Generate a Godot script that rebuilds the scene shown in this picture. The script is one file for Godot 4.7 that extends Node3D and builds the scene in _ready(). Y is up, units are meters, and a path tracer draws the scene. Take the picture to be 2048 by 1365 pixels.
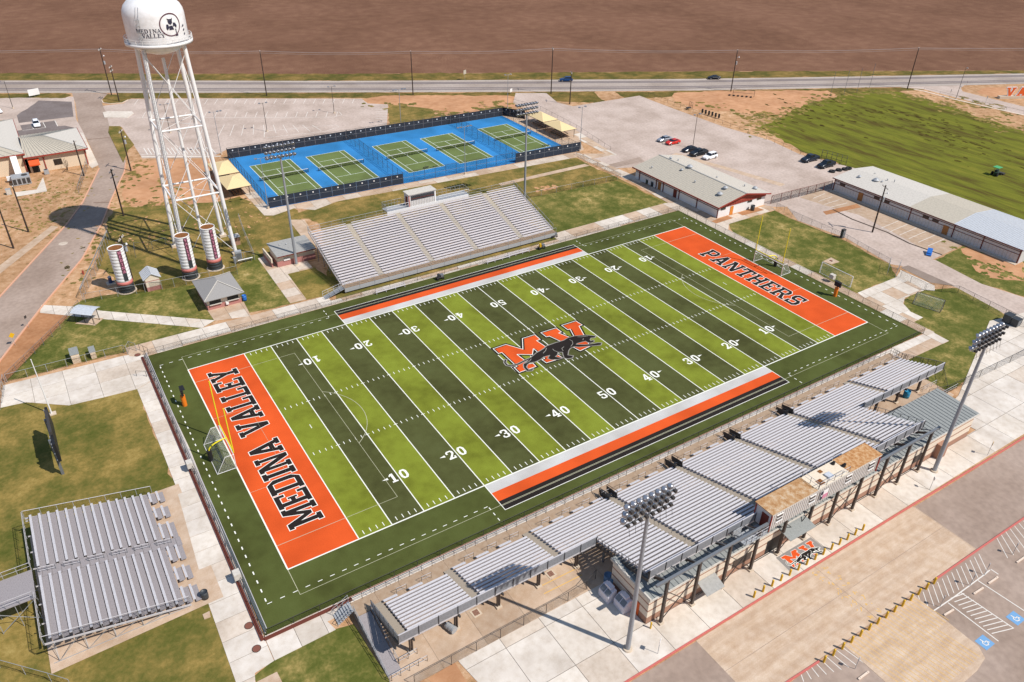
extends Node3D

const ORD := ["first", "second", "third", "fourth", "fifth", "sixth", "seventh", "eighth", "ninth", "tenth", "eleventh", "twelfth", "thirteenth", "fourteenth", "fifteenth", "sixteenth", "seventeenth", "eighteenth", "nineteenth", "twentieth"]
var M := {}
var boxes := {}
var cyls := {}
var used := {}
var rng := RandomNumberGenerator.new()

# ---------- naming and scene tree ----------
func numbered(called: String) -> String:
	var n: int = used.get(called, 0)
	used[called] = n + 1
	return called if n == 0 else "%s_%03d" % [called, n]

func thing(called: String, label: String, category: String, at := Vector3.ZERO, group := "", turn := 0.0) -> Node3D:
	var o := Node3D.new()
	o.name = numbered(called)
	add_child(o, true)
	o.position = at
	o.rotation.y = turn
	o.set_meta("label", label)
	o.set_meta("category", category)
	if group != "":
		o.set_meta("group", group)
	return o

func copy_of(o: Node3D, at: Vector3, turn: float, label: String) -> Node3D:
	var c: Node3D = o.duplicate()
	var base: String = o.name
	c.name = numbered(base)
	add_child(c, true)
	c.position = at
	c.rotation.y = turn
	c.set_meta("label", label)
	return c

func setting(called: String) -> Node3D:
	var o := Node3D.new()
	o.name = numbered(called)
	add_child(o, true)
	o.set_meta("kind", "structure")
	return o

# world transform in, local transform out
func put(parent: Node3D, called: String, mesh: Mesh, m: Material, xf := Transform3D.IDENTITY) -> MeshInstance3D:
	var o := MeshInstance3D.new()
	o.name = called
	o.mesh = mesh
	o.material_override = m
	parent.add_child(o, true)
	if parent == self:
		o.name = numbered(called)
		o.transform = xf
	else:
		o.transform = parent.global_transform.affine_inverse() * xf
	return o

func tag(o: Node3D, label: String, category: String, group := "") -> Node3D:
	o.set_meta("label", label)
	o.set_meta("category", category)
	if group != "":
		o.set_meta("group", group)
	return o

# ---------- primitive parts, all in world coordinates ----------
func box(parent: Node3D, called: String, m: Material, c: Vector3, s: Vector3, ry := 0.0) -> MeshInstance3D:
	var k := Vector3(snappedf(s.x, 0.001), snappedf(s.y, 0.001), snappedf(s.z, 0.001))
	if not boxes.has(k):
		var b := BoxMesh.new()
		b.size = k
		boxes[k] = b
	return put(parent, called, boxes[k], m, Transform3D(Basis(Vector3.UP, ry), c))

func along(a: Vector3, b: Vector3) -> Basis:
	var y := (b - a).normalized()
	var h := Vector3.RIGHT if absf(y.x) < 0.9 else Vector3.FORWARD
	if absf(y.y) < 0.99:
		h = Vector3.UP
	var x := h.cross(y).normalized()
	return Basis(x, y, x.cross(y))

# a beam of section w (sideways) by h (upright) from a to b
func bar(parent: Node3D, called: String, m: Material, a: Vector3, b: Vector3, w: float, h: float) -> MeshInstance3D:
	var k := Vector3(w, snappedf(a.distance_to(b), 0.01), h)
	if not boxes.has(k):
		var bm := BoxMesh.new()
		bm.size = k
		boxes[k] = bm
	return put(parent, called, boxes[k], m, Transform3D(along(a, b), (a + b) * 0.5))

func pipe(parent: Node3D, called: String, m: Material, a: Vector3, b: Vector3, r: float, r2 := -1.0, seg := 8) -> MeshInstance3D:
	if r2 < 0.0:
		r2 = r
	var k := Vector4(snappedf(r, 0.001), snappedf(r2, 0.001), snappedf(a.distance_to(b), 0.01), seg)
	if not cyls.has(k):
		var cm := CylinderMesh.new()
		cm.bottom_radius = k.x
		cm.top_radius = k.y
		cm.height = k.z
		cm.radial_segments = seg
		cm.rings = 0
		cyls[k] = cm
	return put(parent, called, cyls[k], m, Transform3D(along(a, b), (a + b) * 0.5))

func v3(p: Vector2, y := 0.0) -> Vector3:
	return Vector3(p.x, y, p.y)

func pv(a: Array) -> PackedVector2Array:
	var o := PackedVector2Array()
	for i in range(0, a.size(), 2):
		o.append(Vector2(a[i], a[i + 1]))
	return o

func rect(x0: float, z0: float, x1: float, z1: float) -> PackedVector2Array:
	return pv([x0, z0, x1, z0, x1, z1, x0, z1])

# ---------- flat and extruded polygons ----------
func tri(st: SurfaceTool, a: Vector3, b: Vector3, c: Vector3, n := Vector3.ZERO) -> void:
	var nn := (c - a).cross(b - a).normalized() if n == Vector3.ZERO else n
	for p: Vector3 in [a, b, c]:
		st.set_normal(nn)
		st.set_uv(Vector2(p.x, p.z))
		st.set_uv2(Vector2(p.x, p.z))
		st.add_vertex(p)

func quad(st: SurfaceTool, a: Vector3, b: Vector3, c: Vector3, d: Vector3) -> void:
	tri(st, a, b, c)
	tri(st, a, c, d)

func new_st() -> SurfaceTool:
	var st := SurfaceTool.new()
	st.begin(Mesh.PRIMITIVE_TRIANGLES)
	return st

func flat_into(st: SurfaceTool, poly: PackedVector2Array, y: float) -> void:
	var ix := Geometry2D.triangulate_polygon(poly)
	for i in range(0, ix.size(), 3):
		var a := v3(poly[ix[i]], y)
		var b := v3(poly[ix[i + 1]], y)
		var c := v3(poly[ix[i + 2]], y)
		if (c - a).cross(b - a).y < 0.0:
			tri(st, a, c, b, Vector3.UP)
		else:
			tri(st, a, b, c, Vector3.UP)

func slab_into(st: SurfaceTool, poly: PackedVector2Array, y0: float, y1: float) -> void:
	flat_into(st, poly, y1)
	var p := poly
	if Geometry2D.is_polygon_clockwise(p):
		p = p.duplicate()
		p.reverse()
	for i in p.size():
		var a := p[i]
		var b := p[(i + 1) % p.size()]
		quad(st, v3(a, y0), v3(a, y1), v3(b, y1), v3(b, y0))

func sheet(parent: Node3D, called: String, poly: PackedVector2Array, y: float, m: Material) -> MeshInstance3D:
	var st := new_st()
	flat_into(st, poly, y)
	var o := put(parent, called, st.commit(), m)
	if parent == self:
		o.set_meta("kind", "structure")
	return o

func slab(parent: Node3D, called: String, poly: PackedVector2Array, y0: float, y1: float, m: Material) -> MeshInstance3D:
	var st := new_st()
	slab_into(st, poly, y0, y1)
	var o := put(parent, called, st.commit(), m)
	if parent == self:
		o.set_meta("kind", "structure")
	return o

# a paved area poured in bays: every bay is a slab of its own with an open joint round it
func paved(called: String, poly: PackedVector2Array, cx: float, cz: float, y: float, mats: Array, joint := 0.05, ox := 0.0, oz := 0.0) -> Node3D:
	var root := setting(called)
	sheet(root, "joint_bed", poly, y - 0.02 if y > 0.03 else 0.004, M.joint)
	var lo := poly[0]
	var hi := poly[0]
	for p in poly:
		lo = lo.min(p)
		hi = hi.max(p)
	var k := 0
	var x := lo.x - ox
	while x < hi.x:
		var z := lo.y - oz
		while z < hi.y:
			var cell := rect(x + joint * 0.5, z + joint * 0.5, x + cx - joint * 0.5, z + cz - joint * 0.5)
			for piece in Geometry2D.intersect_polygons(poly, cell):
				if absf(area(piece)) > 0.05:
					slab(root, "slab", piece, 0.0, y + rng.randf() * 0.004, mats[(k * 7 + int(rng.randf() * 3.0)) % mats.size()])
			k += 1
			z += cz
		x += cx
	return root

func area(p: PackedVector2Array) -> float:
	var s := 0.0
	for i in p.size():
		s += p[i].cross(p[(i + 1) % p.size()])
	return s * 0.5

# solid with the outline (in a frame's own x, y) swept along the frame's z
func prism(outline: PackedVector2Array, depth: float, xf := Transform3D.IDENTITY) -> ArrayMesh:
	var st := new_st()
	var ix := Geometry2D.triangulate_polygon(outline)
	var f := func(p: Vector2, z: float) -> Vector3: return xf * Vector3(p.x, p.y, z)
	for s in [0.0, depth]:
		for i in range(0, ix.size(), 3):
			var a: Vector3 = f.call(outline[ix[i]], s)
			var b: Vector3 = f.call(outline[ix[i + 1]], s)
			var c: Vector3 = f.call(outline[ix[i + 2]], s)
			var want: Vector3 = xf.basis.z * (1.0 if s > 0.0 else -1.0) * signf(depth)
			if (c - a).cross(b - a).dot(want) < 0.0:
				tri(st, a, c, b)
			else:
				tri(st, a, b, c)
	var p := outline
	var cw := Geometry2D.is_polygon_clockwise(p)
	for i in p.size():
		var a: Vector3 = f.call(p[i], 0.0)
		var b: Vector3 = f.call(p[(i + 1) % p.size()], 0.0)
		var c: Vector3 = f.call(p[(i + 1) % p.size()], depth)
		var d: Vector3 = f.call(p[i], depth)
		if cw != (depth < 0.0):
			quad(st, a, b, c, d)
		else:
			quad(st, a, d, c, b)
	return st.commit()

func lathe(profile: PackedVector2Array, seg := 32) -> ArrayMesh:
	var st := new_st()
	st.set_smooth_group(0)
	for i in profile.size() - 1:
		for k in seg:
			var a0 := TAU * k / seg
			var a1 := TAU * (k + 1) / seg
			var p := profile[i]
			var q := profile[i + 1]
			var va := Vector3(cos(a0) * p.x, p.y, sin(a0) * p.x)
			var vb := Vector3(cos(a1) * p.x, p.y, sin(a1) * p.x)
			var vc := Vector3(cos(a1) * q.x, q.y, sin(a1) * q.x)
			var vd := Vector3(cos(a0) * q.x, q.y, sin(a0) * q.x)
			for v: Vector3 in [va, vd, vc, va, vc, vb]:
				st.set_uv(Vector2(v.x, v.y))
				st.add_vertex(v)
	st.generate_normals()
	return st.commit()

func strip(pts: PackedVector2Array, w: float) -> PackedVector2Array:
	var l := PackedVector2Array()
	var r := PackedVector2Array()
	for i in pts.size():
		var d := Vector2.ZERO
		if i > 0:
			d += (pts[i] - pts[i - 1]).normalized()
		if i < pts.size() - 1:
			d += (pts[i + 1] - pts[i]).normalized()
		var n := d.normalized().orthogonal() * w * 0.5
		l.append(pts[i] + n)
		r.append(pts[i] - n)
	r.reverse()
	l.append_array(r)
	return l

# ---------- outlines of letters: strokes joined into one outline with holes ----------
func join(strokes: Array) -> Dictionary:
	var outs: Array = []
	var holes: Array = []
	for s: PackedVector2Array in strokes:
		var nh: Array = []
		for h: PackedVector2Array in holes:
			nh.append_array(Geometry2D.clip_polygons(h, s))
		holes = nh
		var acc := s
		var rest: Array = []
		for q: PackedVector2Array in outs:
			var res := Geometry2D.merge_polygons(acc, q)
			var o: Array = []
			var hs: Array = []
			for r in res:
				if Geometry2D.is_polygon_clockwise(r):
					hs.append(r)
				else:
					o.append(r)
			if o.size() == 1:
				acc = o[0]
				holes.append_array(hs)
			else:
				rest.append(q)
		rest.append(acc)
		outs = rest
	return {"outs": outs, "holes": holes}

func fill_into(st: SurfaceTool, outs: Array, holes: Array, y: float) -> void:
	var pieces := outs.duplicate()
	for h: PackedVector2Array in holes:
		var hh := h.duplicate()
		if Geometry2D.is_polygon_clockwise(hh):
			hh.reverse()
		var cx := 0.0
		for p in hh:
			cx += p.x / hh.size()
		var nxt: Array = []
		for p: PackedVector2Array in pieces:
			if Geometry2D.intersect_polygons(p, hh).is_empty():
				nxt.append(p)
				continue
			for side in [rect(cx - 500.0, -500, cx, 500), rect(cx, -500, cx + 500.0, 500)]:
				for part_ in Geometry2D.intersect_polygons(p, side):
					nxt.append_array(Geometry2D.clip_polygons(part_, hh))
		pieces = nxt
	for p: PackedVector2Array in pieces:
		if not Geometry2D.is_polygon_clockwise(p):
			flat_into(st, p, y)

func moved(polys: Array, t: Transform2D) -> Array:
	var o: Array = []
	for p: PackedVector2Array in polys:
		o.append(t * p)
	return o

func grown(polys: Array, d: float) -> Array:
	var o: Array = []
	for p: PackedVector2Array in polys:
		var q := p
		if Geometry2D.is_polygon_clockwise(q):
			q = q.duplicate()
			q.reverse()
		o.append_array(Geometry2D.offset_polygon(q, d, Geometry2D.JOIN_MITER))
	return o

func rc(a: float, b: float, c: float, d: float) -> PackedVector2Array:
	return pv([a, b, c, b, c, d, a, d])

# block letters with slab serifs, height 1
func glyph(ch: String) -> Array:
	var S := [rc(.08, 0, .29, 1)]
	match ch:
		"I":
			return [.42, [rc(.1, 0, .32, 1), rc(0, 0, .42, .15), rc(0, .85, .42, 1)]]
		"E":
			return [.8, S + [rc(0, 0, .78, .15), rc(0, .85, .78, 1), rc(.28, .43, .5, .57), rc(.64, 0, .78, .3), rc(.64, .7, .78, 1), rc(.42, .36, .52, .64)]]
		"L":
			return [.78, S + [rc(0, .85, .4, 1), rc(0, 0, .76, .15), rc(.6, 0, .76, .35)]]
		"T":
			return [.84, [rc(.31, 0, .53, 1), rc(0, .84, .84, 1), rc(0, .64, .15, 1), rc(.69, .64, .84, 1), rc(.19, 0, .65, .15)]]
		"H":
			return [.94, S + [rc(.65, 0, .86, 1), rc(.28, .41, .66, .58), rc(0, 0, .38, .14), rc(.56, 0, .94, .14), rc(0, .86, .38, 1), rc(.56, .86, .94, 1)]]
		"N":
			return [.94, [rc(.08, 0, .26, 1), rc(.68, 0, .86, 1), pv([.08, 1, .3, 1, .86, 0, .62, 0]), rc(0, 0, .36, .14), rc(0, .86, .3, 1), rc(.58, .86, .94, 1)]]
		"M":
			return [1.12, [rc(.08, 0, .28, 1), rc(.84, 0, 1.04, 1), pv([.08, 1, .3, 1, .66, .22, .48, .22]), pv([1.04, 1, .82, 1, .46, .22, .64, .22]), rc(0, 0, .38, .14), rc(.74, 0, 1.12, .14), rc(0, .86, .3, 1), rc(.82, .86, 1.12, 1)]]
		"A":
			return [.96, [pv([.06, 0, .26, 0, .6, 1, .36, 1]), pv([.9, 0, .68, 0, .36, 1, .6, 1]), rc(.24, .22, .72, .38), rc(0, 0, .38, .14), rc(.56, 0, .96, .14)]]
		"V":
			return [.96, [pv([.06, 1, .28, 1, .6, 0, .36, 0]), pv([.9, 1, .68, 1, .36, 0, .6, 0]), rc(0, .86, .38, 1), rc(.58, .86, .96, 1)]]
		"Y":
			return [.94, [pv([.05, 1, .28, 1, .58, .4, .36, .4]), pv([.89, 1, .66, 1, .36, .4, .58, .4]), rc(.36, 0, .58, .45), rc(.22, 0, .72, .15), rc(0, .86, .38, 1), rc(.56, .86, .94, 1)]]
		"D":
			return [.9, S + [rc(0, 0, .66, .16), rc(0, .84, .66, 1), rc(.66, .22, .88, .78), pv([.6, 0, .66, 0, .88, .22, .66, .32]), pv([.6, 1, .66, 1, .88, .78, .66, .68])]]
		"P":
			return [.86, S + [rc(0, 0, .42, .15), rc(0, .85, .66, 1), rc(.28, .38, .66, .54), rc(.62, .56, .84, .82), pv([.6, 1, .66, 1, .84, .82, .62, .74]), pv([.6, .38, .66, .38, .84, .56, .62, .64])]]
		"R":
			return [.96, S + [rc(0, 0, .4, .15), rc(0, .85, .66, 1), rc(.28, .42, .66, .56), rc(.62, .6, .84, .82), pv([.6, 1, .66, 1, .84, .82, .62, .76]), pv([.6, .42, .66, .42, .84, .6, .62, .66]), pv([.42, .5, .62, .5, .92, .0, .68, .0]), rc(.62, 0, .96, .14)]]
		"S":
			return [.84, [rc(.18, .84, .66, 1), rc(.18, 0, .66, .16), rc(.18, .42, .66, .58), rc(.04, .6, .26, .84), rc(.58, .16, .8, .4), rc(.64, .66, .8, 1), rc(.04, 0, .2, .34), pv([.04, .84, .18, 1, .3, 1, .3, .8]), pv([.04, .6, .18, .42, .34, .42, .26, .62]), pv([.8, .4, .66, .58, .5, .58, .58, .38]), pv([.8, .16, .66, 0, .54, 0, .54, .2])]]
		"0":
			return [.8, [rc(.02, .24, .24, .76), rc(.54, .24, .76, .76), rc(.2, .86, .58, 1), rc(.2, 0, .58, .14), pv([.02, .76, .2, 1, .36, .9, .24, .68]), pv([.76, .76, .58, 1, .42, .9, .54, .68]), pv([.02, .24, .2, 0, .36, .1, .24, .32]), pv([.76, .24, .58, 0, .42, .1, .54, .32])]]
		"1":
			return [.62, [rc(.2, 0, .44, 1), rc(.04, 0, .6, .14), pv([.2, 1, .02, .82, .02, .72, .24, .78])]]
		"2":
			return [.8, [rc(.18, .86, .6, 1), rc(.54, .58, .76, .84), rc(.02, .66, .2, .86), rc(.02, 0, .76, .16), rc(.62, 0, .76, .3), pv([.54, .6, .76, .6, .34, .12, .06, .12]), pv([.02, .86, .18, 1, .3, 1, .2, .82]), pv([.76, .84, .6, 1, .5, 1, .54, .8])]]
		"3":
			return [.8, [rc(.18, .86, .6, 1), rc(.18, 0, .6, .14), rc(.3, .44, .6, .57), rc(.54, .58, .74, .86), rc(.54, .14, .76, .42), rc(.02, .68, .2, .88), rc(.02, .12, .2, .32), pv([.02, .88, .18, 1, .3, 1, .2, .84]), pv([.02, .12, .18, 0, .3, 0, .2, .16]), pv([.74, .86, .6, 1, .5, 1, .54, .8]), pv([.76, .14, .6, 0, .5, 0, .54, .2]), pv([.74, .6, .6, .44, .5, .5, .54, .64]), pv([.76, .4, .6, .57, .5, .5, .54, .38])]]
		"4":
			return [.84, [rc(.46, 0, .66, 1), rc(0, .24, .82, .38), rc(.32, 0, .8, .13), pv([.46, 1, .6, 1, .22, .34, .0, .34])]]
		"5":
			return [.8, [rc(.06, .84, .72, 1), rc(.06, .48, .24, .9), rc(.2, .48, .6, .62), rc(.54, .16, .76, .48), rc(.18, 0, .6, .14), rc(.02, .12, .2, .32), pv([.76, .46, .6, .62, .46, .62, .54, .42]), pv([.76, .16, .6, 0, .5, 0, .54, .2]), pv([.02, .12, .18, 0, .3, 0, .2, .16])]]
	return [.4, []]

# writes a word flat on the ground; at = start of the baseline, right and up are ground directions of one letter height
func write_flat(parent: Node3D, word: String, at: Vector2, right: Vector2, up: Vector2, h: float, hx: float, gap: float, y: float, ink: Material, edge: Material, edge_w: float) -> void:
	var x := 0.0
	for ch in word:
		if ch == " ":
			x += 0.62
			continue
		var g := glyph(ch)
		var t := Transform2D(right * hx, up * h, at + right * x * hx)
		var u := join(moved_ccw(g[1], t))
		if edge:
			var so := new_st()
			fill_into(so, grown(u.outs, edge_w), grown(u.holes, -edge_w), y)
			put(parent, "letter_outline", so.commit(), edge)
		var si := new_st()
		fill_into(si, u.outs, u.holes, y + 0.004)
		put(parent, "letter", si.commit(), ink)
		x += float(g[0]) + gap

func moved_ccw(polys: Array, t: Transform2D) -> Array:
	var o: Array = []
	for p: PackedVector2Array in polys:
		var q: PackedVector2Array = t * p
		if Geometry2D.is_polygon_clockwise(q):
			q.reverse()
		o.append(q)
	return o

# upright lettering printed on a face: origin, right and up directions in space
func write_up(parent: Node3D, word: String, at: Vector3, right: Vector3, up: Vector3, h: float, m: Material, bold := true) -> MeshInstance3D:
	var f := SystemFont.new()
	f.font_names = PackedStringArray(["Droid Serif"])
	f.font_weight = 700 if bold else 400
	var t := TextMesh.new()
	t.text = word
	t.font = f
	t.font_size = 64
	t.pixel_size = h / 48.0
	t.depth = 0.02
	t.curve_step = 4.0
	return put(parent, "lettering", t, m, Transform3D(Basis(right, up, right.cross(up)), at))

# ---------- computed surfaces ----------
func noise_bytes(n: int, sd: int, freq: float, oct := 4, kind := FastNoiseLite.TYPE_SIMPLEX_SMOOTH) -> PackedByteArray:
	var f := FastNoiseLite.new()
	f.seed = sd
	f.frequency = freq
	f.noise_type = kind
	f.fractal_octaves = oct
	var im := f.get_seamless_image(n, n, false, false, 0.15)
	im.convert(Image.FORMAT_L8)
	return im.get_data()

func lut(stops: Array) -> PackedByteArray:
	var g := Gradient.new()
	g.offsets = PackedFloat32Array()
	g.colors = PackedColorArray()
	var of := PackedFloat32Array()
	var co := PackedColorArray()
	for i in range(0, stops.size(), 2):
		of.append(stops[i])
		co.append(Color(stops[i + 1]))
	g.offsets = of
	g.colors = co
	var o := PackedByteArray()
	for i in 256:
		var c := g.sample(i / 255.0)
		o.append(c.r8)
		o.append(c.g8)
		o.append(c.b8)
	return o

# layers: [[seed, frequency, weight], ...]
func tex(n: int, layers: Array, stops: Array, gain := 1.0) -> ImageTexture:
	var L: Array = []
	for l in layers:
		L.append([noise_bytes(n, l[0], l[1], int(l[3]) if l.size() > 3 else 4), float(l[2])])
	var t := lut(stops)
	var d := PackedByteArray()
	d.resize(n * n * 3)
	var j := 0
	for i in n * n:
		var v := 0.0
		for l in L:
			v += (l[0][i] - 128) * l[1]
		var k := clampi(int(128.0 + v * gain), 0, 255) * 3
		d[j] = t[k]
		d[j + 1] = t[k + 1]
		d[j + 2] = t[k + 2]
		j += 3
	var im := Image.create_from_data(n, n, false, Image.FORMAT_RGB8, d)
	im.generate_mipmaps()
	return ImageTexture.create_from_image(im)

func plain(c: String, rough := 0.8, metal := 0.0) -> StandardMaterial3D:
	var m := StandardMaterial3D.new()
	m.albedo_color = Color(c)
	m.roughness = rough
	m.metallic = metal
	return m

# a surface looked up by its place on the ground: fine tile of a metres, wide tile of b metres multiplied in
func earth(fine: Texture2D, a: float, wide: Texture2D = null, b := 60.0, rough := 0.95, tint := "ffffff") -> StandardMaterial3D:
	var m := StandardMaterial3D.new()
	m.albedo_texture = fine
	m.albedo_color = Color(tint)
	m.uv1_scale = Vector3(1.0 / a, 1.0 / a, 1.0 / a)
	m.roughness = rough
	m.metallic_specular = 0.25
	if wide:
		m.detail_enabled = true
		m.detail_blend_mode = BaseMaterial3D.BLEND_MODE_MUL
		m.detail_uv_layer = BaseMaterial3D.DETAIL_UV_2
		m.uv2_scale = Vector3(1.0 / b, 1.0 / b, 1.0 / b)
		m.detail_albedo = wide
	return m

# the same on upright or oddly turned things
func clad(t: Texture2D, a: float, rough := 0.8, tint := "ffffff", metal := 0.0) -> StandardMaterial3D:
	var m := StandardMaterial3D.new()
	m.albedo_texture = t
	m.albedo_color = Color(tint)
	m.uv1_triplanar = true
	m.uv1_world_triplanar = true
	m.uv1_scale = Vector3(1.0 / a, 1.0 / a, 1.0 / a)
	m.roughness = rough
	m.metallic = metal
	return m

func link_mat(c: String, wire: float, tile: float) -> StandardMaterial3D:
	var n := 64
	var im := Image.create(n, n, false, Image.FORMAT_RGBA8)
	for y in n:
		for x in n:
			var u := fposmod((x + y) / float(n), 0.5) * 2.0
			var v := fposmod((x - y) / float(n), 0.5) * 2.0
			var on := minf(minf(u, 1.0 - u), minf(v, 1.0 - v)) < wire * 0.5
			im.set_pixel(x, y, Color(1, 1, 1, 1.0 if on else 0.0))
	var m := StandardMaterial3D.new()
	m.albedo_texture = ImageTexture.create_from_image(im)
	m.albedo_color = Color(c)
	m.roughness = 0.75
	m.transparency = BaseMaterial3D.TRANSPARENCY_ALPHA
	m.cull_mode = BaseMaterial3D.CULL_DISABLED
	m.uv1_scale = Vector3(1.0 / tile, 1.0 / tile, 1.0)
	return m

func make_materials() -> void:
	rng.seed = 20240
	var soft := tex(512, [[5, 0.006, 1.0]], [0.0, "dcd8d4", 0.5, "f0eeec", 1.0, "ffffff"], 1.0)
	var blotch := tex(1024, [[9, 0.006, 0.6], [10, 0.022, 0.45], [49, 0.09, 0.35, 3]], [0.0, "708a58", 0.33, "869c6e", 0.52, "a0ae88", 0.7, "c2c6a8", 0.88, "e4e0cc", 1.0, "ffffff"], 1.2)
	var lawn_f := tex(1024, [[21, 0.02, 0.2], [46, 0.06, 0.3], [22, 0.18, 0.7, 2]], [0.0, "7c7444", 0.3, "9a8a58", 0.5, "b09c68", 0.75, "c0ac7a", 1.0, "d4c294"], 0.95)
	var dry_f := tex(1024, [[23, 0.006, 0.6], [47, 0.022, 0.4], [24, 0.09, 0.3, 3]], [0.0, "7c9a70", 0.3, "9cae90", 0.5, "bcc2ac", 0.72, "e0dccc", 1.0, "ffffff"], 1.1)
	var dirt_f := tex(1024, [[25, 0.008, 0.7], [48, 0.03, 0.35], [26, 0.12, 0.5, 2]], [0.0, "77714e", 0.18, "998866", 0.34, "bd9e7c", 0.6, "cdb091", 0.8, "d8c1a6", 1.0, "e2d2be"], 1.0)
	var plow_f := tex(1024, [[27, 0.01, 0.2], [28, 0.17, 0.85, 2]], [0.0, "503629", 0.3, "6c4d3d", 0.55, "7f5f4c", 0.78, "927059", 0.9, "b89678", 1.0, "e2c6a8"], 1.05)
	var turf_f := tex(512, [[29, 0.02, 0.3], [30, 0.2, 0.7, 2]], [0.0, "c8c8c2", 0.5, "ebebe8", 1.0, "ffffff"], 1.1)
	var asph_f := tex(512, [[31, 0.012, 0.5], [32, 0.22, 0.5, 2]], [0.0, "aaa49f", 0.5, "c4bdb8", 1.0, "d8d2cc"], 0.9)
	var conc_f := tex(1024, [[33, 0.008, 0.6], [34, 0.05, 0.25, 3], [35, 0.25, 0.25, 2]], [0.0, "b8a996", 0.25, "d2c8bc", 0.5, "dcd4ca", 1.0, "e8e2da"], 0.9)
	var tan_f := tex(512, [[36, 0.01, 0.6], [37, 0.08, 0.35, 3]], [0.0, "bfa68a", 0.4, "cdb9a2", 0.7, "d8c8b4", 1.0, "e2d6c6"], 0.9)
	var rust_f := tex(512, [[38, 0.012, 0.7], [39, 0.06, 0.4, 3]], [0.0, "96693c", 0.35, "b48b5e", 0.55, "c2a27c", 0.75, "cdb89c", 1.0, "d8ccba"], 1.0)
	var metal_f := tex(256, [[40, 0.02, 0.6], [41, 0.15, 0.4, 2]], [0.0, "c4c4c4", 0.5, "e8e8e8", 1.0, "ffffff"], 1.0)
	var wall_f := tex(256, [[42, 0.02, 0.6], [43, 0.12, 0.4, 2]], [0.0, "dcd8d2", 0.5, "f2f0ec", 1.0, "ffffff"], 1.0)
	var mow := tex(512, [[44, 0.012, 0.9], [45, 0.05, 0.5]], [0.0, "80806a", 0.3, "90a072", 0.5, "9cb476", 0.7, "a4be78", 1.0, "b6c88a"], 1.2)
	var turf_w := tex(512, [[50, 0.008, 0.7], [51, 0.04, 0.35]], [0.0, "c6c0b4", 0.4, "e6e2da", 0.65, "f4f2ec", 1.0, "ffffff"], 1.2)
	var streak := tex(512, [[52, 0.01, 0.8], [53, 0.04, 0.4]], [0.0, "e2dcd8", 0.4, "eee9e5", 0.65, "f8f5f2", 1.0, "ffffff"], 0.9)
	# ground
	M.ground = earth(dirt_f, 23.0, soft, 90.0, 0.95, "f6e4d4")
	M.dirt = earth(dirt_f, 17.0, soft, 45.0, 0.95, "ffe2cc")
	M.orange_dirt = earth(tan_f, 13.0, soft, 40.0, 0.95, "f2c8aa")
	M.plow = earth(plow_f, 75.0, soft, 190.0, 1.0, "fffaf6")
	M.lawn = earth(lawn_f, 8.0, blotch, 61.0)
	M.lawn_dry = earth(lawn_f, 9.0, dry_f, 57.0, 0.95, "f4e8d8")
	M.verge = earth(lawn_f, 11.0, dry_f, 71.0, 0.95, "dccfbc")
	M.mown = earth(lawn_f, 9.0, mow, 60.0, 0.95, "f6f2d0")
	M.mown.uv2_scale = Vector3(1.0 / 30.0, 1.0 / 160.0, 1.0)
	M.asphalt = earth(asph_f, 7.0, soft, 40.0, 0.95, "dccabd")
	M.asphalt_old = earth(asph_f, 6.0, soft, 33.0, 0.95, "fff0e6")
	M.asphalt_dark = earth(asph_f, 5.0, soft, 25.0, 0.95, "a8a0a0")
	M.highway = earth(asph_f, 6.0, soft, 60.0, 0.95, "e2d8d0")
	M.wheel_track = earth(asph_f, 3.0, soft, 30.0, 0.95, "a09aa0")
	M.conc = earth(conc_f, 9.0, soft, 31.0, 0.9, "fffcf8")
	M.conc2 = earth(conc_f, 7.0, soft, 23.0, 0.9, "f6eee6")
	M.conc3 = earth(conc_f, 11.0, soft, 19.0, 0.9, "fffdfb")
	M.conc_tan = earth(tan_f, 8.0, soft, 27.0, 0.9, "f4eae4")
	M.conc_road = earth(tan_f, 9.0, streak, 33.0, 0.9, "f6efeb")
	M.conc_grey = earth(tan_f, 7.0, soft, 27.0, 0.9, "e6dcd6")
	M.gravel = earth(asph_f, 2.0, soft, 20.0, 1.0, "c0b2a8")
	M.brown_path = earth(tan_f, 5.0, soft, 20.0, 0.95, "d8ac8c")
	M.joint = plain("6a5f54", 1.0)
	M.tyre_mark = earth(asph_f, 3.0, soft, 9.0, 0.95, "b8a090")
	M.slot = plain("45382e", 0.9)
	M.conc_road.uv2_scale = Vector3(1.0 / 70.0, 1.0 / 7.0, 1.0)
	# turf and paint on it
	M.turf = earth(turf_f, 2.3, turf_w, 47.0, 0.9, "5c6434")
	M.turf_dark = earth(turf_f, 2.1, turf_w, 41.0, 0.9, "5c6038")
	M.turf_light = earth(turf_f, 2.2, turf_w, 43.0, 0.9, "8c9735")
	M.turf_orange = earth(turf_f, 2.0, soft, 31.0, 0.9, "f0622c")
	M.turf_white = earth(turf_f, 1.7, soft, 27.0, 0.9, "d8d6d4")
	M.turf_black = earth(turf_f, 1.9, soft, 27.0, 0.9, "302a28")
	M.turf_grey = earth(turf_f, 1.9, soft, 27.0, 0.9, "a8a49e")
	M.line = plain("e9e7dc", 0.9)
	M.thin_line = plain("b5b294", 0.9)
	M.court_blue = earth(turf_f, 3.0, soft, 30.0, 0.8, "3f92d6")
	M.court_green = earth(turf_f, 2.6, soft, 30.0, 0.8, "778650")
	M.court_line = plain("dfe6da", 0.8)
	M.lot_line = plain("d9d2c8", 0.9)
	M.lot_yellow = plain("d6ab5e", 0.9)
	M.lot_blue = plain("6f9cc4", 0.9)
	M.kerb_red = clad(wall_f, 1.5, 0.85, "cc6e66")
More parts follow.
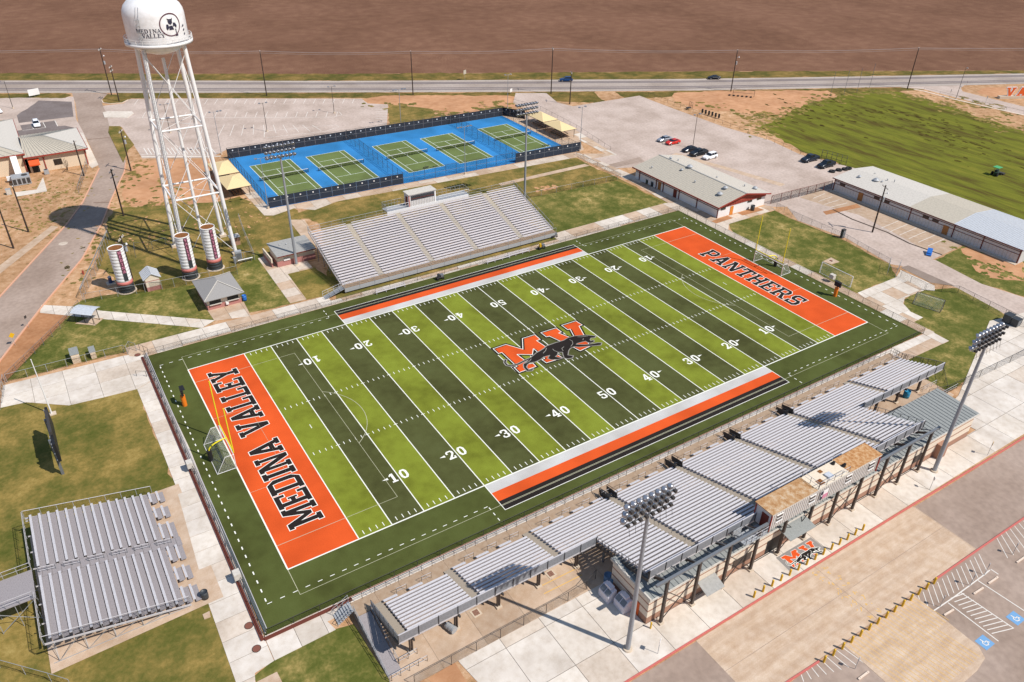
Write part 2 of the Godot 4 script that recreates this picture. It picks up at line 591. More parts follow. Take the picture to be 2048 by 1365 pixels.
	M.kerb = clad(conc_f, 2.0, 0.9, "fff0e4")
	M.kerb_rose = clad(conc_f, 2.0, 0.9, "f2bfa4")
	# metal and building stuff
	M.alu = clad(metal_f, 1.3, 0.65, "cfcbcd")
	M.alu_pale = clad(metal_f, 1.7, 0.7, "dad2d2")
	M.alu_deck = clad(metal_f, 1.1, 0.7, "a29a9a")
	M.step_tan = clad(metal_f, 0.9, 0.7, "a89a88")
	M.galv = clad(metal_f, 0.8, 0.55, "b4b6b8", 0.15)
	M.steel = clad(metal_f, 0.9, 0.55, "8a8e92", 0.4)
	M.steel_dark = clad(metal_f, 0.9, 0.6, "4a4644", 0.2)
	M.steel_brown = clad(metal_f, 0.9, 0.6, "52453e", 0.1)
	M.panel = clad(metal_f, 2.0, 0.6, "8f9196", 0.1)
	M.black = plain("1c1b1c", 0.6)
	M.rubber = plain("151517", 0.8)
	M.wood_pole = clad(wall_f, 0.7, 0.95, "3d3029")
	M.wire = plain("aaa6a4", 0.6)
	M.white = clad(wall_f, 1.1, 0.55, "f0eff0")
	M.white_gloss = clad(wall_f, 5.0, 0.3, "f4f4f6")
	M.ice_white = clad(wall_f, 0.9, 0.45, "e4e0ea")
	M.cream = clad(wall_f, 1.5, 0.85, "e2cfb6")
	M.block_cream = clad(wall_f, 1.2, 0.9, "e4d6c4")
	M.brick_pink = clad(wall_f, 0.9, 0.9, "b8807a")
	M.brick_brown = clad(wall_f, 0.9, 0.9, "a8806c")
	M.red_trim = clad(wall_f, 1.3, 0.7, "9c3b2e")
	M.red_panel = clad(wall_f, 1.3, 0.7, "a84a3c")
	M.maroon = clad(wall_f, 1.2, 0.6, "6e2418")
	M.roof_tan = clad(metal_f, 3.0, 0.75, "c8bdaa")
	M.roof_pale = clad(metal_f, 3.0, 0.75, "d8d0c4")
	M.roof_white = clad(metal_f, 3.0, 0.55, "d0d4da")
	M.roof_grey = clad(metal_f, 3.0, 0.8, "a9a7a2")
	M.roof_slate = clad(metal_f, 1.7, 0.75, "9a9c98")
	M.shingle = clad(metal_f, 1.2, 0.9, "a29e9a")
	M.rust_roof = clad(rust_f, 6.0, 0.85, "f0e8e0")
	M.rust_pale = clad(conc_f, 3.0, 0.85, "fff6e6")
	M.rust_top = clad(rust_f, 3.0, 0.9, "a8804e")
	M.orange = clad(wall_f, 1.2, 0.6, "e06220")
	M.orange_door = clad(wall_f, 1.2, 0.6, "dd8a34")
	M.brown_door = clad(wall_f, 1.2, 0.6, "a8713c")
	M.yellow = clad(wall_f, 0.7, 0.55, "e0b21c")
	M.goal_yellow = clad(wall_f, 0.9, 0.5, "f0e02a")
	M.blue_bin = plain("2468b8", 0.5)
	M.green_roof = plain("4ea466", 0.5)
	M.canvas = clad(wall_f, 2.0, 0.9, "ecd2a0")
	M.canvas.backlight = Color(0.25, 0.2, 0.12)
	M.glass = plain("12161c", 0.12)
	M.glass.metallic_specular = 0.9
	M.screen = clad(wall_f, 1.4, 0.9, "2e3038")
	M.screen_navy = clad(wall_f, 1.4, 0.9, "252f40")
	M.lamp_metal = clad(metal_f, 0.6, 0.3, "c8c8cc", 0.75)
	M.lamp_glass = plain("8a8e90", 0.15, 0.3)
	M.galv_pole = clad(metal_f, 0.7, 0.5, "a8abb0", 0.2)
	M.link = link_mat("a9adad", 0.09, 0.12)
	M.link_dark = link_mat("2e2d2a", 0.12, 0.12)
	M.link_red = link_mat("b0604c", 0.2, 0.12)
	M.net_white = link_mat("d0d0c8", 0.1, 0.16)
	M.net_black = link_mat("20221e", 0.3, 0.1)
	M.tank_black = clad(metal_f, 1.5, 0.5, "3f4347", 0.1)
	M.tank_rose = clad(wall_f, 1.5, 0.6, "d07a74")
	M.plum = plain("5c3440", 0.6)
	M.navy = plain("28263a", 0.6)
	M.print_pink = plain("c88098", 0.6)
	M.awning = plain("d8521c", 0.7)
	M.concrete_up = clad(conc_f, 2.0, 0.9, "e8dccc")
	M.conc_tan_up = clad(tan_f, 4.0, 0.9, "c6b9ad")
	M.rail_brown = plain("7c4c3c", 0.6)
	M.white_rib = clad(wall_f, 1.6, 0.6, "d4d2d4")
	M.step_pale = clad(metal_f, 0.9, 0.7, "d0c4b4")
	M.roof_seam = clad(metal_f, 1.1, 0.6, "70767a", 0.2)
	M.wood_arm = clad(wall_f, 0.7, 0.9, "b8b0a4")
	M.rail_brown_c = clad(wall_f, 0.9, 0.9, "6b3426")
	M.orange_pad = plain("e07818", 0.6)
	M.blue_teal = plain("1e7fa4", 0.5)
	M.blue_dull = plain("5f7d9c", 0.6)
	M.green_bin = plain("2c3c30", 0.6)
	M.tyre_streak = earth(tan_f, 5.0, soft, 15.0, 0.92, "f5e8df")
	M.rust_orange = clad(rust_f, 4.0, 0.85, "f6dfc4")
	M.mown_dark = earth(lawn_f, 7.0, mow, 30.0, 0.95, "b8a488")
	M.lawn_mid = earth(lawn_f, 7.0, dry_f, 31.0, 0.95, "fff4e4")
	M.alu_home = clad(metal_f, 1.3, 0.65, "dad5d6")
	M.deck_home = clad(metal_f, 1.1, 0.7, "a59d9d")
	M.lawn_mix = earth(lawn_f, 8.0, dry_f, 73.0, 0.95, "ece6ce")

func setup_view() -> void:
	var cam := Camera3D.new()
	cam.name = "camera"
	cam.fov = 47.2587
	cam.near = 0.5
	cam.far = 3000.0
	cam.position = Vector3(-67.3693, 74.2748, 91.944)
	cam.rotation = Vector3(-0.574135, -0.577463, 0.018007)
	add_child(cam)
	cam.current = true
	var we := WorldEnvironment.new()
	we.name = "world_environment"
	var e := Environment.new()
	e.background_mode = Environment.BG_SKY
	var sky := Sky.new()
	var sm := ProceduralSkyMaterial.new()
	sm.sky_top_color = Color("7894bc")
	sm.sky_horizon_color = Color("ccd2da")
	sm.sky_curve = 0.12
	sm.ground_bottom_color = Color("8a7460")
	sm.ground_horizon_color = Color("b0a08c")
	sm.sun_angle_max = 0.0
	sky.sky_material = sm
	e.sky = sky
	e.background_energy_multiplier = 0.9
	e.tonemap_mode = Environment.TONE_MAPPER_LINEAR
	e.tonemap_exposure = 1.0
	e.sdfgi_enabled = true
	e.ssao_enabled = true
	e.ssil_enabled = true
	we.environment = e
	add_child(we)
	var sun := DirectionalLight3D.new()
	sun.name = "sun"
	sun.light_energy = 1.6
	sun.light_color = Color("fffaf3")
	sun.light_angular_distance = 0.5
	sun.shadow_enabled = true
	add_child(sun)
	var to_sun := Vector3(0.525 * cos(deg_to_rad(50.0)), sin(deg_to_rad(50.0)), 0.851 * cos(deg_to_rad(50.0)))
	sun.look_at_from_position(to_sun * 100.0, Vector3.ZERO)

func kerb(called: String, pts: PackedVector2Array, w: float, h: float, m: Material, closed := false) -> void:
	var root := setting(called)
	var n := pts.size() - (0 if closed else 1)
	for i in n:
		var a := pts[i]
		var b := pts[(i + 1) % pts.size()]
		slab(root, "kerb_stone", strip(PackedVector2Array([a, b]), w), 0.0, h, m)

func lines(parent: Node3D, called: String, a0: Vector2, a1: Vector2, b0: Vector2, b1: Vector2, n: int, w: float, y: float, m: Material) -> void:
	for i in n:
		var t := i / float(n - 1)
		sheet(parent, called, strip(PackedVector2Array([a0.lerp(a1, t), b0.lerp(b1, t)]), w), y, m)

func path_line(parent: Node3D, called: String, pts: PackedVector2Array, w: float, y: float, m: Material) -> void:
	sheet(parent, called, strip(pts, w), y, m)

func build_ground() -> void:
	sheet(self, "ground", rect(-900, -900, 900, 900), 0.0, M.ground)
	# beyond the highway
	sheet(self, "plowed_field", pv([-437, -449, -66.9, -249.1, 37.5, -190.2, 154.5, -129.5, 273.5, -65.3, 640, 115, 900, -300, 400, -900, -437, -900]), 0.006, M.plow)
	sheet(self, "roadside_grass", ragged(pv([-437, -449, -66.9, -249.1, 37.5, -190.2, 154.5, -129.5, 273.5, -65.3, 640, 115, 632, 128, 268.6, -62.7, 146.7, -121.3, 33.9, -181.1, -67.6, -238.5, -440, -441]), 0.5), 0.01, M.verge)
	var hw := sheet(self, "highway", pv([-440, -441, -67.6, -238.5, -15.4, -209.4, 33.9, -181.1, 85.5, -153.8, 146.7, -121.3, 204.6, -93, 268.6, -62.7, 632, 118, 622, 131, 253.4, -54, 207.5, -74.7, 165, -95.3, 135.5, -109.4, 77.2, -140.4, 28.3, -167.1, -19.1, -193, -68.8, -221, -448, -427]), 0.016, M.highway)
	for k in [0.2, 0.29, 0.66, 0.78]:
		var a := PackedVector2Array()
		var far := pv([-440, -441, -67.6, -238.5, -15.4, -209.4, 33.9, -181.1, 85.5, -153.8, 146.7, -121.3, 204.6, -93, 268.6, -62.7, 632, 118])
		var near := pv([-448, -427, -68.8, -221, -19.1, -193, 28.3, -167.1, 77.2, -140.4, 135.5, -109.4, 190, -83.3, 253.4, -54, 622, 131])
		for i in far.size():
			a.append(far[i].lerp(near[i], k))
		path_line(hw, "wheel_track", a, 0.9, 0.021, M.wheel_track)
	for k in [0.07, 0.93]:
		var a := PackedVector2Array()
		var far := pv([-440, -441, -67.6, -238.5, -15.4, -209.4, 33.9, -181.1, 85.5, -153.8, 146.7, -121.3, 204.6, -93, 268.6, -62.7, 632, 118])
		var near := pv([-448, -427, -68.8, -221, -19.1, -193, 28.3, -167.1, 77.2, -140.4, 135.5, -109.4, 190, -83.3, 253.4, -54, 622, 131])
		for i in far.size():
			a.append(far[i].lerp(near[i], k))
		path_line(hw, "edge_line", a, 0.22, 0.021, M.lot_line)
	sheet(self, "roadside_grass", ragged(pv([-35.54, -202.3, 28.04, -166.55, 76.84, -139.82, 106.45, -124.63, 100.76, -111.79, 74.96, -130.41, 25.76, -160.89, -34.6, -194.26]), 0.5), 0.005, M.verge)
	sheet(self, "roadside_grass", ragged(pv([112.19, -120.68, 135.31, -109.15, 206.91, -74.25, 214.83, -67.52, 184.3, -74.33, 131.75, -105.36, 110.4, -110.4]), 0.5), 0.005, M.verge)
	sheet(self, "roadside_grass", ragged(pv([-80.01, -226.63, -50.54, -210.05, -48.95, -207.09, -51.24, -204.32, -80.22, -220.66]), 0.5), 0.02, M.verge)
	# dusty ground
	sheet(self, "bare_earth", ragged(pv([32.64, -155.49, 41.77, -155.03, 77.11, -135.13, 79.81, -126.54, 79.2, -124.59, 68.62, -121.69, 49.76, -121.91, 47.49, -133.68, 42.49, -140.88, 35.1, -140.71, 32.11, -150.09]), 0.7), 0.008, M.orange_dirt)
	sheet(self, "dry_lawn", ragged(pv([37.26, -145.61, 43.03, -139.47, 47.49, -133.68, 45.49, -126.39, 38.38, -125.38, 28, -125.44]), 0.5), 0.012, M.lawn_dry)
	sheet(self, "bare_earth", ragged(pv([-41.22, -130.36, -25.08, -121.75, -25.38, -112.31, -31.28, -92.13, -42.02, -94.89, -51.55, -100.5, -49, -115.12, -45.76, -124.19, -44.18, -130.57]), 0.7), 0.008, M.orange_dirt)
	sheet(self, "bare_earth", ragged(pv([129.38, -109.36, 147.67, -102.84, 180.08, -84.64, 177.77, -78.43, 159.09, -74.83, 139.46, -70.79, 135.5, -77.24, 129.49, -84.96, 121.97, -91.41, 122.86, -102.23]), 0.7), 0.008, M.orange_dirt)
	sheet(self, "dry_lawn", ragged(pv([-53.93, -99.59, -51.58, -100.29, -41.79, -95.93, -31.63, -92.33, -26.55, -93.01, -23.48, -81.64, -21.07, -79.07, -17.68, -79.38, -18.88, -60.67, -23.06, -53.57, -35.08, -51.91, -47.27, -43.48, -57.37, -53.27, -61.79, -71.32, -58.23, -86.03]), 0.5), 0.009, M.lawn_dry)
	# west road and its lots
	sheet(self, "parking_lot", pv([-83.3, -222.72, -59.76, -209.45, -48.67, -204.58, -51.44, -177.62, -51.42, -159.06, -52.15, -147.67, -52.91, -154.75, -52.93, -168.01, -67.99, -168.58, -68.31, -187.24, -84.06, -192.38]), 0.012, M.asphalt_old)
	sheet(self, "asphalt_patch", pv([-58.97, -205.35, -50.06, -198.65, -51.76, -181.12, -66.52, -182.25, -66.37, -190.94, -64.84, -194.25, -63.04, -196.72, -61.92, -199.25, -60.39, -202.02]), 0.018, M.asphalt_dark)
	sheet(self, "asphalt_patch", pv([-67.72, -174.61, -55.22, -172.97, -53.22, -169.73, -52.91, -168.17, -60.99, -168.07, -67.94, -168.76]), 0.018, M.asphalt_dark)
	var bays := sheet(self, "parking_bays", pv([-66.37, -179.62, -57, -179.55, -56.98, -173.27, -66.3, -173.93]), 0.022, M.asphalt_dark)
	for q in [[Vector2(-63.47, -179.45), Vector2(-63.38, -173.82)], [Vector2(-60.35, -179.58), Vector2(-60.2, -173.73)], [Vector2(-57.12, -179.62), Vector2(-57.06, -173.32)], [Vector2(-66.3, -173.93), Vector2(-60.2, -173.73)]]:
		sheet(bays, "bay_line", strip(PackedVector2Array(q), 0.18), 0.027, M.lot_line)
	sheet(self, "road", pv([-48.62, -209.66, -38.49, -203.27, -41.45, -196.13, -42.28, -188.84, -42.5, -180.92, -44.08, -165.7, -44.3, -160.96, -45.51, -131.65, -47.27, -123.73, -53.23, -106.21, -57.41, -92.72, -63.63, -76.35, -72.62, -59.43, -80.58, -43.16, -90.59, -23.08, -96.52, -26.73, -84.29, -56.71, -78.97, -67.4, -64.19, -96.11, -59.2, -107.96, -52.26, -129.98, -51.9, -138.02, -51.38, -159.26, -51.41, -173.78, -49.18, -197.23]), 0.016, M.asphalt)
	kerb("kerb", pv([-45.65, -130.86, -47.27, -123.73, -53.23, -106.21, -57.41, -92.72, -63.63, -76.35, -72.62, -59.43, -80.58, -43.16, -90.59, -23.08]), 0.3, 0.13, M.kerb_rose)
	kerb("kerb", pv([-84.29, -56.71, -78.97, -67.4, -64.19, -96.11, -59.2, -107.96, -52.26, -129.98]), 0.3, 0.13, M.kerb_rose)
	sheet(self, "grass_island", pv([-41.54, -195.52, -38.83, -202.08, -33.56, -198.42, -31.74, -194.67, -34.09, -191.98, -36.37, -189.34, -39.86, -190.02, -41.59, -192.29]), 0.02, M.verge)
	kerb("kerb", pv([-41.54, -195.52, -41.59, -192.29, -39.86, -190.02, -36.37, -189.34, -34.09, -191.98]), 0.25, 0.13, M.kerb)
	var lot := sheet(self, "parking_lot", pv([-42.28, -188.84, -40.05, -188.85, -36.2, -188.6, -33.59, -193.02, -10.69, -180.78, 32.48, -156.08, 31.99, -150.02, 37.32, -145.69, 25.16, -120.58, 11.8, -126.11, -20.08, -127.89, -25.55, -123.63, -41.24, -132.28, -41.01, -163.39, -44.08, -165.7, -44.13, -174.17]), 0.014, M.asphalt_old)
	lines(lot, "stall_line", Vector2(-33.37, -185.59), Vector2(27.58, -152.43), Vector2(-31.16, -191.03), Vector2(30.26, -157.06), 23, 0.14, 0.02, M.lot_line)
	lines(lot, "stall_line", Vector2(-34.09, -169.7), Vector2(17.58, -141.47), Vector2(-31.98, -175.42), Vector2(20, -146.09), 20, 0.14, 0.02, M.lot_line)
	lines(lot, "stall_line", Vector2(-18.95, -140.39), Vector2(8.69, -130.66), Vector2(-14.33, -150.61), Vector2(8.26, -137.31), 10, 0.14, 0.02, M.lot_line)
	path_line(lot, "row_line", pv([-35.43, -170.47, 2.48, -149.26, 16.76, -141.53, 20, -142.55, 20.4, -145.65, 18.36, -147.02]), 0.16, 0.024, M.lot_line)
	path_line(lot, "row_line", pv([-7.66, -133.37, -6.55, -136.85, -4.3, -138.3, 14.26, -133.88, 14.75, -131.69, 9.33, -129.56, -7.16, -132.56]), 0.16, 0.024, M.lot_line)
	lines(lot, "stall_line", Vector2(31.54, -142.73), Vector2(23.49, -124.79), Vector2(34.96, -140.79), Vector2(26.14, -122.52), 9, 0.16, 0.02, M.lot_line)
	path_line(lot, "crossing_line", pv([-41.07, -135.67, -24.01, -125.79]), 0.2, 0.022, M.lot_line)
	path_line(lot, "crossing_line", pv([-41.22, -133.73, -22.79, -123.51]), 0.9, 0.02, M.conc)
	for i in 18:
		var t := i / 17.0
		sheet(lot, "crossing_line", strip(PackedVector2Array([Vector2(-39.25, -140.54).lerp(Vector2(-23.24, -132.28), t), Vector2(-39.38, -134.85).lerp(Vector2(-23.35, -126.2), t)]), 0.25), 0.026, M.lot_line)
	slab(self, "concrete_island", pv([-43.46, -181.12, -42.12, -181.81, -35.52, -178.06, -35.39, -175.5, -37.95, -171.5, -43.89, -175.29]), 0.0, 0.13, M.conc)
	slab(self, "grass_island", pv([-44.08, -165.7, -41.3, -164.11, -41.32, -159.24, -40.96, -144.76, -43.17, -141.23, -46.21, -131.18, -45.28, -159.93]), 0.0, 0.12, M.lawn_dry)
	path_line(self, "speed_bump", pv([-51.42, -155.93, -45.72, -154.91]), 0.35, 0.05, M.tyre_mark)
	path_line(self, "speed_bump", pv([-57.12, -106.37, -53.46, -104.69]), 0.35, 0.05, M.tyre_mark)
	sheet(self, "utility_pad", pv([-72.45, -122.72, -67.58, -122.04, -65.34, -130.22, -65.54, -119.53, -72.33, -119.47]), 0.05, M.conc)
	sheet(self, "sidewalk", pv([-52.54, -164.56, -51.61, -162.68, -51.94, -137.63, -52.06, -132.68, -53.84, -131, -54.19, -133.92]), 0.03, M.conc)
	sheet(self, "footpath", pv([-78.02, -81.75, -67.02, -97.26, -65.81, -95.81, -78.29, -77.63, -80.81, -74.62, -80.64, -77.79]), 0.02, M.conc_tan)
	sheet(self, "manhole_cover", oval(Vector2(-66.02, -86.07), 0.9), 0.024, M.conc2)
	# east lot, drive and practice field
	var east := sheet(self, "parking_lot", pv([81.11, -136.5, 90.4, -131.28, 87.17, -120.08, 89.09, -114.03, 116.67, -112.85, 116.44, -95.21, 116.93, -72.62, 119.55, -57.17, 117.38, -43.92, 121.66, -28.9, 108.56, -26.38, 88.28, -26.86, 82.01, -22.7, 81.31, -24.15, 80.74, -32.02, 69.83, -59.82, 61.82, -62.99, 63.88, -71.71, 71.96, -69.73, 74.86, -92.91, 76.7, -113.87, 73.71, -126.56]), 0.014, M.asphalt_old)
	sheet(east, "asphalt_patch", pv([63.43, -65.04, 76.28, -65.31, 75.28, -61.97, 64.21, -62.34]), 0.02, M.asphalt)
	path_line(east, "wheel_path", pv([86.59, -62.56, 90.76, -46.89, 94.75, -30.33]), 2.2, 0.019, M.conc_road)
	var drive := sheet(self, "drive", pv([92.08, -23.39, 100.74, -23.73, 102.21, -21.17, 101.63, 14.44, 89.01, 15.26, 89.55, 15.59, 87.77, 26.85, 89.58, 34.42, 88.99, 41.28, 78.38, 46.65, 78.9, 40.21, 80.36, 34.6, 81.87, 25.37, 80.71, 13.51, 79.47, 11.91, 82.11, -1.38, 80.35, -13.44, 84.77, -20.53]), 0.015, M.asphalt_old)
	sheet(self, "drive", pv([80.28, -24.06, 88.72, -27.25, 109.07, -26.79, 119.61, -30.1, 118.08, -27.28, 103.32, -21.96, 89.39, -22.4, 101.05, -23.98, 91.79, -23.15, 84.39, -20.36, 81.46, -21.98]), 0.0125, M.asphalt_old)
	sheet(drive, "parking_pad", pv([91.98, -22.63, 100.44, -23.48, 101.91, -20.93, 101.63, 14.44, 93.15, 15.01, 92.36, 10.2, 94.41, 0.52, 95.62, -8.07, 93.38, -15.46]), 0.02, M.conc_grey)
	for i in 5:
		var t := i / 4.0
		sheet(drive, "stall_line", strip(PackedVector2Array([Vector2(94.27, -20.47).lerp(Vector2(93.01, -12.6), t), Vector2(99.55, -21.06).lerp(Vector2(99.21, -12.02), t)]), 0.12), 0.025, M.lot_line)
	lines(drive, "stall_line", Vector2(93.73, -0.58), Vector2(94.34, 10.74), Vector2(100.72, -1.03), Vector2(101.41, 10.41), 6, 0.12, 0.025, M.lot_line)
	path_line(drive, "stall_line", pv([93.73, -0.58, 93.92, 2.28]), 0.12, 0.028, M.lot_line)
	path_line(drive, "gutter", pv([92.87, -13.45, 92.08, -7.22, 92.83, 1.64, 92.01, 7.76, 93.04, 14.95]), 0.5, 0.026, M.slot)
	sheet(drive, "gravel_patch", pv([79.93, 13.93, 82.23, 14.15, 82.25, 24.67, 79.31, 21.32]), 0.024, M.gravel)
	sheet(drive, "drainage_stain", pv([89.71, -13.8, 100.84, -12.62, 100.04, -10.76, 88.79, -12.1]), 0.026, M.brown_path)
	sheet(self, "practice_field", ragged(pv([123.18, -57.78, 126.24, -67.29, 139.46, -70.79, 162.39, -77.55, 178.83, -77.83, 195.77, -76.34, 201.57, -70.02, 200.78, -58.21, 199.69, -45.08, 197.35, -37.8, 195.26, -22.91, 200.24, 13.81, 81.94, 62.04, 120.36, 0.43, 120.35, -28.04, 120.88, -31.63, 119.69, -45.87]), 0.9), 0.01, M.mown)
	sheet(self, "drive", pv([207.29, -74.28, 220.6, -73.72, 235.33, -65.49, 226.18, -62.56, 222.4, -59.5, 222.78, -37.84, 220.88, -21.76, 210.6, -16.67, 212.79, -32.42, 212.65, -56.06, 212.5, -68.37, 208.28, -72.97]), 0.014, M.asphalt_old)
	kerb("kerb", pv([209.34, -70.14, 210.1, -66.77, 210.02, -54.44, 212.79, -32.42, 212.71, -17.72]), 0.9, 0.06, M.kerb)
	sheet(self, "bare_earth", ragged(pv([227.14, -57.2, 235.84, -58.28, 242.3, -54.66, 247.66, -48.64, 239.67, -44.37, 232.13, -47.19, 226.21, -49.12, 224.48, -54.35]), 0.7), 0.02, M.orange_dirt)
	sheet(self, "lawn", ragged(pv([89.55, 15.59, 101.01, 14.73, 102.48, 27.42, 102.52, 34.43, 89.65, 40.94, 89.93, 34.23, 87.77, 26.85]), 0.25), 0.012, M.lawn)
	sheet(self, "bare_earth", ragged(pv([99.45, 15.29, 103.56, 16.75, 103.27, 26.99, 96.36, 30.74, 91.79, 26.3, 94.32, 20.74]), 0.7), 0.018, M.orange_dirt)
	# lawns round the stadium
	sheet(self, "dry_lawn", ragged(pv([-19.28, -75.74, -6.87, -79.6, 61, -74.96, 60.61, -68.19, 61.04, -56.25, 61.07, -35.37, 30.04, -35.51, 29.86, -32.06, -26.81, -29.95, -23.5, -43.58, -15.82, -67.48]), 0.5), 0.011, M.lawn_dry)
	sheet(self, "lawn", ragged(pv([33.06, -56.76, 59.51, -54.36, 61.07, -35.37, 35.16, -35.32, 25.09, -38.45, 29.67, -47.98]), 0.25), 0.016, M.lawn)
	sheet(self, "lawn", ragged(pv([-80.32, -36.26, -68.8, -55.25, -66.13, -58.04, -59.7, -57.22, -52.51, -54.47, -46.42, -53.2, -38.58, -55.15, -31.97, -61.99, -30.92, -49.71, -23.31, -35.37, -26.88, -35.96, -30.66, -36.71, -40.85, -37.33, -47.24, -37.68, -49.67, -36.42, -58.92, -36.16, -62.64, -35.32]), 0.25), 0.014, M.lawn)
	sheet(self, "lawn", ragged(pv([-30.08, -48.36, -24.26, -48.38, -22.62, -38.41, -26.31, -35.9, -30.36, -36.54]), 0.2), 0.0145, M.lawn_mix)
	sheet(self, "brown_strip", pv([-73.34, -57.12, -68.87, -53.33, -80.31, -36.07, -81.73, -36.93, -81.38, -42.5]), 0.016, M.brown_path)
	sheet(self, "lawn", ragged(pv([-98.18, -41.41, -81.53, -28.9, -78.12, -28.43, -72.65, -24.21, -67.92, -23.7, -62.88, -23.24, -62.94, -4.87, -62.93, 2.4, -64.24, 24.15, -64.24, 36.03, -64.47, 44.31, -95.94, 24.61]), 0.25), 0.012, M.lawn_mix)
	sheet(self, "lawn", ragged(pv([-62.61, 36.27, -60.3, 35.5, -53.2, 35.3, -51.23, 35.76, -50.7, 43.83, -51.95, 49.16, -62.86, 42.34]), 0.25), 0.013, M.lawn)
	sheet(self, "lawn", ragged(pv([65.1, -20.43, 80.31, -20.25, 79.74, -15.29, 80.69, -1.19, 79.44, 11.84, 75.35, 16.2, 62.67, 16.25, 62.27, 3.38, 61.76, -15.67]), 0.25), 0.013, M.lawn)
	sheet(self, "lawn", ragged(pv([68.33, 22.81, 72.24, 22.02, 75.87, 22.58, 81.87, 25.37, 80.36, 34.6, 78.9, 40.21, 78.82, 44.94, 69.13, 45.51, 47.51, 44.85, 46.45, 40.05, 46.78, 35, 61.86, 36.13, 62.14, 29.53, 63.37, 27.29, 65.38, 24.84]), 0.25), 0.0135, M.lawn)
	sheet(self, "bare_earth", ragged(pv([-47.36, 46.21, -43.96, 45.95, -44.03, 48.71, -46.52, 48.33]), 0.7), 0.016, M.orange_dirt)
	# concrete round the field
	var cc := [M.conc, M.conc2, M.conc3]
	paved("plaza", pv([-80.76, -35.07, -62.97, -34.19, -59.73, -33.13, -59.81, -24.72, -62.96, -23.16, -67.93, -23.57, -72.68, -24.13, -78.11, -28.36, -81.53, -28.84]), 4.6, 3.6, 0.05, cc)
	paved("walkway", pv([-62.98, -23.06, -59.79, -24.59, -59.45, -4.11, -60.25, 32.1, -60.25, 35.6, -62.43, 35.97, -63.26, 39.26, -64.44, 38.53, -64.22, 24.16, -62.91, 2.39, -62.89, -4.93]), 8.0, 2.9, 0.05, cc)
	paved("walkway", pv([-60.2, 32.05, 47.6, 32.05, 60, 32.3, 60, 33.9, -53.6, 33.9, -53.2, 35.4, -60.2, 35.6]), 3.1, 6.0, 0.05, [M.conc3, M.conc])
	paved("walkway", pv([-62.3, -36.6, -50, -36.4, -26.5, -36, -26.5, -33.8, 26, -33.8, 26, -36.6, 60.4, -37, 62.4, -36, 62.4, 33, 60.15, 33, 60.15, -32.15, -60.6, -32.15, -62.3, -33.6]), 4.2, 4.3, 0.05, [M.conc2, M.conc, M.conc_tan])
	paved("footpath", pv([-72.83, -59.85, -68.09, -56.41, -63.56, -51.73, -47.04, -37.89, -49.65, -36.47, -64.03, -48.7, -73.35, -56.85]), 2.2, 3.0, 0.04, cc)
	paved("shelter_pad", pv([-68.49, -49.54, -66.36, -50.38, -63.79, -48.97, -65.55, -47]), 3.0, 3.0, 0.045, [M.conc_tan])
	paved("forecourt", pv([-47.26, -42.22, -40.62, -41.85, -41, -36.01, -47.11, -37.75, -47.15, -39.11]), 3.0, 3.0, 0.045, [M.conc2, M.conc_tan])
	paved("footpath", pv([-32.89, -58.11, -31.48, -58.44, -24.62, -51.63, -24.63, -48.23, -29.88, -48.42, -30.24, -36.69, -33.39, -36.84]), 3.0, 3.2, 0.045, [M.conc_tan, M.conc2])
	paved("footpath", pv([-21.04, -73.74, -17.83, -71.85, -19.81, -55.7, -20.46, -55.07, -20.66, -58.88, -21.49, -64.28]), 3.0, 4.0, 0.045, [M.conc_tan])
	paved("footpath", pv([-25.13, -97.88, -22.1, -98.06, -22.54, -82.01, -6.35, -80.9, 63.13, -77.44, 63.9, -74.88, 60.84, -73.94, -7.47, -78.12, -13.91, -76, -17.68, -79.38, -23.11, -77.78, -24.96, -78.87]), 4.0, 4.0, 0.04, [M.conc_tan, M.conc2])
	paved("footpath", pv([32.1, -68.34, 59.81, -68.65, 60.22, -66.9, 31.87, -66.73]), 4.0, 4.0, 0.04, [M.conc_tan])
	paved("footpath", pv([73.71, -126.56, 76.7, -113.87, 74.86, -92.91, 71.96, -69.73, 63.46, -71.16, 64.33, -75.44, 69.75, -72.31, 70.59, -87.13, 73.1, -108.61]), 4.0, 4.0, 0.04, [M.conc_tan, M.conc])
	paved("walkway", pv([61.41, -74.72, 64.32, -74.64, 65.77, -54.69, 64.64, -23.68, 61.45, -22.47, 59.92, -32.39, 60.98, -35.6, 62.25, -52.56]), 3.5, 3.5, 0.045, [M.conc_grey, M.conc2])
	paved("walkway", pv([64.64, -23.68, 80.44, -23.37, 81.27, -21.58, 80.54, -20.45, 64.9, -20.24, 61.37, -17.1, 61.45, -22.47]), 3.5, 3.5, 0.045, [M.conc_tan, M.conc2])
	sheet(self, "mulch_bed", pv([62.33, -23.37, 68.05, -23.86, 68.15, -22.09, 62.47, -21.87]), 0.07, M.brown_path)
	sheet(self, "mulch_bed", pv([71.19, -23.73, 77.88, -23.58, 78.15, -21.64, 71.21, -21.99]), 0.07, M.brown_path)
	paved("plaza", pv([62.82, 16.25, 75.18, 16.2, 78.83, 14.8, 75.12, 22.49, 69.18, 22.33, 66.83, 23.56, 65.26, 26.26, 65.39, 28.72, 62.35, 28.84, 61.96, 36.06, 49.26, 35.91, 49.45, 32.95, 60.3, 33, 62.4, 18]), 3.6, 3.6, 0.04, [M.conc, M.conc_tan])
	sheet(self, "concrete_ramp", pv([78.85, 14.56, 78.92, 20.52, 78.67, 22.51, 76.8, 23.72, 75.22, 22.32, 76.13, 16.67]), 0.05, M.conc)
	slab(self, "drain_pad", pv([68.02, 3.71, 71.07, 3.41, 70.88, 5.68, 68.42, 5.52]), 0.0, 0.08, M.conc_tan)
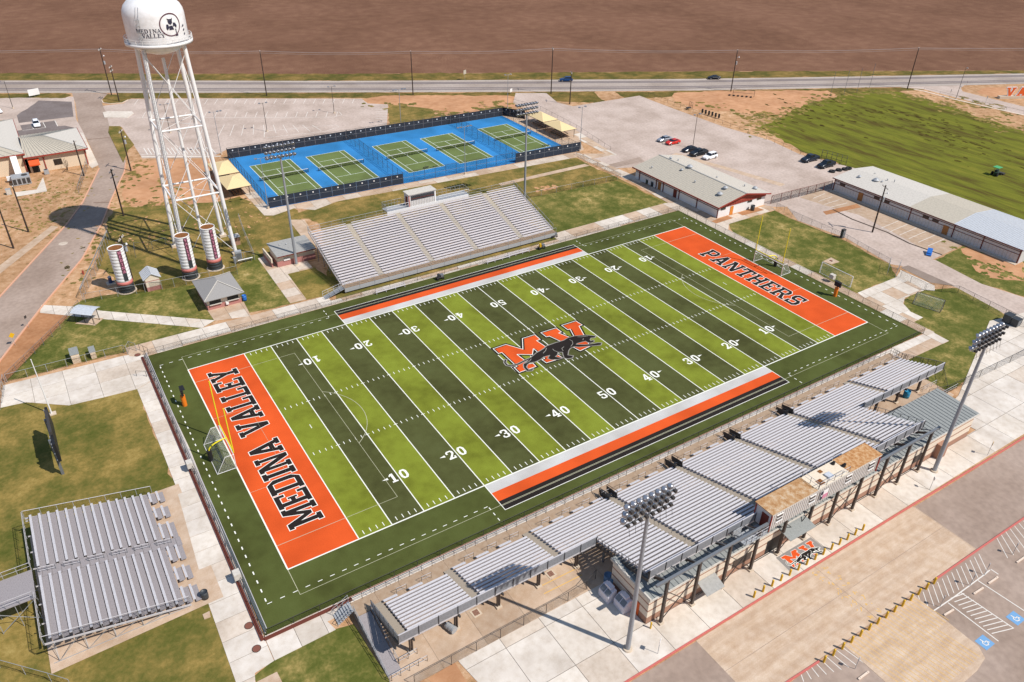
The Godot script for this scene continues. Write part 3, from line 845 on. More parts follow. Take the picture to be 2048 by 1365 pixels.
	slab(self, "drain_pad", pv([-65.17, 25.63, -64.39, 25.57, -64.49, 26.46, -65.17, 26.39]), 0.0, 0.08, M.conc_tan)
	slab(self, "drain_pad", pv([-62.59, 37.09, -60.41, 37.06, -60.34, 38.5, -60.72, 39.06]), 0.0, 0.06, M.conc_tan)
	# under and before the home stand
	paved("stand_apron", pv([-50.8, 33.9, 47.5, 33.9, 47.6, 46, 40, 47.6, -23.5, 47.6, -23.5, 46, -50.8, 46]), 5.5, 6.2, 0.035, [M.conc_tan, M.conc_grey], 0.03)
	for q in [[Vector2(-30.74, 42.47), Vector2(-24.96, 42.57)], [Vector2(-30.76, 43.59), Vector2(-25.28, 43.71)]]:
		path_line(self, "lane_line", PackedVector2Array(q), 0.12, 0.046, M.lot_yellow)
	paved("forecourt", pv([-43.6, 46.02, -23.5, 46.02, -23.5, 53, 42, 53, 42, 47.6, 48, 46.5, 75, 36, 95, 40, 95, 57.35, -41.8, 57.35]), 5.2, 5.7, 0.06, cc, 0.06)
	kerb("kerb", pv([-45, 57.5, -20, 57.5, 19.5, 57.6, 38.7, 57.8, 95, 58.1]), 0.2, 0.14, M.kerb_red)
	sheet(self, "street", pv([-60, 57.6, 95, 58.2, 95, 66.9, -60, 66.4]), 0.012, M.asphalt)
	paved("street_slab", pv([-20.1, 57.66, 19.4, 57.76, 19.4, 66.6, -20.1, 66.4]), 19.7, 4.45, 0.022, [M.conc_road], 0.05)
	kerb("kerb", pv([-60, 66.4, -15.3, 66.5, -10.6, 66.65]), 0.2, 0.14, M.kerb_red)
	kerb("kerb", pv([10.3, 66.7, 19.3, 66.75, 29.8, 66.85, 95, 67.1]), 0.2, 0.14, M.kerb_red)
	var lot2 := sheet(self, "parking_lot", pv([-60, 66.5, 95, 67.1, 95, 140, -60, 140]), 0.011, M.asphalt)
	slab(self, "concrete_island", pv([-6.6, 66.75, 6.2, 66.75, 6, 74.8, 5.2, 76, 3, 76.4, -6.6, 76.6]), 0.0, 0.035, M.conc_road)
	for i in 22:
		var x := -6.4 + i * 0.58
		sheet(lot2, "hatch_line", strip(pv([x, 66.9, x + 1.4 if x < 3.5 else x + 0.6, 75.6 if x < 3.5 else 71.0]), 0.07), 0.042, M.lot_yellow)
	for i in 9:
		sheet(lot2, "hatch_line", strip(PackedVector2Array([Vector2(-13.48, 66.67).lerp(Vector2(-6.96, 66.82), i / 8.0), Vector2(-13.92, 67.38).lerp(Vector2(-6.59, 69.28), i / 8.0)]), 0.09), 0.02, M.lot_line)
	for i in 14:
		sheet(lot2, "hatch_line", strip(PackedVector2Array([Vector2(6.62, 66.98).lerp(Vector2(18.87, 67.18), i / 13.0), Vector2(4.93, 68.82).lerp(Vector2(17.03, 69.35), i / 13.0)]), 0.09), 0.02, M.lot_line)
	for i in 9:
		sheet(lot2, "hatch_line", strip(PackedVector2Array([Vector2(23.61, 66.64).lerp(Vector2(31.29, 67.19), i / 8.0), Vector2(21.29, 69.48).lerp(Vector2(30.14, 70.5), i / 8.0)]), 0.09), 0.02, M.lot_line)
	path_line(lot2, "bay_line", pv([5.68, 69.29, 10.18, 69.41, 16.38, 69.41, 17.55, 69.36]), 0.14, 0.024, M.lot_line)
	path_line(lot2, "bay_line", pv([8.61, 69.51, 8.54, 75.57]), 0.14, 0.024, M.lot_line)
	path_line(lot2, "bay_line", pv([11.29, 69.45, 11.69, 75.56]), 0.14, 0.024, M.lot_line)
	path_line(lot2, "bay_line", pv([14.74, 69.52, 15.15, 75.31]), 0.14, 0.024, M.lot_line)
	path_line(lot2, "bay_line", pv([17.77, 69.35, 17.8, 70.29]), 0.14, 0.024, M.lot_line)
	for i in 11:
		sheet(lot2, "hatch_line", strip(PackedVector2Array([Vector2(9.44, 69.31).lerp(Vector2(8.87, 74.6), i / 10.0), Vector2(11.52, 69.74).lerp(Vector2(11.6, 75.5), i / 10.0)]), 0.1), 0.02, M.lot_line)
	for q: Vector2 in [Vector2(7.09, 74.84), Vector2(13.23, 74.9)]:
		var mark := sheet(lot2, "accessible_symbol", rect(q.x - 0.8, q.y - 0.7, q.x + 0.8, q.y + 0.7), 0.026, M.lot_blue)
		sheet(mark, "wheel", strip(pv([q.x + 0.35, q.y + 0.1, q.x + 0.1, q.y + 0.4, q.x - 0.25, q.y + 0.3, q.x - 0.3, q.y - 0.05, q.x - 0.05, q.y - 0.25]), 0.12), 0.031, M.lot_line)
		sheet(mark, "figure", strip(pv([q.x - 0.1, q.y - 0.5, q.x, q.y, q.x + 0.3, q.y - 0.02, q.x + 0.45, q.y + 0.3]), 0.12), 0.036, M.lot_line)
	# worn yellow lettering across the street slab
	var fade := setting("worn_street_marking")
	for i in 16:
		var c: Vector2 = Vector2(-0.24, 58.24).lerp(Vector2(-0.15, 65.76), (i / 2) / 7.0) + Vector2(-0.75 if i % 2 == 0 else 0.75, 0.0)
		for k in 4:
			var d := Vector2(rng.randf_range(-0.45, 0.45), rng.randf_range(-0.28, 0.28))
			sheet(fade, "paint_patch", strip(PackedVector2Array([c + d, c + d + Vector2(rng.randf_range(-0.35, 0.35), rng.randf_range(0.1, 0.3))]), 0.1), 0.033 + 0.001 * k, M.lot_yellow)

func oval(c: Vector2, r: float, n := 20) -> PackedVector2Array:
	var o := PackedVector2Array()
	for i in n:
		o.append(c + Vector2(cos(TAU * i / n), sin(TAU * i / n)) * r)
	return o

# an outline with the uneven edge of grown or trodden ground
func ragged(poly: PackedVector2Array, amp: float) -> PackedVector2Array:
	var f := FastNoiseLite.new()
	f.seed = 77
	f.frequency = 0.35
	var o := PackedVector2Array()
	for i in poly.size():
		var a := poly[i]
		var b := poly[(i + 1) % poly.size()]
		var l := a.distance_to(b)
		var n := clampi(int(l / 1.4), 1, 70)
		var d := (b - a).normalized().orthogonal()
		for k in n:
			var p := a.lerp(b, k / float(n))
			var w := minf(1.0, minf(k, n - k) * 0.7)
			o.append(p + d * w * (f.get_noise_2d(p.x, p.y) * amp * 1.6 + f.get_noise_2d(p.x * 0.2 + 50.0, p.y * 0.2) * amp * 2.2))
	return o

# scattered worn or overgrown patches along a line, in one sheet
func patches(called: String, line: PackedVector2Array, n: int, spread: float, r0: float, r1: float, y: float, m: Material, sd: int, stretch := 1.0) -> void:
	var g := RandomNumberGenerator.new()
	g.seed = sd
	var st := new_st()
	for i in n:
		var k := g.randi_range(0, line.size() - 2)
		var c := line[k].lerp(line[k + 1], g.randf()) + Vector2(g.randfn(0.0, spread), g.randfn(0.0, spread))
		var r := g.randf_range(r0, r1)
		var ph := g.randf() * TAU
		var p := PackedVector2Array()
		for j in 14:
			var a := TAU * j / 14.0
			var rr := r * (1.0 + 0.28 * sin(a * 2.0 + ph) + 0.2 * sin(a * 5.0 + ph * 2.0) + g.randf_range(-0.18, 0.18))
			p.append(c + Vector2(cos(a) * rr * stretch, sin(a) * rr))
		flat_into(st, p, y + (i % 10) * 0.0006)
	var o := put(self, called, st.commit(), m)
	o.set_meta("kind", "structure")

func build_patches() -> void:
	patches("worn_patches", pv([122, -59.37, 128.6, -70.87, 140.9, -72.06, 162.39, -77.55, 178.83, -77.83, 195.37, -76.05, 200.78, -58.21, 197.35, -37.8, 195.26, -22.91]), 420, 2.6, 0.2, 1.0, 0.02, M.lawn_mid, 3)
	patches("worn_patches", pv([141.89, -67.34, 164.19, -71.94, 179.4, -56.61, 169.43, -32.09, 168.04, -15.41]), 240, 9.0, 0.2, 1.2, 0.03, M.mown_dark, 4, 0.5)
	patches("grass_tufts", pv([126.53, -97.83, 130.89, -86.35, 132.69, -74.65, 140.9, -72.06]), 70, 3.0, 0.2, 1.2, 0.015, M.lawn_dry, 5)
	patches("grass_tufts", pv([-73.57, -117, -66.5, -118.95, -60.1, -119.01, -72.85, -99.83, -66.78, -99.41, -54.76, -118.49]), 420, 5.0, 0.06, 0.45, 0.012, M.lawn_mid, 8)
	patches("bare_patches", pv([-42.92, -90.82, -33.22, -90.88, -27.57, -76.22, -38.15, -79.28, -54.56, -87.26, -49.44, -77.19, -29.67, -69.43]), 160, 3.5, 0.06, 0.35, 0.018, M.dirt, 9)
	patches("grass_tufts", pv([-51.17, -102.63, -45.22, -97.94, -38.12, -94.95, -43.28, -128.55, -48.28, -114.69]), 150, 1.6, 0.15, 0.8, 0.014, M.lawn_dry, 10)
	patches("grass_tufts", pv([33.48, -150.44, 44.62, -135.3, 49.76, -121.91, 72.75, -128.23]), 80, 2.5, 0.3, 1.5, 0.014, M.lawn_dry, 11)
	patches("bare_patches", pv([38.69, -59.83, 44.43, -59.78]), 16, 0.9, 0.2, 0.8, 0.022, M.dirt, 13)
	patches("grass_tufts", pv([99.3, 16.17, 96.21, 21.87, 97.13, 28.64, 91.79, 26.3]), 50, 1.5, 0.2, 0.9, 0.024, M.lawn, 16)
	patches("grass_tufts", pv([199.8, -54.48, 208.78, -49.4, 213.4, -43.48, 209.56, -33.03]), 60, 3.0, 0.3, 1.4, 0.02, M.lawn_dry, 19)
	patches("grass_tufts", pv([-66.45, -66.83, -60.29, -83.63, -56.15, -88.21]), 60, 1.8, 0.15, 0.7, 0.016, M.lawn_dry, 20)

func build_field() -> void:
	var Y := 0.93333
	var f := setting("playing_field")
	slab(f, "turf", rect(-60.1, -32.05, 60.1, 32.0), 0.0, 0.05, M.turf)
	for i in 20:
		var x0 := -45.72 + i * 4.572
		var k := i if i < 10 else 19 - i
		sheet(f, "turf_stripe", rect(x0, -24.384, x0 + 4.572, 24.384), 0.055, M.turf_light if k % 2 == 0 else M.turf_dark)
	for s in [-1.0, 1.0]:
		sheet(f, "end_zone", rect(minf(s * 45.72, s * 54.864), -24.384, maxf(s * 45.72, s * 54.864), 24.384), 0.055, M.turf_orange)
	# lines
	for i in 21:
		var x := -45.72 + i * 4.572
		sheet(f, "yard_line", rect(x - 0.07, -24.3, x + 0.07, 24.3), 0.06, M.line)
	for s in [-1.0, 1.0]:
		sheet(f, "side_line", rect(-54.95, s * 24.42 - 0.09, 54.95, s * 24.42 + 0.09), 0.062, M.line)
		sheet(f, "end_line", rect(s * 54.9 - 0.09, -24.33, s * 54.9 + 0.09, 24.33), 0.062, M.line)
		sheet(f, "conversion_mark", rect(s * 42.98 - 0.05, -0.5, s * 42.98 + 0.05, 0.5), 0.06, M.line)
	for i in range(1, 100):
		if i % 5 == 0:
			var xc := -45.72 + i * 0.9144
			for s in [-6.1, 6.1]:
				sheet(f, "hash_cross", rect(xc - 0.3, s - 0.05, xc + 0.3, s + 0.05), 0.064, M.line)
			continue
		var x := -45.72 + i * 0.9144
		for s in [-1.0, 1.0]:
			sheet(f, "hash_mark", rect(x - 0.05, s * 6.1 - 0.31, x + 0.05, s * 6.1 + 0.31), 0.06, M.line)
			sheet(f, "side_tick", rect(x - 0.05, minf(s * 23.3, s * 24.0), x + 0.05, maxf(s * 23.3, s * 24.0)), 0.06, M.line)
	# team areas
	for s in [-1.0, 1.0]:
		for b in [[24.5, 26.2, M.turf_white], [26.2, 28.0, M.turf_orange], [28.0, 29.75, M.turf_black]]:
			sheet(f, "team_area_band", rect(-27.43, minf(s * b[0], s * b[1]), 27.43, maxf(s * b[0], s * b[1])), 0.056, b[2])
		sheet(f, "team_area_line", strip(pv([-27.43, s * 24.5, -27.43, s * 29.75, 27.43, s * 29.75, 27.43, s * 24.5]), 0.13), 0.061, M.line)
		sheet(f, "team_area_line", strip(pv([-27.4, s * 28.9, 27.4, s * 28.9]), 0.06), 0.061, M.thin_line)
	# broken line round the field
	for s in [-1.0, 1.0]:
		for q in [-1.0, 1.0]:
			for i in 20:
				var x: float = q * (29.4 + i * 1.52)
				sheet(f, "restraining_dash", rect(x - 0.28, s * 28.05 - 0.05, x + 0.28, s * 28.05 + 0.05), 0.063, M.line)
			for i in 3:
				sheet(f, "restraining_dash", strip(pv([q * 29.05, s * (28.3 + i * 1.1), q * 29.05, s * (28.8 + i * 1.1)]), 0.12), 0.063, M.line)
		for i in 37:
			var z := -27.4 + i * 1.522
			sheet(f, "restraining_dash", rect(s * 58.55 - 0.075, z - 0.26, s * 58.55 + 0.075, z + 0.26), 0.063, M.line)
	# soccer markings in a thin pale line
	sheet(f, "soccer_line", strip(pv([-54.9, -24.5, -54.9, -28.75, 54.9, -28.75, 54.9, -24.5]), 0.08), 0.059, M.thin_line)
	sheet(f, "soccer_line", strip(pv([-54.9, 24.5, -54.9, 28.75, 54.9, 28.75, 54.9, 24.5]), 0.08), 0.059, M.thin_line)
	for s in [-1.0, 1.0]:
		sheet(f, "soccer_line", strip(pv([s * 54.8, -20.15, s * 38.4, -20.15, s * 38.4, 20.15, s * 54.8, 20.15]), 0.08), 0.066, M.thin_line)
		sheet(f, "soccer_line", strip(pv([s * 54.8, -9.2, s * 49.4, -9.2, s * 49.4, 9.2, s * 54.8, 9.2]), 0.05), 0.066, M.thin_line)
		var arc := PackedVector2Array()
		for i in 17:
			var a := lerpf(-0.93, 0.93, i / 16.0)
			arc.append(Vector2(s * (43.9 - 9.15 * cos(a)), 9.15 * sin(a)))
		sheet(f, "soccer_line", strip(arc, 0.08), 0.068, M.thin_line)
	var ring := PackedVector2Array()
	for i in 65:
		ring.append(Vector2(cos(TAU * i / 64.0), sin(TAU * i / 64.0)) * 9.1)
	sheet(f, "soccer_line", strip(ring, 0.09), 0.068, M.thin_line)
	# numbers with their pointers
	for i in range(1, 10):
		var n := i * 10 if i <= 5 else (10 - i) * 10
		var xc := -45.72 + i * 9.144
		var d := str(n / 10)
		var w: float = glyph(d)[0] * 1.5
		for s in [1.0, -1.0]:
			var r := Vector2(s, 0)
			var u := Vector2(0, -s)
			write_flat(f, d, Vector2(xc, s * 17.45) - r * (0.28 + w), r, u, 1.83, 1.5, 0.0, 0.062, M.line, null, 0.0)
			write_flat(f, "0", Vector2(xc, s * 17.45) + r * 0.28, r, u, 1.83, 1.5, 0.0, 0.062, M.line, null, 0.0)
			if n < 50:
				var q := -1.0 if i < 5 else 1.0
				var b: float = xc + q * (0.28 + (w if q * s < 0.0 else 1.2) + 0.25)
				sheet(f, "number_pointer", pv([b, s * 17.05 - s * 0.9, b + q * 0.85, s * 17.05 - s * 0.72, b, s * 17.05 - s * 0.45]), 0.066, M.line)
	# end zone words
	write_flat(f, "MEDINA VALLEY", Vector2(-48.05, 18.55), Vector2(0, -1), Vector2(-1, 0), 4.5, 3.42, 0.07, 0.062, M.turf_black, M.line, 0.11)
	write_flat(f, "PANTHERS", Vector2(47.8, -12.45), Vector2(0, 1), Vector2(1, 0), 4.2, 3.35, 0.08, 0.062, M.turf_black, M.line, 0.11)
	# the midfield emblem
	var lm := pv([-8.91, -3.85, -6.21, -3.88, -4.55, -1.1, -2.76, -3.99, -0.1, -3.91, -0.16, -1.98, -0.91, -1.98, -0.2, 4.45, -0.07, 4.78, -3.5, 4.58, -3.61, 3.29, -2.98, 3.22, -2.91, -0.1, -4.05, 1.32, -6.22, -0.1, -5.98, 3.24, -5.36, 3.37, -5.45, 4.57, -8.93, 4.57, -8.85, 2.8, -8.32, 2.79, -8.25, -1.96, -8.92, -2.01])
	var lv := pv([1.08, -3.88, 4.47, -3.8, 4.48, -2.06, 3.88, -2.01, 4.84, 0.43, 5.45, 0.12, 6.24, -2.03, 5.77, -2.08, 5.71, -3.99, 8.96, -3.93, 9.12, -2.04, 8.37, -2.03, 6.01, 4.33, 3.6, 4.59, 3.23, 2.97, 1.74, -2.01, 1.11, -2.1])
	var cat := pv([-5.23, 2.1, -3.21, 1.24, -1.46, 0.82, -0.39, 0.35, 1.37, 0.32, 3.18, 0.43, 4.28, 0.14, 5.6, 0.26, 6.7, 0.7, 7.65, 1.16, 8.35, 1.79, 8.8, 2.19, 8.33, 2.45, 7.73, 2.17, 7.2, 2.53, 7.03, 3.04, 7.66, 3.03, 7.4, 3.45, 6.69, 3.45, 6.41, 2.98, 6.37, 2.51, 5.44, 2.39, 4.6, 2.32, 4.13, 2.56, 5.4, 3.46, 6.91, 4, 7.81, 4.18, 8.27, 4.5, 7.83, 4.89, 7.06, 4.64, 5.55, 3.94, 4.19, 3.38, 3.55, 2.88, 2.61, 2.96, 1.86, 3.47, 0.95, 4.52, 1.61, 5.17, 1.23, 5.53, 0.47, 5.39, 0.06, 4.94, 0.45, 4.05, 0.87, 3.3, 0.1, 2.83, -0.49, 3.48, -1.16, 3.74, -0.82, 4.28, -0.28, 4.73, -1.19, 4.64, -2.16, 4.13, -2.39, 3.58, -1.5, 2.91, -2.79, 2.76, -3.78, 3.15, -4.93, 3.27, -5.72, 3.03, -6.41, 3.22, -7.05, 3.79, -7.15, 4.69, -6.34, 4.87, -6.78, 5.15, -7.5, 4.83, -7.41, 3.77, -6.92, 2.91, -5.98, 2.53])
	var tail := pv([-8.81, 0.2, -9.36, 0.82, -9.48, 1.64, -8.96, 2.24, -7.77, 2.39, -6.46, 2.18, -5.43, 2.05, -4.37, 2.07])
	var marks := [pv([4.15, 0.68, 4.31, 1.33, 3.89, 2.07, 3.03, 2.64]), pv([-0.09, 1.6, -0.19, 2.18, 0.12, 2.8]), pv([2.03, 2.03, 1.31, 2.34, 1.09, 3.07]), pv([-0.85, 0.82, -1.44, 1.42, -2.29, 1.86]), pv([5.9, 0.73, 6.52, 1.11, 7.7, 1.44]), pv([6.5, 1.66, 6.08, 2.07]), pv([-6.52, 2.81, -5.6, 2.66, -4.95, 2.23])]
	emblem(f, lm, lv, cat, tail, marks, 0.07, 1.0, true)
	# the same emblem painted smaller on the forecourt before the stand
	var e := setting("painted_emblem")
	sheet(e, "grey_ground", pv([-3.34, 54.22, 3.07, 54.22, 3.13, 56.48, 2.19, 56.9, 1.35, 56.72, -3.54, 56.52]), 0.072, plain("8b8580", 0.9))
	var t := map3(lm[0], lv[10], lm[18], Vector2(-2.88, 54.47), Vector2(2.66, 55), Vector2(-2.74, 56.44))
	var mm: Array = []
	for p: PackedVector2Array in marks:
		mm.append(t * p)
	emblem(e, t * lm, t * lv, t * cat, t * tail, mm, 0.078, 0.42, false)

func map3(a: Vector2, b: Vector2, c: Vector2, a2: Vector2, b2: Vector2, c2: Vector2) -> Transform2D:
	var s := Transform2D(b - a, c - a, a)
	var d := Transform2D(b2 - a2, c2 - a2, a2)
	return d * s.affine_inverse()

func emblem(f: Node3D, lm: PackedVector2Array, lv: PackedVector2Array, cat: PackedVector2Array, tail: PackedVector2Array, marks: Array, y: float, k: float, rim: bool) -> void:
	var ltrs := [lm, lv]
	if rim:
		var dark := join(grown(ltrs, 0.3 * k))
		var st := new_st()
		fill_into(st, dark.outs, dark.holes, y)
		put(f, "letter_rim", st.commit(), M.turf_black)
	for l: PackedVector2Array in ltrs:
		for q in grown([l], 0.0):
			sheet(f, "letter_outline", q, y + 0.005, M.line)
		if rim:
			for q in grown([l], -0.13 * k):
				sheet(f, "letter_shade", q, y + 0.01, M.turf_black)
			for q: PackedVector2Array in grown([l], -0.13 * k):
				var sh := Transform2D(0.0, Vector2(0.16, 0.2) * k) * q
				for r in Geometry2D.intersect_polygons(q, sh):
					sheet(f, "letter", r, y + 0.015, M.turf_orange)
		else:
			for q in grown([l], -0.12 * k):
				sheet(f, "letter", q, y + 0.015, M.turf_orange)
	var tails := Geometry2D.offset_polyline(tail, 0.12 * k, Geometry2D.JOIN_ROUND, Geometry2D.END_ROUND)
	var whole := join(ccw([cat]) + tails)
	var halo := join(grown(whole.outs, 0.17 * k))
	var st2 := new_st()
	fill_into(st2, halo.outs, [], y + 0.02)
	put(f, "panther_outline", st2.commit(), M.turf_grey if rim else M.line)
	var st3 := new_st()
	fill_into(st3, whole.outs, whole.holes, y + 0.025)
	put(f, "panther", st3.commit(), M.turf_black)
	for p: PackedVector2Array in marks:
		sheet(f, "panther_detail", strip(p, 0.11 * k), y + 0.03, M.turf_grey if rim else M.line)

func ccw(polys: Array) -> Array:
	var o: Array = []
	for p: PackedVector2Array in polys:
		var q := p.duplicate()
		if Geometry2D.is_polygon_clockwise(q):
			q.reverse()
		o.append(q)
	return o

# rows of planks; frame: x along the rows, z going back, y up
func seat_rows(root: Node3D, xf: Transform3D, ry: float, secs: Array, n0: int, n1: int, y0: float, rise: float, tread: float, seat_m: Material, foot_m: Material, foot_w := 0.4) -> void:
	for i in range(n0, n1):
		for s in secs:
			var c: float = (s[0] + s[1]) * 0.5
			var w: float = s[1] - s[0]
			box(root, "seat_plank", seat_m, xf * Vector3(c, y0 + i * rise + 0.43, i * tread), Vector3(w, 0.05, 0.27), ry)
			box(root, "foot_plank", foot_m, xf * Vector3(c, y0 + i * rise, i * tread - 0.08 - foot_w * 0.5), Vector3(w, 0.05, foot_w), ry)

func aisle_steps(root: Node3D, xf: Transform3D, ry: float, c: float, w: float, n0: int, n1: int, y0: float, rise: float, tread: float, m: Material) -> void:
	for i in range(n0, n1):
		box(root, "step", m, xf * Vector3(c, y0 + i * rise + 0.01, i * tread - tread * 0.5), Vector3(w, 0.05, tread * 0.5), ry)
		box(root, "half_step", m, xf * Vector3(c, y0 + i * rise + rise * 0.5 + 0.01, i * tread + 0.01), Vector3(w, 0.05, tread * 0.46), ry)

# posts and rails from a to b (feet), h high; mesh between
func railing(root: Node3D, a: Vector3, b: Vector3, h: float, n: int, post: Material, rail: Material, r := 0.03, mid := true, mesh: Material = null) -> void:
	for i in n + 1:
		var p := a.lerp(b, i / float(n))
		pipe(root, "post", post, p, p + Vector3(0, h, 0), r)
	pipe(root, "rail", rail, a + Vector3(0, h, 0), b + Vector3(0, h, 0), r)
	if mid:
		pipe(root, "rail", rail, a + Vector3(0, h * 0.5, 0), b + Vector3(0, h * 0.5, 0), r * 0.8)
	if mesh:
		web(root, a + Vector3(0, 0.08, 0), b + Vector3(0, 0.08, 0), h - 0.1, mesh)

# chain-link fabric hung upright between two feet
func web(root: Node3D, a: Vector3, b: Vector3, h: float, m: Material, called := "chain_link") -> MeshInstance3D:
	var st := new_st()
	var l := a.distance_to(b)
	var d := (b - a).normalized()
	var n := Vector3(d.z, 0, -d.x).normalized()
	for q in [[a, Vector2(0, 0)], [a + Vector3(0, h, 0), Vector2(0, h)], [b + Vector3(0, h, 0), Vector2(l, h)], [a, Vector2(0, 0)], [b + Vector3(0, h, 0), Vector2(l, h)], [b, Vector2(l, 0)]]:
		st.set_normal(n)
		st.set_uv(q[1])
		st.add_vertex(q[0])
	return put(root, called, st.commit(), m)

func guard_panel(root: Node3D, a: Vector3, b: Vector3, h: float, n: int, m: Material, post: Material) -> void:
	for i in n:
		var p := a.lerp(b, i / float(n))
		var q := a.lerp(b, (i + 1) / float(n))
		var gap := (q - p).normalized() * 0.05
		bar(root, "guard_panel", m, p + gap + Vector3(0, h * 0.5, 0), q - gap + Vector3(0, h * 0.5, 0), 0.05, h)
	for i in n + 1:
		var p := a.lerp(b, i / float(n))
		box(root, "guard_post", post, p + Vector3(0, h * 0.5 + 0.02, 0.06), Vector3(0.07, h + 0.2, 0.07))
	bar(root, "top_rail", M.alu, a + Vector3(0, h + 0.08, 0), b + Vector3(0, h + 0.08, 0), 0.12, 0.06)

func build_home_stand() -> void:
	var g := thing("grandstand", "long aluminium home grandstand with deep middle part and lower wings, on brown steel columns", "grandstand", Vector3(2, 0, 44))
	var xf := Transform3D(Basis.IDENTITY, Vector3(0, 0, 36.0))
	var low := [[-47.5, -39.7], [-38.6, -28.6], [-27.5, -16.0], [-14.8, -4.5], [-3.3, 6.8], [8.0, 18.0], [19.2, 33.0], [34.2, 46.6]]
	var high := [[-22.8, -16.0], [-14.8, -4.5], [-3.3, 6.8], [8.0, 18.0], [19.2, 26.8]]
	var y0 := 1.3
	var rise := 0.195
	var tread := 0.612
	seat_rows(g, xf, 0.0, low, 1, 12, y0, rise, tread, M.alu_home, M.deck_home)
	seat_rows(g, xf, 0.0, high, 12, 26, y0, rise, tread, M.alu_home, M.deck_home)
	for x: float in [-48.15, -39.15, -28.05, -15.4, -3.9, 7.4, 18.6, 33.6]:
		aisle_steps(g, xf, 0.0, x, 1.05, 0, 12, y0, rise, tread, M.step_tan)
	for x: float in [-15.4, -3.9, 7.4, 18.6]:
		aisle_steps(g, xf, 0.0, x, 1.05, 12, 26, y0, rise, tread, M.step_tan)
		for i in 7:
			var z := 36.6 + i * 2.2
			var yb := y0 + (z - 36.0) / tread * rise
			pipe(g, "aisle_rail", M.steel_dark, Vector3(x, yb, z), Vector3(x, yb + 0.9, z), 0.02)
			pipe(g, "aisle_rail", M.steel_dark, Vector3(x, yb + 0.9, z), Vector3(x, yb + 1.25, z + 1.1), 0.02)
	# short benches of the front row with rails between them
	for s in low:
		var x: float = s[0]
		while x + 1.9 < s[1]:
			box(g, "front_bench", M.alu, Vector3(x + 0.8, y0 + 0.43, 36.0), Vector3(1.7, 0.05, 0.27))
			box(g, "front_bench", M.alu, Vector3(x + 0.8, y0 + 0.2, 35.75), Vector3(1.7, 0.05, 0.22))
			railing(g, Vector3(x + 1.75, y0, 35.55), Vector3(x + 3.0, y0, 35.55), 0.95, 1, M.steel_dark, M.alu, 0.025)
			x += 3.2
	for x: float in [-15.4, -3.9, 7.4, 18.6]:
		for sx: float in [-0.62, 0.62]:
			bar(g, "stair_side", M.steel_dark, Vector3(x + sx, 1.75, 35.0), Vector3(x + sx, 2.1, 37.0), 0.04, 0.95)
			railing(g, Vector3(x + sx, 1.2, 34.9), Vector3(x + sx, 1.75, 37.0), 1.25, 2, M.steel_dark, M.steel_dark, 0.035)
	# front deck with its rail
	for i in 33:
		var x := -50.8 + i * 2.98
		box(g, "deck_slab", M.conc_tan_up, Vector3(x + 1.49, 1.16, 34.9), Vector3(2.96, 0.12, 2.1))
		pipe(g, "rail_post", M.steel_brown, Vector3(x + 0.1, 1.2, 33.95), Vector3(x + 0.1, 2.25, 33.95), 0.03)
		pipe(g, "rail_post", M.steel_brown, Vector3(x + 1.5, 1.2, 33.95), Vector3(x + 1.5, 2.25, 33.95), 0.03)
		pipe(g, "front_rail", M.rail_brown, Vector3(x, 2.27, 33.95), Vector3(x + 2.98, 2.27, 33.95), 0.05)
		pipe(g, "front_rail", M.steel_brown, Vector3(x, 1.75, 33.95), Vector3(x + 2.98, 1.75, 33.95), 0.025)
		box(g, "deck_support", M.concrete_up, Vector3(x + 1.49, 0.55, 34.15), Vector3(2.9, 1.09, 0.25))
	# wing backs
	guard_panel(g, Vector3(-48.95, 3.5, 43.05), Vector3(-23.0, 3.5, 43.05), 1.15, 11, M.panel, M.steel_dark)
	guard_panel(g, Vector3(27.1, 3.5, 43.05), Vector3(47.3, 3.5, 43.05), 1.1, 9, M.panel, M.steel_dark)
	box(g, "fascia", M.alu, Vector3(-36, 3.34, 43.0), Vector3(25.9, 0.26, 0.12))
	box(g, "fascia", M.alu, Vector3(37.2, 3.34, 43.0), Vector3(20.2, 0.26, 0.12))
	# deep part back and sides
	guard_panel(g, Vector3(-22.9, 6.3, 52.0), Vector3(-6.4, 6.3, 52.0), 1.15, 7, M.panel, M.steel_dark)
	guard_panel(g, Vector3(14.2, 6.3, 52.0), Vector3(27.0, 6.3, 52.0), 1.15, 6, M.panel, M.steel_dark)
	box(g, "fascia", M.alu, Vector3(-14.6, 6.15, 51.95), Vector3(16.5, 0.24, 0.12))
	box(g, "fascia", M.alu, Vector3(20.6, 6.15, 51.95), Vector3(12.8, 0.24, 0.12))
	for x: float in [-22.95, 27.0]:
		var a := Vector3(x, 3.5, 43.0)
		var b := Vector3(x, 6.35, 52.0)
		for i in 9:
			var p := a.lerp(b, i / 8.0)
			box(g, "guard_post", M.steel_dark, p + Vector3(0, 0.5, 0), Vector3(0.06, 1.1, 0.06))
		pipe(g, "top_rail", M.steel, a + Vector3(0, 1.05, 0), b + Vector3(0, 1.05, 0), 0.03)
		pipe(g, "top_rail", M.steel, a + Vector3(0, 0.55, 0), b + Vector3(0, 0.55, 0), 0.02)
		bar(g, "side_girder", M.steel_dark, a - Vector3(0, 0.35, 0), b - Vector3(0, 0.35, 0), 0.16, 0.4)
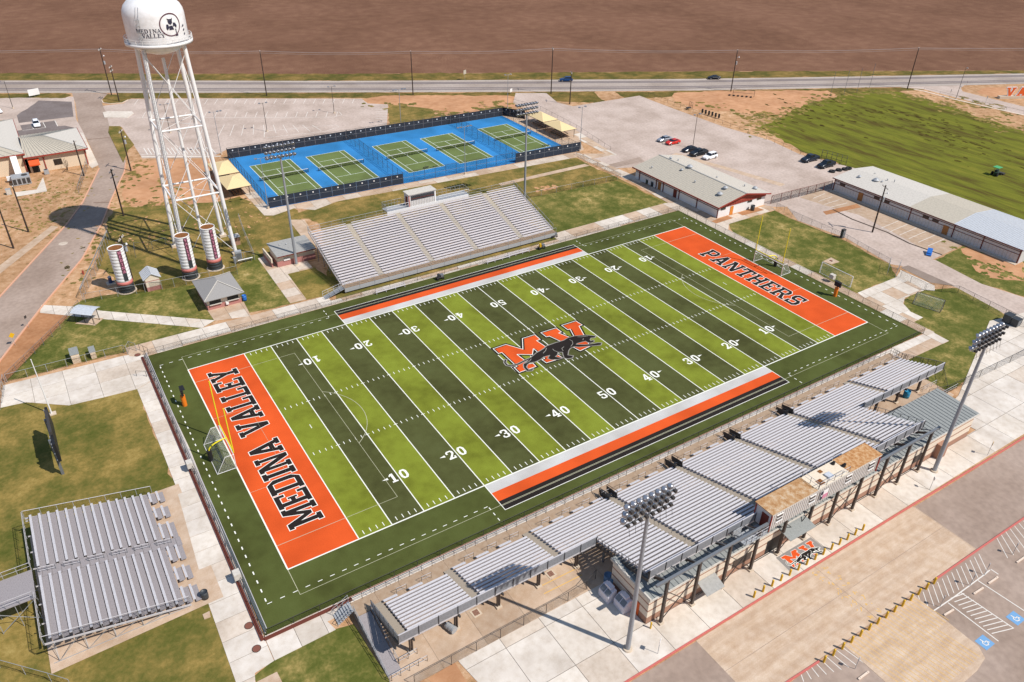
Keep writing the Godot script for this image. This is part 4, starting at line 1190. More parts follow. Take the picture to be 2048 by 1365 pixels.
	for x: float in [-48.9, 47.2]:
		var a := Vector3(x, 1.3, 35.6)
		var b := Vector3(x, 3.6, 43.0)
		for i in 7:
			var p := a.lerp(b, i / 6.0)
			box(g, "guard_post", M.steel_dark, p + Vector3(0, 0.55, 0), Vector3(0.06, 1.1, 0.06))
		if x < 0.0:
			bar(g, "side_panel", M.galv, a + Vector3(0, 0.5, 0), b + Vector3(0, 0.5, 0), 0.03, 0.85)
		else:
			web(g, a, b, 1.05, M.link_dark)
		pipe(g, "top_rail", M.steel, a + Vector3(0, 1.1, 0), b + Vector3(0, 1.1, 0), 0.03)
		bar(g, "side_girder", M.steel_dark, a - Vector3(0, 0.35, 0), b - Vector3(0, 0.35, 0), 0.16, 0.4)
	# columns, rakers and braces
	for i in 5:
		var x := -47.3 + i * 5.53
		wing_frame(g, x)
	for x: float in [32.1, 37.6, 43.2]:
		wing_frame(g, x)
	var prev := Vector3.ZERO
	for i in 11:
		var x := -21.9 + i * 4.79
		var under_box := x > -6.4 and x < 14.2
		var top := 5.9 if under_box else 7.3
		box(g, "column", M.steel_brown, Vector3(x, top * 0.5, 53.85), Vector3(0.3, top, 0.3))
		box(g, "column_base", M.concrete_up, Vector3(x, 0.16, 53.85), Vector3(0.6, 0.22, 0.6))
		bar(g, "raker", M.steel_dark, Vector3(x, 0.85, 36.2), Vector3(x, 5.75, 52.0), 0.16, 0.42)
		box(g, "column", M.steel, Vector3(x, 1.45, 43.4), Vector3(0.22, 2.9, 0.22))
		bar(g, "bracket", M.steel_brown, Vector3(x, 5.8, 52.0), Vector3(x, 5.8 if under_box else 6.9, 53.8), 0.16, 0.3)
		if i > 0 and i % 2 == 1:
			bar(g, "brace", M.steel_dark, Vector3(x - 4.79, 0.5, 53.85), Vector3(x, 5.4, 53.87), 0.08, 0.08)
			bar(g, "brace", M.steel_dark, Vector3(x - 4.79, 5.4, 53.83), Vector3(x, 0.5, 53.81), 0.08, 0.08)
		elif i > 0:
			bar(g, "tie", M.steel_dark, Vector3(x - 4.79, 1.2, 53.85), Vector3(x, 1.2, 53.85), 0.07, 0.07)
	bar(g, "back_beam", M.steel, Vector3(-23.6, 7.3, 53.85), Vector3(-6.4, 7.3, 53.85), 0.3, 0.3)
	bar(g, "back_beam", M.steel, Vector3(14.2, 7.3, 53.85), Vector3(27.6, 7.3, 53.85), 0.3, 0.3)
	for i in 8:
		var x := -21.9 + i * 2.3
		if x < -6.5:
			bar(g, "outrigger", M.steel, Vector3(x, 6.25, 52.05), Vector3(x, 7.1, 53.75), 0.1, 0.12)
	for i in 6:
		bar(g, "outrigger", M.steel, Vector3(15.0 + i * 2.3, 6.25, 52.05), Vector3(15.0 + i * 2.3, 7.1, 53.75), 0.1, 0.12)
	# stairs of the west end
	for i in 7:
		box(g, "stair_tread", M.galv, Vector3(-52.6 + i * 0.28, 0.17 * (i + 1), 34.3), Vector3(0.27, 0.04, 1.6))
	railing(g, Vector3(-52.8, 0.05, 33.45), Vector3(-50.8, 1.2, 33.45), 1.0, 3, M.galv, M.galv, 0.03)
	railing(g, Vector3(-52.8, 0.05, 35.15), Vector3(-50.8, 1.2, 35.15), 1.0, 3, M.galv, M.galv, 0.03)
	# ramp of the west end
	for i in 8:
		var z := 36.0 + i * 0.98
		bar(g, "ramp_plank", M.alu_deck, Vector3(-50.0, 1.17 - i * 0.14, z), Vector3(-50.0, 1.17 - (i + 1) * 0.14, z + 0.97), 1.6, 0.05)
	railing(g, Vector3(-50.85, 1.2, 35.5), Vector3(-50.85, 0.05, 44.4), 1.05, 8, M.galv, M.galv, 0.03, true, M.link)
	railing(g, Vector3(-49.15, 1.2, 36.0), Vector3(-49.15, 0.05, 43.0), 1.05, 6, M.steel_dark, M.galv, 0.03)
	railing(g, Vector3(-49.1, 0.05, 43.0), Vector3(-46.9, 0.05, 42.9), 0.95, 2, M.steel_dark, M.alu, 0.03)
	railing(g, Vector3(-50.6, 0.05, 44.4), Vector3(-46.4, 0.05, 44.3), 1.0, 4, M.steel_dark, M.alu, 0.03)
	# stair of the east end
	railing(g, Vector3(43.9, 0.05, 42.8), Vector3(47.4, 0.05, 42.8), 1.0, 3, M.galv, M.alu, 0.03)
	railing(g, Vector3(43.4, 0.05, 45.2), Vector3(49.4, 0.05, 45.2), 1.0, 5, M.steel_dark, M.alu, 0.03, true, M.link)
	railing(g, Vector3(47.5, 1.2, 34.0), Vector3(47.5, 1.2, 36.0), 1.1, 2, M.steel_dark, M.steel_dark, 0.03)
	for i in 7:
		box(g, "stair_tread", M.galv, Vector3(47.75 + i * 0.28, 1.05 - 0.16 * i, 35.2), Vector3(0.27, 0.04, 1.5))
	railing(g, Vector3(47.6, 1.2, 36.0), Vector3(49.6, 0.05, 36.0), 1.0, 3, M.steel_dark, M.steel_dark, 0.03)
	railing(g, Vector3(47.6, 1.2, 34.4), Vector3(49.6, 0.05, 34.4), 1.0, 3, M.steel_dark, M.steel_dark, 0.03)

func wing_frame(g: Node3D, x: float) -> void:
	box(g, "column", M.steel_brown, Vector3(x - 0.13, 1.55, 42.3), Vector3(0.14, 3.1, 0.25))
	box(g, "column", M.steel_brown, Vector3(x + 0.13, 1.55, 42.3), Vector3(0.14, 3.1, 0.25))
	box(g, "column_base", M.concrete_up, Vector3(x, 0.13, 42.3), Vector3(0.7, 0.2, 0.7))
	bar(g, "raker", M.steel_dark, Vector3(x, 0.85, 36.2), Vector3(x, 3.05, 43.0), 0.16, 0.36)
	bar(g, "raker_end", M.steel_dark, Vector3(x, 3.15, 43.0), Vector3(x, 3.15, 43.35), 0.16, 0.3)

func build_press_box() -> void:
	var g := thing("press_box", "long ribbed white press box with rust stained roof on the home grandstand", "press box", Vector3(3.9, 5.9, 53))
	box(g, "wall", M.white_rib, Vector3(3.9, 7.3, 52.75), Vector3(20.0, 2.7, 2.3))
	for i in 52:
		box(g, "wall_rib", M.roof_pale, Vector3(-5.9 + i * 0.384, 7.3, 53.93), Vector3(0.1, 2.66, 0.06))
	box(g, "roof", M.rust_roof, Vector3(-2.3, 8.72, 52.75), Vector3(7.9, 0.12, 2.7))
	box(g, "roof", M.rust_orange, Vector3(10.9, 8.72, 52.75), Vector3(6.4, 0.12, 2.7))
	box(g, "roof_deck", M.rust_pale, Vector3(4.68, 8.7, 52.75), Vector3(6.0, 0.1, 2.6))
	box(g, "roof_edge", M.roof_pale, Vector3(3.9, 8.66, 54.08), Vector3(20.2, 0.2, 0.06))
	box(g, "corner_trim", M.red_trim, Vector3(-6.13, 7.3, 54.0), Vector3(0.12, 2.7, 0.14))
	box(g, "corner_trim", M.red_trim, Vector3(13.93, 7.3, 54.0), Vector3(0.12, 2.7, 0.14))
	box(g, "corner_trim", M.red_trim, Vector3(-6.13, 7.3, 51.6), Vector3(0.12, 2.7, 0.14))
	box(g, "door", M.maroon, Vector3(-6.13, 7.05, 53.1), Vector3(0.08, 2.1, 1.0))
	for x: float in [-4.6, 1.2, 8.0, 12.5]:
		var w := box(g, "window", M.glass, Vector3(x, 7.5, 53.97), Vector3(0.95, 1.0, 0.06))
		box(w, "frame", M.white, Vector3(x, 8.03, 53.98), Vector3(1.1, 0.08, 0.12))
		box(w, "frame", M.white, Vector3(x, 7.5, 54.0), Vector3(1.0, 0.07, 0.1))
		box(w, "sill", M.white, Vector3(x, 6.96, 54.01), Vector3(1.15, 0.09, 0.16))
	railing(g, Vector3(1.9, 8.75, 54.0), Vector3(7.5, 8.75, 54.0), 1.0, 4, M.steel_dark, M.alu, 0.03)
	railing(g, Vector3(1.9, 8.75, 51.5), Vector3(7.5, 8.75, 51.5), 1.0, 4, M.alu, M.alu, 0.02)
	railing(g, Vector3(1.8, 8.75, 54.0), Vector3(1.8, 8.75, 51.5), 1.0, 2, M.steel_dark, M.alu, 0.03)
	box(g, "hatch", M.roof_white, Vector3(4.9, 8.85, 53.1), Vector3(0.9, 0.22, 0.9))
	box(g, "roof_patch", M.rust_top, Vector3(4.6, 8.76, 52.0), Vector3(0.6, 0.03, 0.5))
	box(g, "roof_patch", M.rust_top, Vector3(3.1, 8.76, 53.3), Vector3(0.9, 0.03, 0.9))
	for q in [Vector3(7.9, 9.0, 52.9), Vector3(7.1, 8.95, 51.9)]:
		var s := pipe(g, "speaker", M.black, q - Vector3(0, 0.2, 0), q + Vector3(0.1, 0.25, 0.1), 0.28, 0.14, 10)
		s.set_meta("label", "black horn loudspeaker on the roof deck")
	# banner with a star, hung on the wall
	var bn := thing("banner", "small flag banner with a star hung on the ribbed press box wall", "banner", Vector3(3.2, 6.6, 54.05))
	box(bn, "cloth", M.white, Vector3(3.3, 7.25, 54.04), Vector3(1.5, 1.4, 0.03))
	box(bn, "blue_field", M.navy, Vector3(2.85, 7.25, 54.065), Vector3(0.5, 1.38, 0.02))
	box(bn, "red_field", M.print_pink, Vector3(3.58, 6.92, 54.065), Vector3(0.94, 0.68, 0.02))
	var star := PackedVector2Array()
	for i in 10:
		var r := 0.22 if i % 2 == 0 else 0.09
		star.append(Vector2(2.85 + sin(TAU * i / 10.0) * r, 7.25 + cos(TAU * i / 10.0) * r))
	put(bn, "star", prism(star, 0.02, Transform3D(Basis.IDENTITY, Vector3(0, 0, 54.08))), M.white)
	# platform and rails by its west door
	var p := thing("press_box_landing", "steel landing with pipe rails at the west door of the press box", "landing", Vector3(-8, 5.9, 53.4))
	box(p, "deck", M.galv, Vector3(-8.2, 5.95, 53.3), Vector3(3.8, 0.1, 1.7))
	railing(p, Vector3(-10.0, 6.0, 54.1), Vector3(-6.4, 6.0, 54.1), 1.05, 4, M.steel_dark, M.alu, 0.03)
	railing(p, Vector3(-10.0, 6.0, 52.5), Vector3(-10.0, 6.0, 54.1), 1.05, 2, M.galv, M.galv, 0.03)
	bar(p, "gate_panel", M.galv, Vector3(-10.6, 6.7, 52.5), Vector3(-9.2, 6.7, 52.5), 0.06, 1.0)

func build_home_building() -> void:
	var g := thing("stadium_building", "low cream block building with brown bands and grey metal roof beneath the home grandstand", "building", Vector3(8, 0, 50))
	var x0 := -23.4
	var x1 := 39.4
	var cx := (x0 + x1) * 0.5
	var courses := [[0.0, 1.05, "brick_brown"], [1.05, 2.0, "block_cream"], [2.0, 2.25, "brick_brown"], [2.25, 3.2, "block_cream"], [3.2, 3.4, "brick_brown"], [3.4, 4.3, "block_cream"]]
	for c in courses:
		var yc: float = (c[0] + c[1]) * 0.5
		var h: float = c[1] - c[0] - 0.02
		box(g, "front_wall_course", M[c[2]], Vector3(cx, yc, 52.95), Vector3(x1 - x0, h, 0.25))
		box(g, "west_wall_course", M[c[2]], Vector3(x0 + 0.125, yc, 49.9), Vector3(0.25, h, 5.84))
		box(g, "east_wall_course", M[c[2]], Vector3(x1 - 0.125, yc, 49.9), Vector3(0.25, h, 5.84))
		box(g, "rear_wall_course", M[c[2]], Vector3(cx, yc, 46.85), Vector3(x1 - x0, h, 0.25))
	var n := 88
	var step := (x1 - x0 + 0.5) / n
	for i in n:
		var x := x0 - 0.25 + (i + 0.5) * step
		bar(g, "roof_panel", M.roof_slate, Vector3(x, 4.42, 53.35), Vector3(x, 4.75, 46.6), step - 0.02, 0.06)
		bar(g, "roof_seam", M.roof_seam, Vector3(x - step * 0.5, 4.45, 53.36), Vector3(x - step * 0.5, 4.78, 46.59), 0.05, 0.1)
	bar(g, "gutter", M.roof_pale, Vector3(x0 - 0.3, 4.36, 53.42), Vector3(x1 + 0.3, 4.36, 53.42), 0.14, 0.14)
	box(g, "parapet_cap", M.roof_pale, Vector3(x0 - 0.2, 4.6, 50), Vector3(0.2, 0.3, 6.9))
	var d := box(g, "door", M.orange, Vector3(x0 - 0.03, 1.1, 51.2), Vector3(0.1, 2.2, 1.1))
	d.set_meta("label", "orange metal door in the shaded end wall")
	for q in [[-8.5, 3.2], [26.5, 2.4], [0.6, 2.8]]:
		box(g, "shutter", M.steel_brown, Vector3(q[0], 1.7, 53.09), Vector3(q[1], 1.3, 0.06))
	bar(g, "awning", M.roof_grey, Vector3(-14.6, 2.4, 53.12), Vector3(-14.6, 1.75, 54.9), 2.8, 0.06)
	bar(g, "awning", M.roof_slate, Vector3(-0.6, 4.0, 53.12), Vector3(-0.6, 3.6, 55.2), 4.6, 0.08)
	box(g, "entrance", M.black, Vector3(-2.9, 1.2, 53.08), Vector3(2.6, 2.3, 0.06))
	box(g, "entrance", M.brick_brown, Vector3(31.5, 1.25, 53.5), Vector3(1.6, 2.4, 1.0))

func build_visitor_stand() -> void:
	var g := thing("grandstand", "pale aluminium visitors' grandstand with five blocks of seats behind the far sideline", "grandstand", Vector3(1.5, 0, -44))
	var xf := Transform3D(Basis(Vector3.UP, PI), Vector3(0, 0, -36.6))
	var secs: Array = []
	for s in [[-23.1, -15.5], [-14.3, -4.3], [-3.1, 6.2], [7.4, 17.4], [18.6, 26.2]]:
		secs.append([-s[1], -s[0]])
	var y0 := 1.45
	var rise := 0.213
	var tread := 0.72
	seat_rows(g, xf, PI, secs, 0, 22, y0, rise, tread, M.alu_pale, M.alu_pale, 0.58)
	for i in 22:
		for s in secs:
			box(g, "riser_plank", M.alu_pale, xf * Vector3((s[0] + s[1]) * 0.5, y0 + i * rise + rise * 0.3, i * tread - 0.05), Vector3(s[1] - s[0], rise * 0.6, 0.04), PI)
	for x: float in [-14.9, -3.7, 6.8, 18.0]:
		aisle_steps(g, xf, PI, -x, 1.1, 0, 22, y0, rise, tread, M.step_pale)
	box(g, "front_deck", M.conc_tan_up, Vector3(1.5, 1.3, -35.6), Vector3(49.6, 0.12, 1.5))
	for i in 16:
		box(g, "front_panel", M.galv, Vector3(-21.65 + i * 3.09, 0.8, -34.85), Vector3(3.05, 0.85, 0.08))
	for i in 17:
		pipe(g, "front_post", M.galv, Vector3(-23.2 + i * 3.09, 1.3, -34.8), Vector3(-23.2 + i * 3.09, 2.35, -34.8), 0.03)
	web(g, Vector3(-23.2, 1.3, -34.8), Vector3(26.2, 1.3, -34.8), 1.0, M.link)
	pipe(g, "front_rail", M.galv, Vector3(-23.2, 2.35, -34.8), Vector3(26.2, 2.35, -34.8), 0.03)
	# ramp to the west
	for i in 4:
		bar(g, "ramp_plank", M.galv, Vector3(-23.2 - i * 1.0, 1.25 - i * 0.3, -35.4), Vector3(-24.15 - i * 1.0, 0.97 - i * 0.3, -35.4), 1.4, 0.06)
	railing(g, Vector3(-27.2, 0.05, -36.2), Vector3(-20.4, 1.4, -36.2), 1.0, 6, M.alu, M.alu, 0.035)
	railing(g, Vector3(-27.2, 0.05, -34.6), Vector3(-23.2, 1.3, -34.6), 1.0, 4, M.galv, M.galv, 0.03, true, M.link)
	# sides and back
	for x: float in [-23.35, 26.4]:
		var a := Vector3(x, 1.5, -36.2)
		var b := Vector3(x, 6.05, -52.3)
		bar(g, "side_stringer", M.alu_pale, a, b, 0.1, 0.35)
		for i in 12:
			var p := a.lerp(b, i / 11.0)
			pipe(g, "side_post", M.galv, p, p + Vector3(0, 1.1, 0), 0.03)
		pipe(g, "side_rail", M.galv, a + Vector3(0, 1.1, 0), b + Vector3(0, 1.1, 0), 0.03)
		web(g, a, b, 1.05, M.link)
	for q in [[-23.35, -5.7], [14.4, 26.4]]:
		var n := int((q[1] - q[0]) / 2.4)
		railing(g, Vector3(q[0], 5.9, -52.5), Vector3(q[1], 5.9, -52.5), 1.3, n, M.galv, M.galv, 0.03, true, M.link)
	for i in 12:
		var x := -22.5 + i * 4.4
		bar(g, "raker", M.steel, Vector3(x, 1.0, -36.4), Vector3(x, 5.6, -52.2), 0.12, 0.3)
		for k in 5:
			var t := (k + 0.5) / 5.0
			pipe(g, "leg", M.steel, Vector3(x, 0.0, lerpf(-36.4, -52.2, t)), Vector3(x, lerpf(1.0, 5.6, t), lerpf(-36.4, -52.2, t)), 0.07)
		bar(g, "brace", M.steel, Vector3(x, 0.3, -45.0), Vector3(x, 4.6, -50.6), 0.06, 0.06)
	# press booth with open decks at the top row
	var pb := thing("press_box", "small white ribbed press booth on the top row of the visitors' grandstand", "press box", Vector3(3, 6.3, -54))
	box(pb, "base", M.white, Vector3(4.4, 6.05, -52.62), Vector3(20.2, 0.75, 0.1))
	box(pb, "deck", M.galv, Vector3(4.4, 6.35, -53.9), Vector3(20.2, 0.1, 2.5))
	box(pb, "wall", M.white_rib, Vector3(2.9, 7.7, -54.0), Vector3(6.4, 2.7, 2.4))
	for i in 16:
		box(pb, "wall_rib", M.roof_pale, Vector3(-0.05 + i * 0.39, 7.0, -52.77), Vector3(0.09, 1.2, 0.06))
	box(pb, "roof", M.roof_pale, Vector3(2.9, 9.12, -53.95), Vector3(6.8, 0.14, 2.8))
	box(pb, "corner_trim", M.brick_pink, Vector3(-0.3, 7.7, -52.78), Vector3(0.3, 2.7, 0.1))
	box(pb, "corner_trim", M.white, Vector3(6.05, 7.7, -52.78), Vector3(0.3, 2.7, 0.1))
	for k in 6:
		var w := box(pb, "window", M.glass, Vector3(0.6 + k * 0.95, 8.2, -52.77), Vector3(0.9, 1.0, 0.06))
		box(w, "bar", M.maroon, Vector3(0.6 + k * 0.95, 8.1, -52.73), Vector3(0.92, 0.09, 0.05))
	box(pb, "door", M.maroon, Vector3(-0.33, 7.4, -54.0), Vector3(0.08, 2.0, 0.9))
	for q in [[-5.7, -0.5], [6.8, 14.5]]:
		railing(pb, Vector3(q[0], 6.4, -52.65), Vector3(q[1], 6.4, -52.65), 1.15, 7, M.alu, M.white, 0.04)
		railing(pb, Vector3(q[0], 6.4, -55.1), Vector3(q[1], 6.4, -55.1), 1.4, 7, M.galv, M.galv, 0.03, true, M.link)
		var e: float = q[0] if q[0] < 0.0 else q[1]
		railing(pb, Vector3(e, 6.4, -55.1), Vector3(e, 6.4, -52.65), 1.3, 2, M.galv, M.galv, 0.03, true, M.link)
	for k in 8:
		pipe(pb, "leg", M.steel, Vector3(-5.4 + k * 2.8, 0, -55.0), Vector3(-5.4 + k * 2.8, 6.3, -55.0), 0.07)

func build_west_bleacher() -> void:
	var g := thing("bleacher", "grey aluminium bleacher with a middle aisle behind the left end zone", "bleacher", Vector3(-72, 0, 13.4))
	sheet(self, "bleacher_pad", pv([-80.4, 2.4, -62.5, 2.4, -62.5, 24.4, -80.4, 24.9]), 0.052, M.conc_tan)
	var xf := Transform3D(Basis(Vector3.UP, -PI * 0.5), Vector3(-65.4, 0, 0))
	var y0 := 0.35
	var rise := 0.205
	var tread := 0.93
	seat_rows(g, xf, -PI * 0.5, [[3.2, 12.5], [14.1, 23.7]], 2, 16, y0, rise, tread, M.alu, M.alu_deck, 0.62)
	for i in 2:
		for s in [[3.2, 5.2], [6.3, 8.4], [9.6, 12.5], [14.1, 16.6], [17.8, 20.0], [21.2, 23.7]]:
			var c: float = (s[0] + s[1]) * 0.5
			box(g, "seat_plank", M.alu, xf * Vector3(c, y0 + i * rise + 0.43, i * tread), Vector3(s[1] - s[0], 0.05, 0.27), -PI * 0.5)
			box(g, "foot_plank", M.alu_deck, xf * Vector3(c, y0 + i * rise, i * tread - 0.4), Vector3(s[1] - s[0], 0.05, 0.62), -PI * 0.5)
	aisle_steps(g, xf, -PI * 0.5, 13.3, 1.5, 0, 16, y0, rise, tread, M.alu_deck)
	for i in 16:
		box(g, "aisle_deck", M.alu_deck, xf * Vector3(13.3, y0 + i * rise - 0.04, i * tread - 0.35), Vector3(1.58, 0.04, 0.92), -PI * 0.5)
	for k in 6:
		var i := k * 2.6
		var a: Vector3 = xf * Vector3(13.3, y0 + i * rise, i * tread + 0.3)
		var b: Vector3 = xf * Vector3(13.3, y0 + (i + 1.7) * rise, (i + 1.7) * tread + 0.3)
		railing(g, a, b, 0.95, 2, M.steel, M.alu, 0.035)
	# side and back guards
	var ys := y0 + 15 * rise
	for z: float in [3.05, 23.85]:
		var a := Vector3(-65.9, y0 + 0.3, z)
		var b := Vector3(-80.0, ys + 0.1, z)
		for i in 9:
			var p := a.lerp(b, i / 8.0)
			pipe(g, "guard_post", M.galv, p, p + Vector3(0, 1.15, 0), 0.03)
		pipe(g, "guard_rail", M.alu, a + Vector3(0, 1.15, 0), b + Vector3(0, 1.15, 0), 0.035)
		web(g, a, b, 1.1, M.link)
		bar(g, "side_stringer", M.alu, a - Vector3(0, 0.3, 0), b - Vector3(0, 0.1, 0), 0.06, 0.25)
	for q in [[3.05, 12.4], [17.0, 23.85]]:
		railing(g, Vector3(-80.1, ys, q[0]), Vector3(-80.1, ys, q[1]), 1.15, 5, M.galv, M.alu, 0.03, true, M.link)
	# landing behind the aisle
	box(g, "landing", M.alu_deck, Vector3(-82.2, ys + 0.05, 14.6), Vector3(4.2, 0.08, 4.6))
	railing(g, Vector3(-80.1, ys + 0.1, 12.3), Vector3(-84.3, ys + 0.1, 12.3), 1.1, 3, M.galv, M.alu, 0.03, true, M.link)
	railing(g, Vector3(-84.3, ys + 0.1, 12.3), Vector3(-84.3, ys + 0.1, 16.9), 1.1, 3, M.galv, M.alu, 0.03, true, M.link)
	railing(g, Vector3(-84.3, ys + 0.1, 16.9), Vector3(-80.3, ys + 0.1, 16.9), 1.1, 3, M.galv, M.alu, 0.03)
	for x: float in [-84.2, -82.2, -80.4]:
		for z: float in [12.4, 14.6, 16.8]:
			pipe(g, "leg", M.galv, Vector3(x, 0, z), Vector3(x, ys, z), 0.035)
	for z: float in [12.4, 16.8]:
		bar(g, "brace", M.galv, Vector3(-84.2, 0.2, z), Vector3(-80.4, ys - 0.2, z), 0.05, 0.05)
		bar(g, "brace", M.galv, Vector3(-84.2, ys - 0.2, z), Vector3(-80.4, 0.2, z), 0.05, 0.05)
	# frames
	for k in 8:
		var z := 3.4 + k * 2.9
		bar(g, "stringer", M.alu, Vector3(-66.0, y0 - 0.15, z), Vector3(-80.0, ys - 0.15, z), 0.05, 0.16)
		for j in 5:
			var t := (j + 0.8) / 5.0
			var x := lerpf(-66.0, -80.0, minf(t, 1.0))
			var y := lerpf(y0, ys, minf(t, 1.0)) - 0.2
			pipe(g, "leg", M.galv, Vector3(x, 0.05, z), Vector3(x, y, z), 0.03)
			bar(g, "brace", M.galv, Vector3(x, 0.1, z), Vector3(x + 2.4, y - 0.55, z), 0.04, 0.04)
		bar(g, "ground_sill", M.galv, Vector3(-66.0, 0.08, z), Vector3(-80.0, 0.08, z), 0.06, 0.06)
	for j in 5:
		var t := (j + 0.8) / 5.0
		var x := lerpf(-66.0, -80.0, minf(t, 1.0))
		bar(g, "brace", M.galv, Vector3(x, 0.15, 20.8), Vector3(x, lerpf(y0, ys, minf(t, 1.0)) - 0.3, 23.7), 0.04, 0.04)
		bar(g, "brace", M.galv, Vector3(x, 0.15, 23.7), Vector3(x, lerpf(y0, ys, minf(t, 1.0)) - 0.3, 20.8), 0.04, 0.04)

# a sloping roof plane of n ribbed sheets; a,b along the eave, d,c along the ridge
func roof_plane(g: Node3D, a: Vector3, b: Vector3, c: Vector3, d: Vector3, n: int, m: Material, seam: Material, th := 0.08) -> void:
	var up := (b - a).cross(d - a).normalized()
	if up.y < 0.0:
		up = -up
	for i in n:
		var t0 := i / float(n)
		var t1 := (i + 1) / float(n)
		var p := [a.lerp(b, t0), a.lerp(b, t1), d.lerp(c, t1), d.lerp(c, t0)]
		var st := new_st()
		var q: Array = []
		for v: Vector3 in p:
			q.append(v + up * th)
		var cc := Vector3.ZERO
		for v: Vector3 in p:
			cc += v * 0.25
		for f in [[q[0], q[1], q[2], q[3]], [p[0], p[1], p[2], p[3]], [p[0], p[1], q[1], q[0]], [p[2], p[3], q[3], q[2]], [p[1], p[2], q[2], q[1]], [p[3], p[0], q[0], q[3]]]:
			face(st, f, cc + up * th * 0.5)
		put(g, "roof_sheet", st.commit(), m)
		if i > 0 and seam:
			bar(g, "roof_seam", seam, a.lerp(b, t0) + up * (th + 0.02), d.lerp(c, t0) + up * (th + 0.02), 0.06, 0.05)

# quad facing away from a centre
func face(st: SurfaceTool, f: Array, centre: Vector3) -> void:
	var n: Vector3 = (f[2] - f[0]).cross(f[1] - f[0])
	if n.dot(f[0] - centre) < 0.0:
		quad(st, f[3], f[2], f[1], f[0])
	else:
		quad(st, f[0], f[1], f[2], f[3])

func vent(g: Node3D, p: Vector3, r: float, h: float) -> void:
	var v := pipe(g, "roof_vent", M.galv, p, p + Vector3(0, h, 0), r, -1.0, 10)
	pipe(v, "cap", M.galv, p + Vector3(0, h, 0), p + Vector3(0, h + r * 0.8, 0), r * 1.5, r * 0.5, 10)

func build_field_house() -> void:
	var g := thing("field_house", "white walled field house with tan ribbed gable roof and red gable end", "building", Vector3(72.5, 0, -38.5))
	box(g, "wall", M.white, Vector3(72.7, 1.5, -38.8), Vector3(15.6, 3.0, 29.6))
	var e := 3.05
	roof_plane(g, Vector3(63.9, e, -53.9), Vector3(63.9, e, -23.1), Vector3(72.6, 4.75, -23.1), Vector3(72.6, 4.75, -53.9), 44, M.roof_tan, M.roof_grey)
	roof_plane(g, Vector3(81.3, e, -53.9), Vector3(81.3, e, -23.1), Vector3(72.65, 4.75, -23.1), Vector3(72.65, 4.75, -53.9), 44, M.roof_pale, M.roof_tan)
	bar(g, "ridge_cap", M.roof_grey, Vector3(72.62, 4.87, -53.9), Vector3(72.62, 4.87, -23.1), 0.35, 0.05)
	bar(g, "eave_trim", M.red_trim, Vector3(63.85, e - 0.05, -53.95), Vector3(63.85, e - 0.05, -23.05), 0.1, 0.3)
	for z: float in [-23.55, -53.6]:
		put(g, "gable", prism(pv([64.9, 3.0, 80.5, 3.0, 80.5, 2.4, 64.9, 2.4]), 0.1, Transform3D(Basis.IDENTITY, Vector3(0, 0, z - 0.42))), M.red_panel)
		put(g, "gable", prism(pv([64.9, 3.02, 80.5, 3.02, 72.6, 4.55]), 0.12, Transform3D(Basis.IDENTITY, Vector3(0, 0, z - 0.44))), M.red_panel)
	bar(g, "gable_trim", M.red_trim, Vector3(63.9, e + 0.0, -23.05), Vector3(72.6, 4.78, -23.05), 0.1, 0.3)
	bar(g, "gable_trim", M.red_trim, Vector3(81.3, e + 0.0, -23.05), Vector3(72.6, 4.78, -23.05), 0.1, 0.3)
	for i in 28:
		var x := 65.1 + i * 0.56
		box(g, "gable_rib", M.red_trim, Vector3(x, 2.72, -23.82), Vector3(0.08, 0.6, 0.05))
	for z: float in [-52.0, -45.5, -42.9, -37.2, -31.0, -24.1]:
		box(g, "wall_post", M.maroon, Vector3(64.83, 1.5, z), Vector3(0.14, 3.0, 0.22))
	box(g, "wall_girt", M.maroon, Vector3(64.85, 2.0, -38.8), Vector3(0.08, 0.12, 29.6))
	var d := box(g, "door", M.brown_door, Vector3(64.83, 1.05, -44.3), Vector3(0.1, 2.1, 1.0))
	d.set_meta("label", "tan door in the long shaded wall")
	box(g, "door", M.maroon, Vector3(64.83, 1.05, -38.6), Vector3(0.1, 2.1, 1.1))
	box(g, "door", M.orange_door, Vector3(69.3, 1.05, -23.95), Vector3(1.0, 2.1, 0.1))
	box(g, "window", M.glass, Vector3(66.4, 2.1, -23.95), Vector3(1.5, 0.6, 0.08))
	box(g, "window", M.glass, Vector3(75.2, 2.1, -23.95), Vector3(1.5, 0.5, 0.08))
	box(g, "window", M.glass, Vector3(78.4, 2.1, -23.95), Vector3(1.5, 0.5, 0.08))
	for q in [[73.4, -50.2, 0.3, 0.4], [74.6, -48.7, 0.12, 0.5], [72.9, -42.6, 0.55, 0.5], [70.6, -43.0, 0.3, 0.3], [66.6, -49.6, 0.15, 0.5], [68.5, -36.0, 0.15, 0.5], [74.6, -34.8, 0.14, 0.4], [77.4, -28.2, 0.14, 0.5], [71.0, -28.4, 0.45, 0.4], [68.1, -27.2, 0.5, 0.45], [79.0, -26.2, 0.45, 0.4]]:
		var ry: float = 4.75 - absf(q[0] - 72.6) * 0.195
		vent(g, Vector3(q[0], ry + 0.05, q[1]), q[2], q[3])

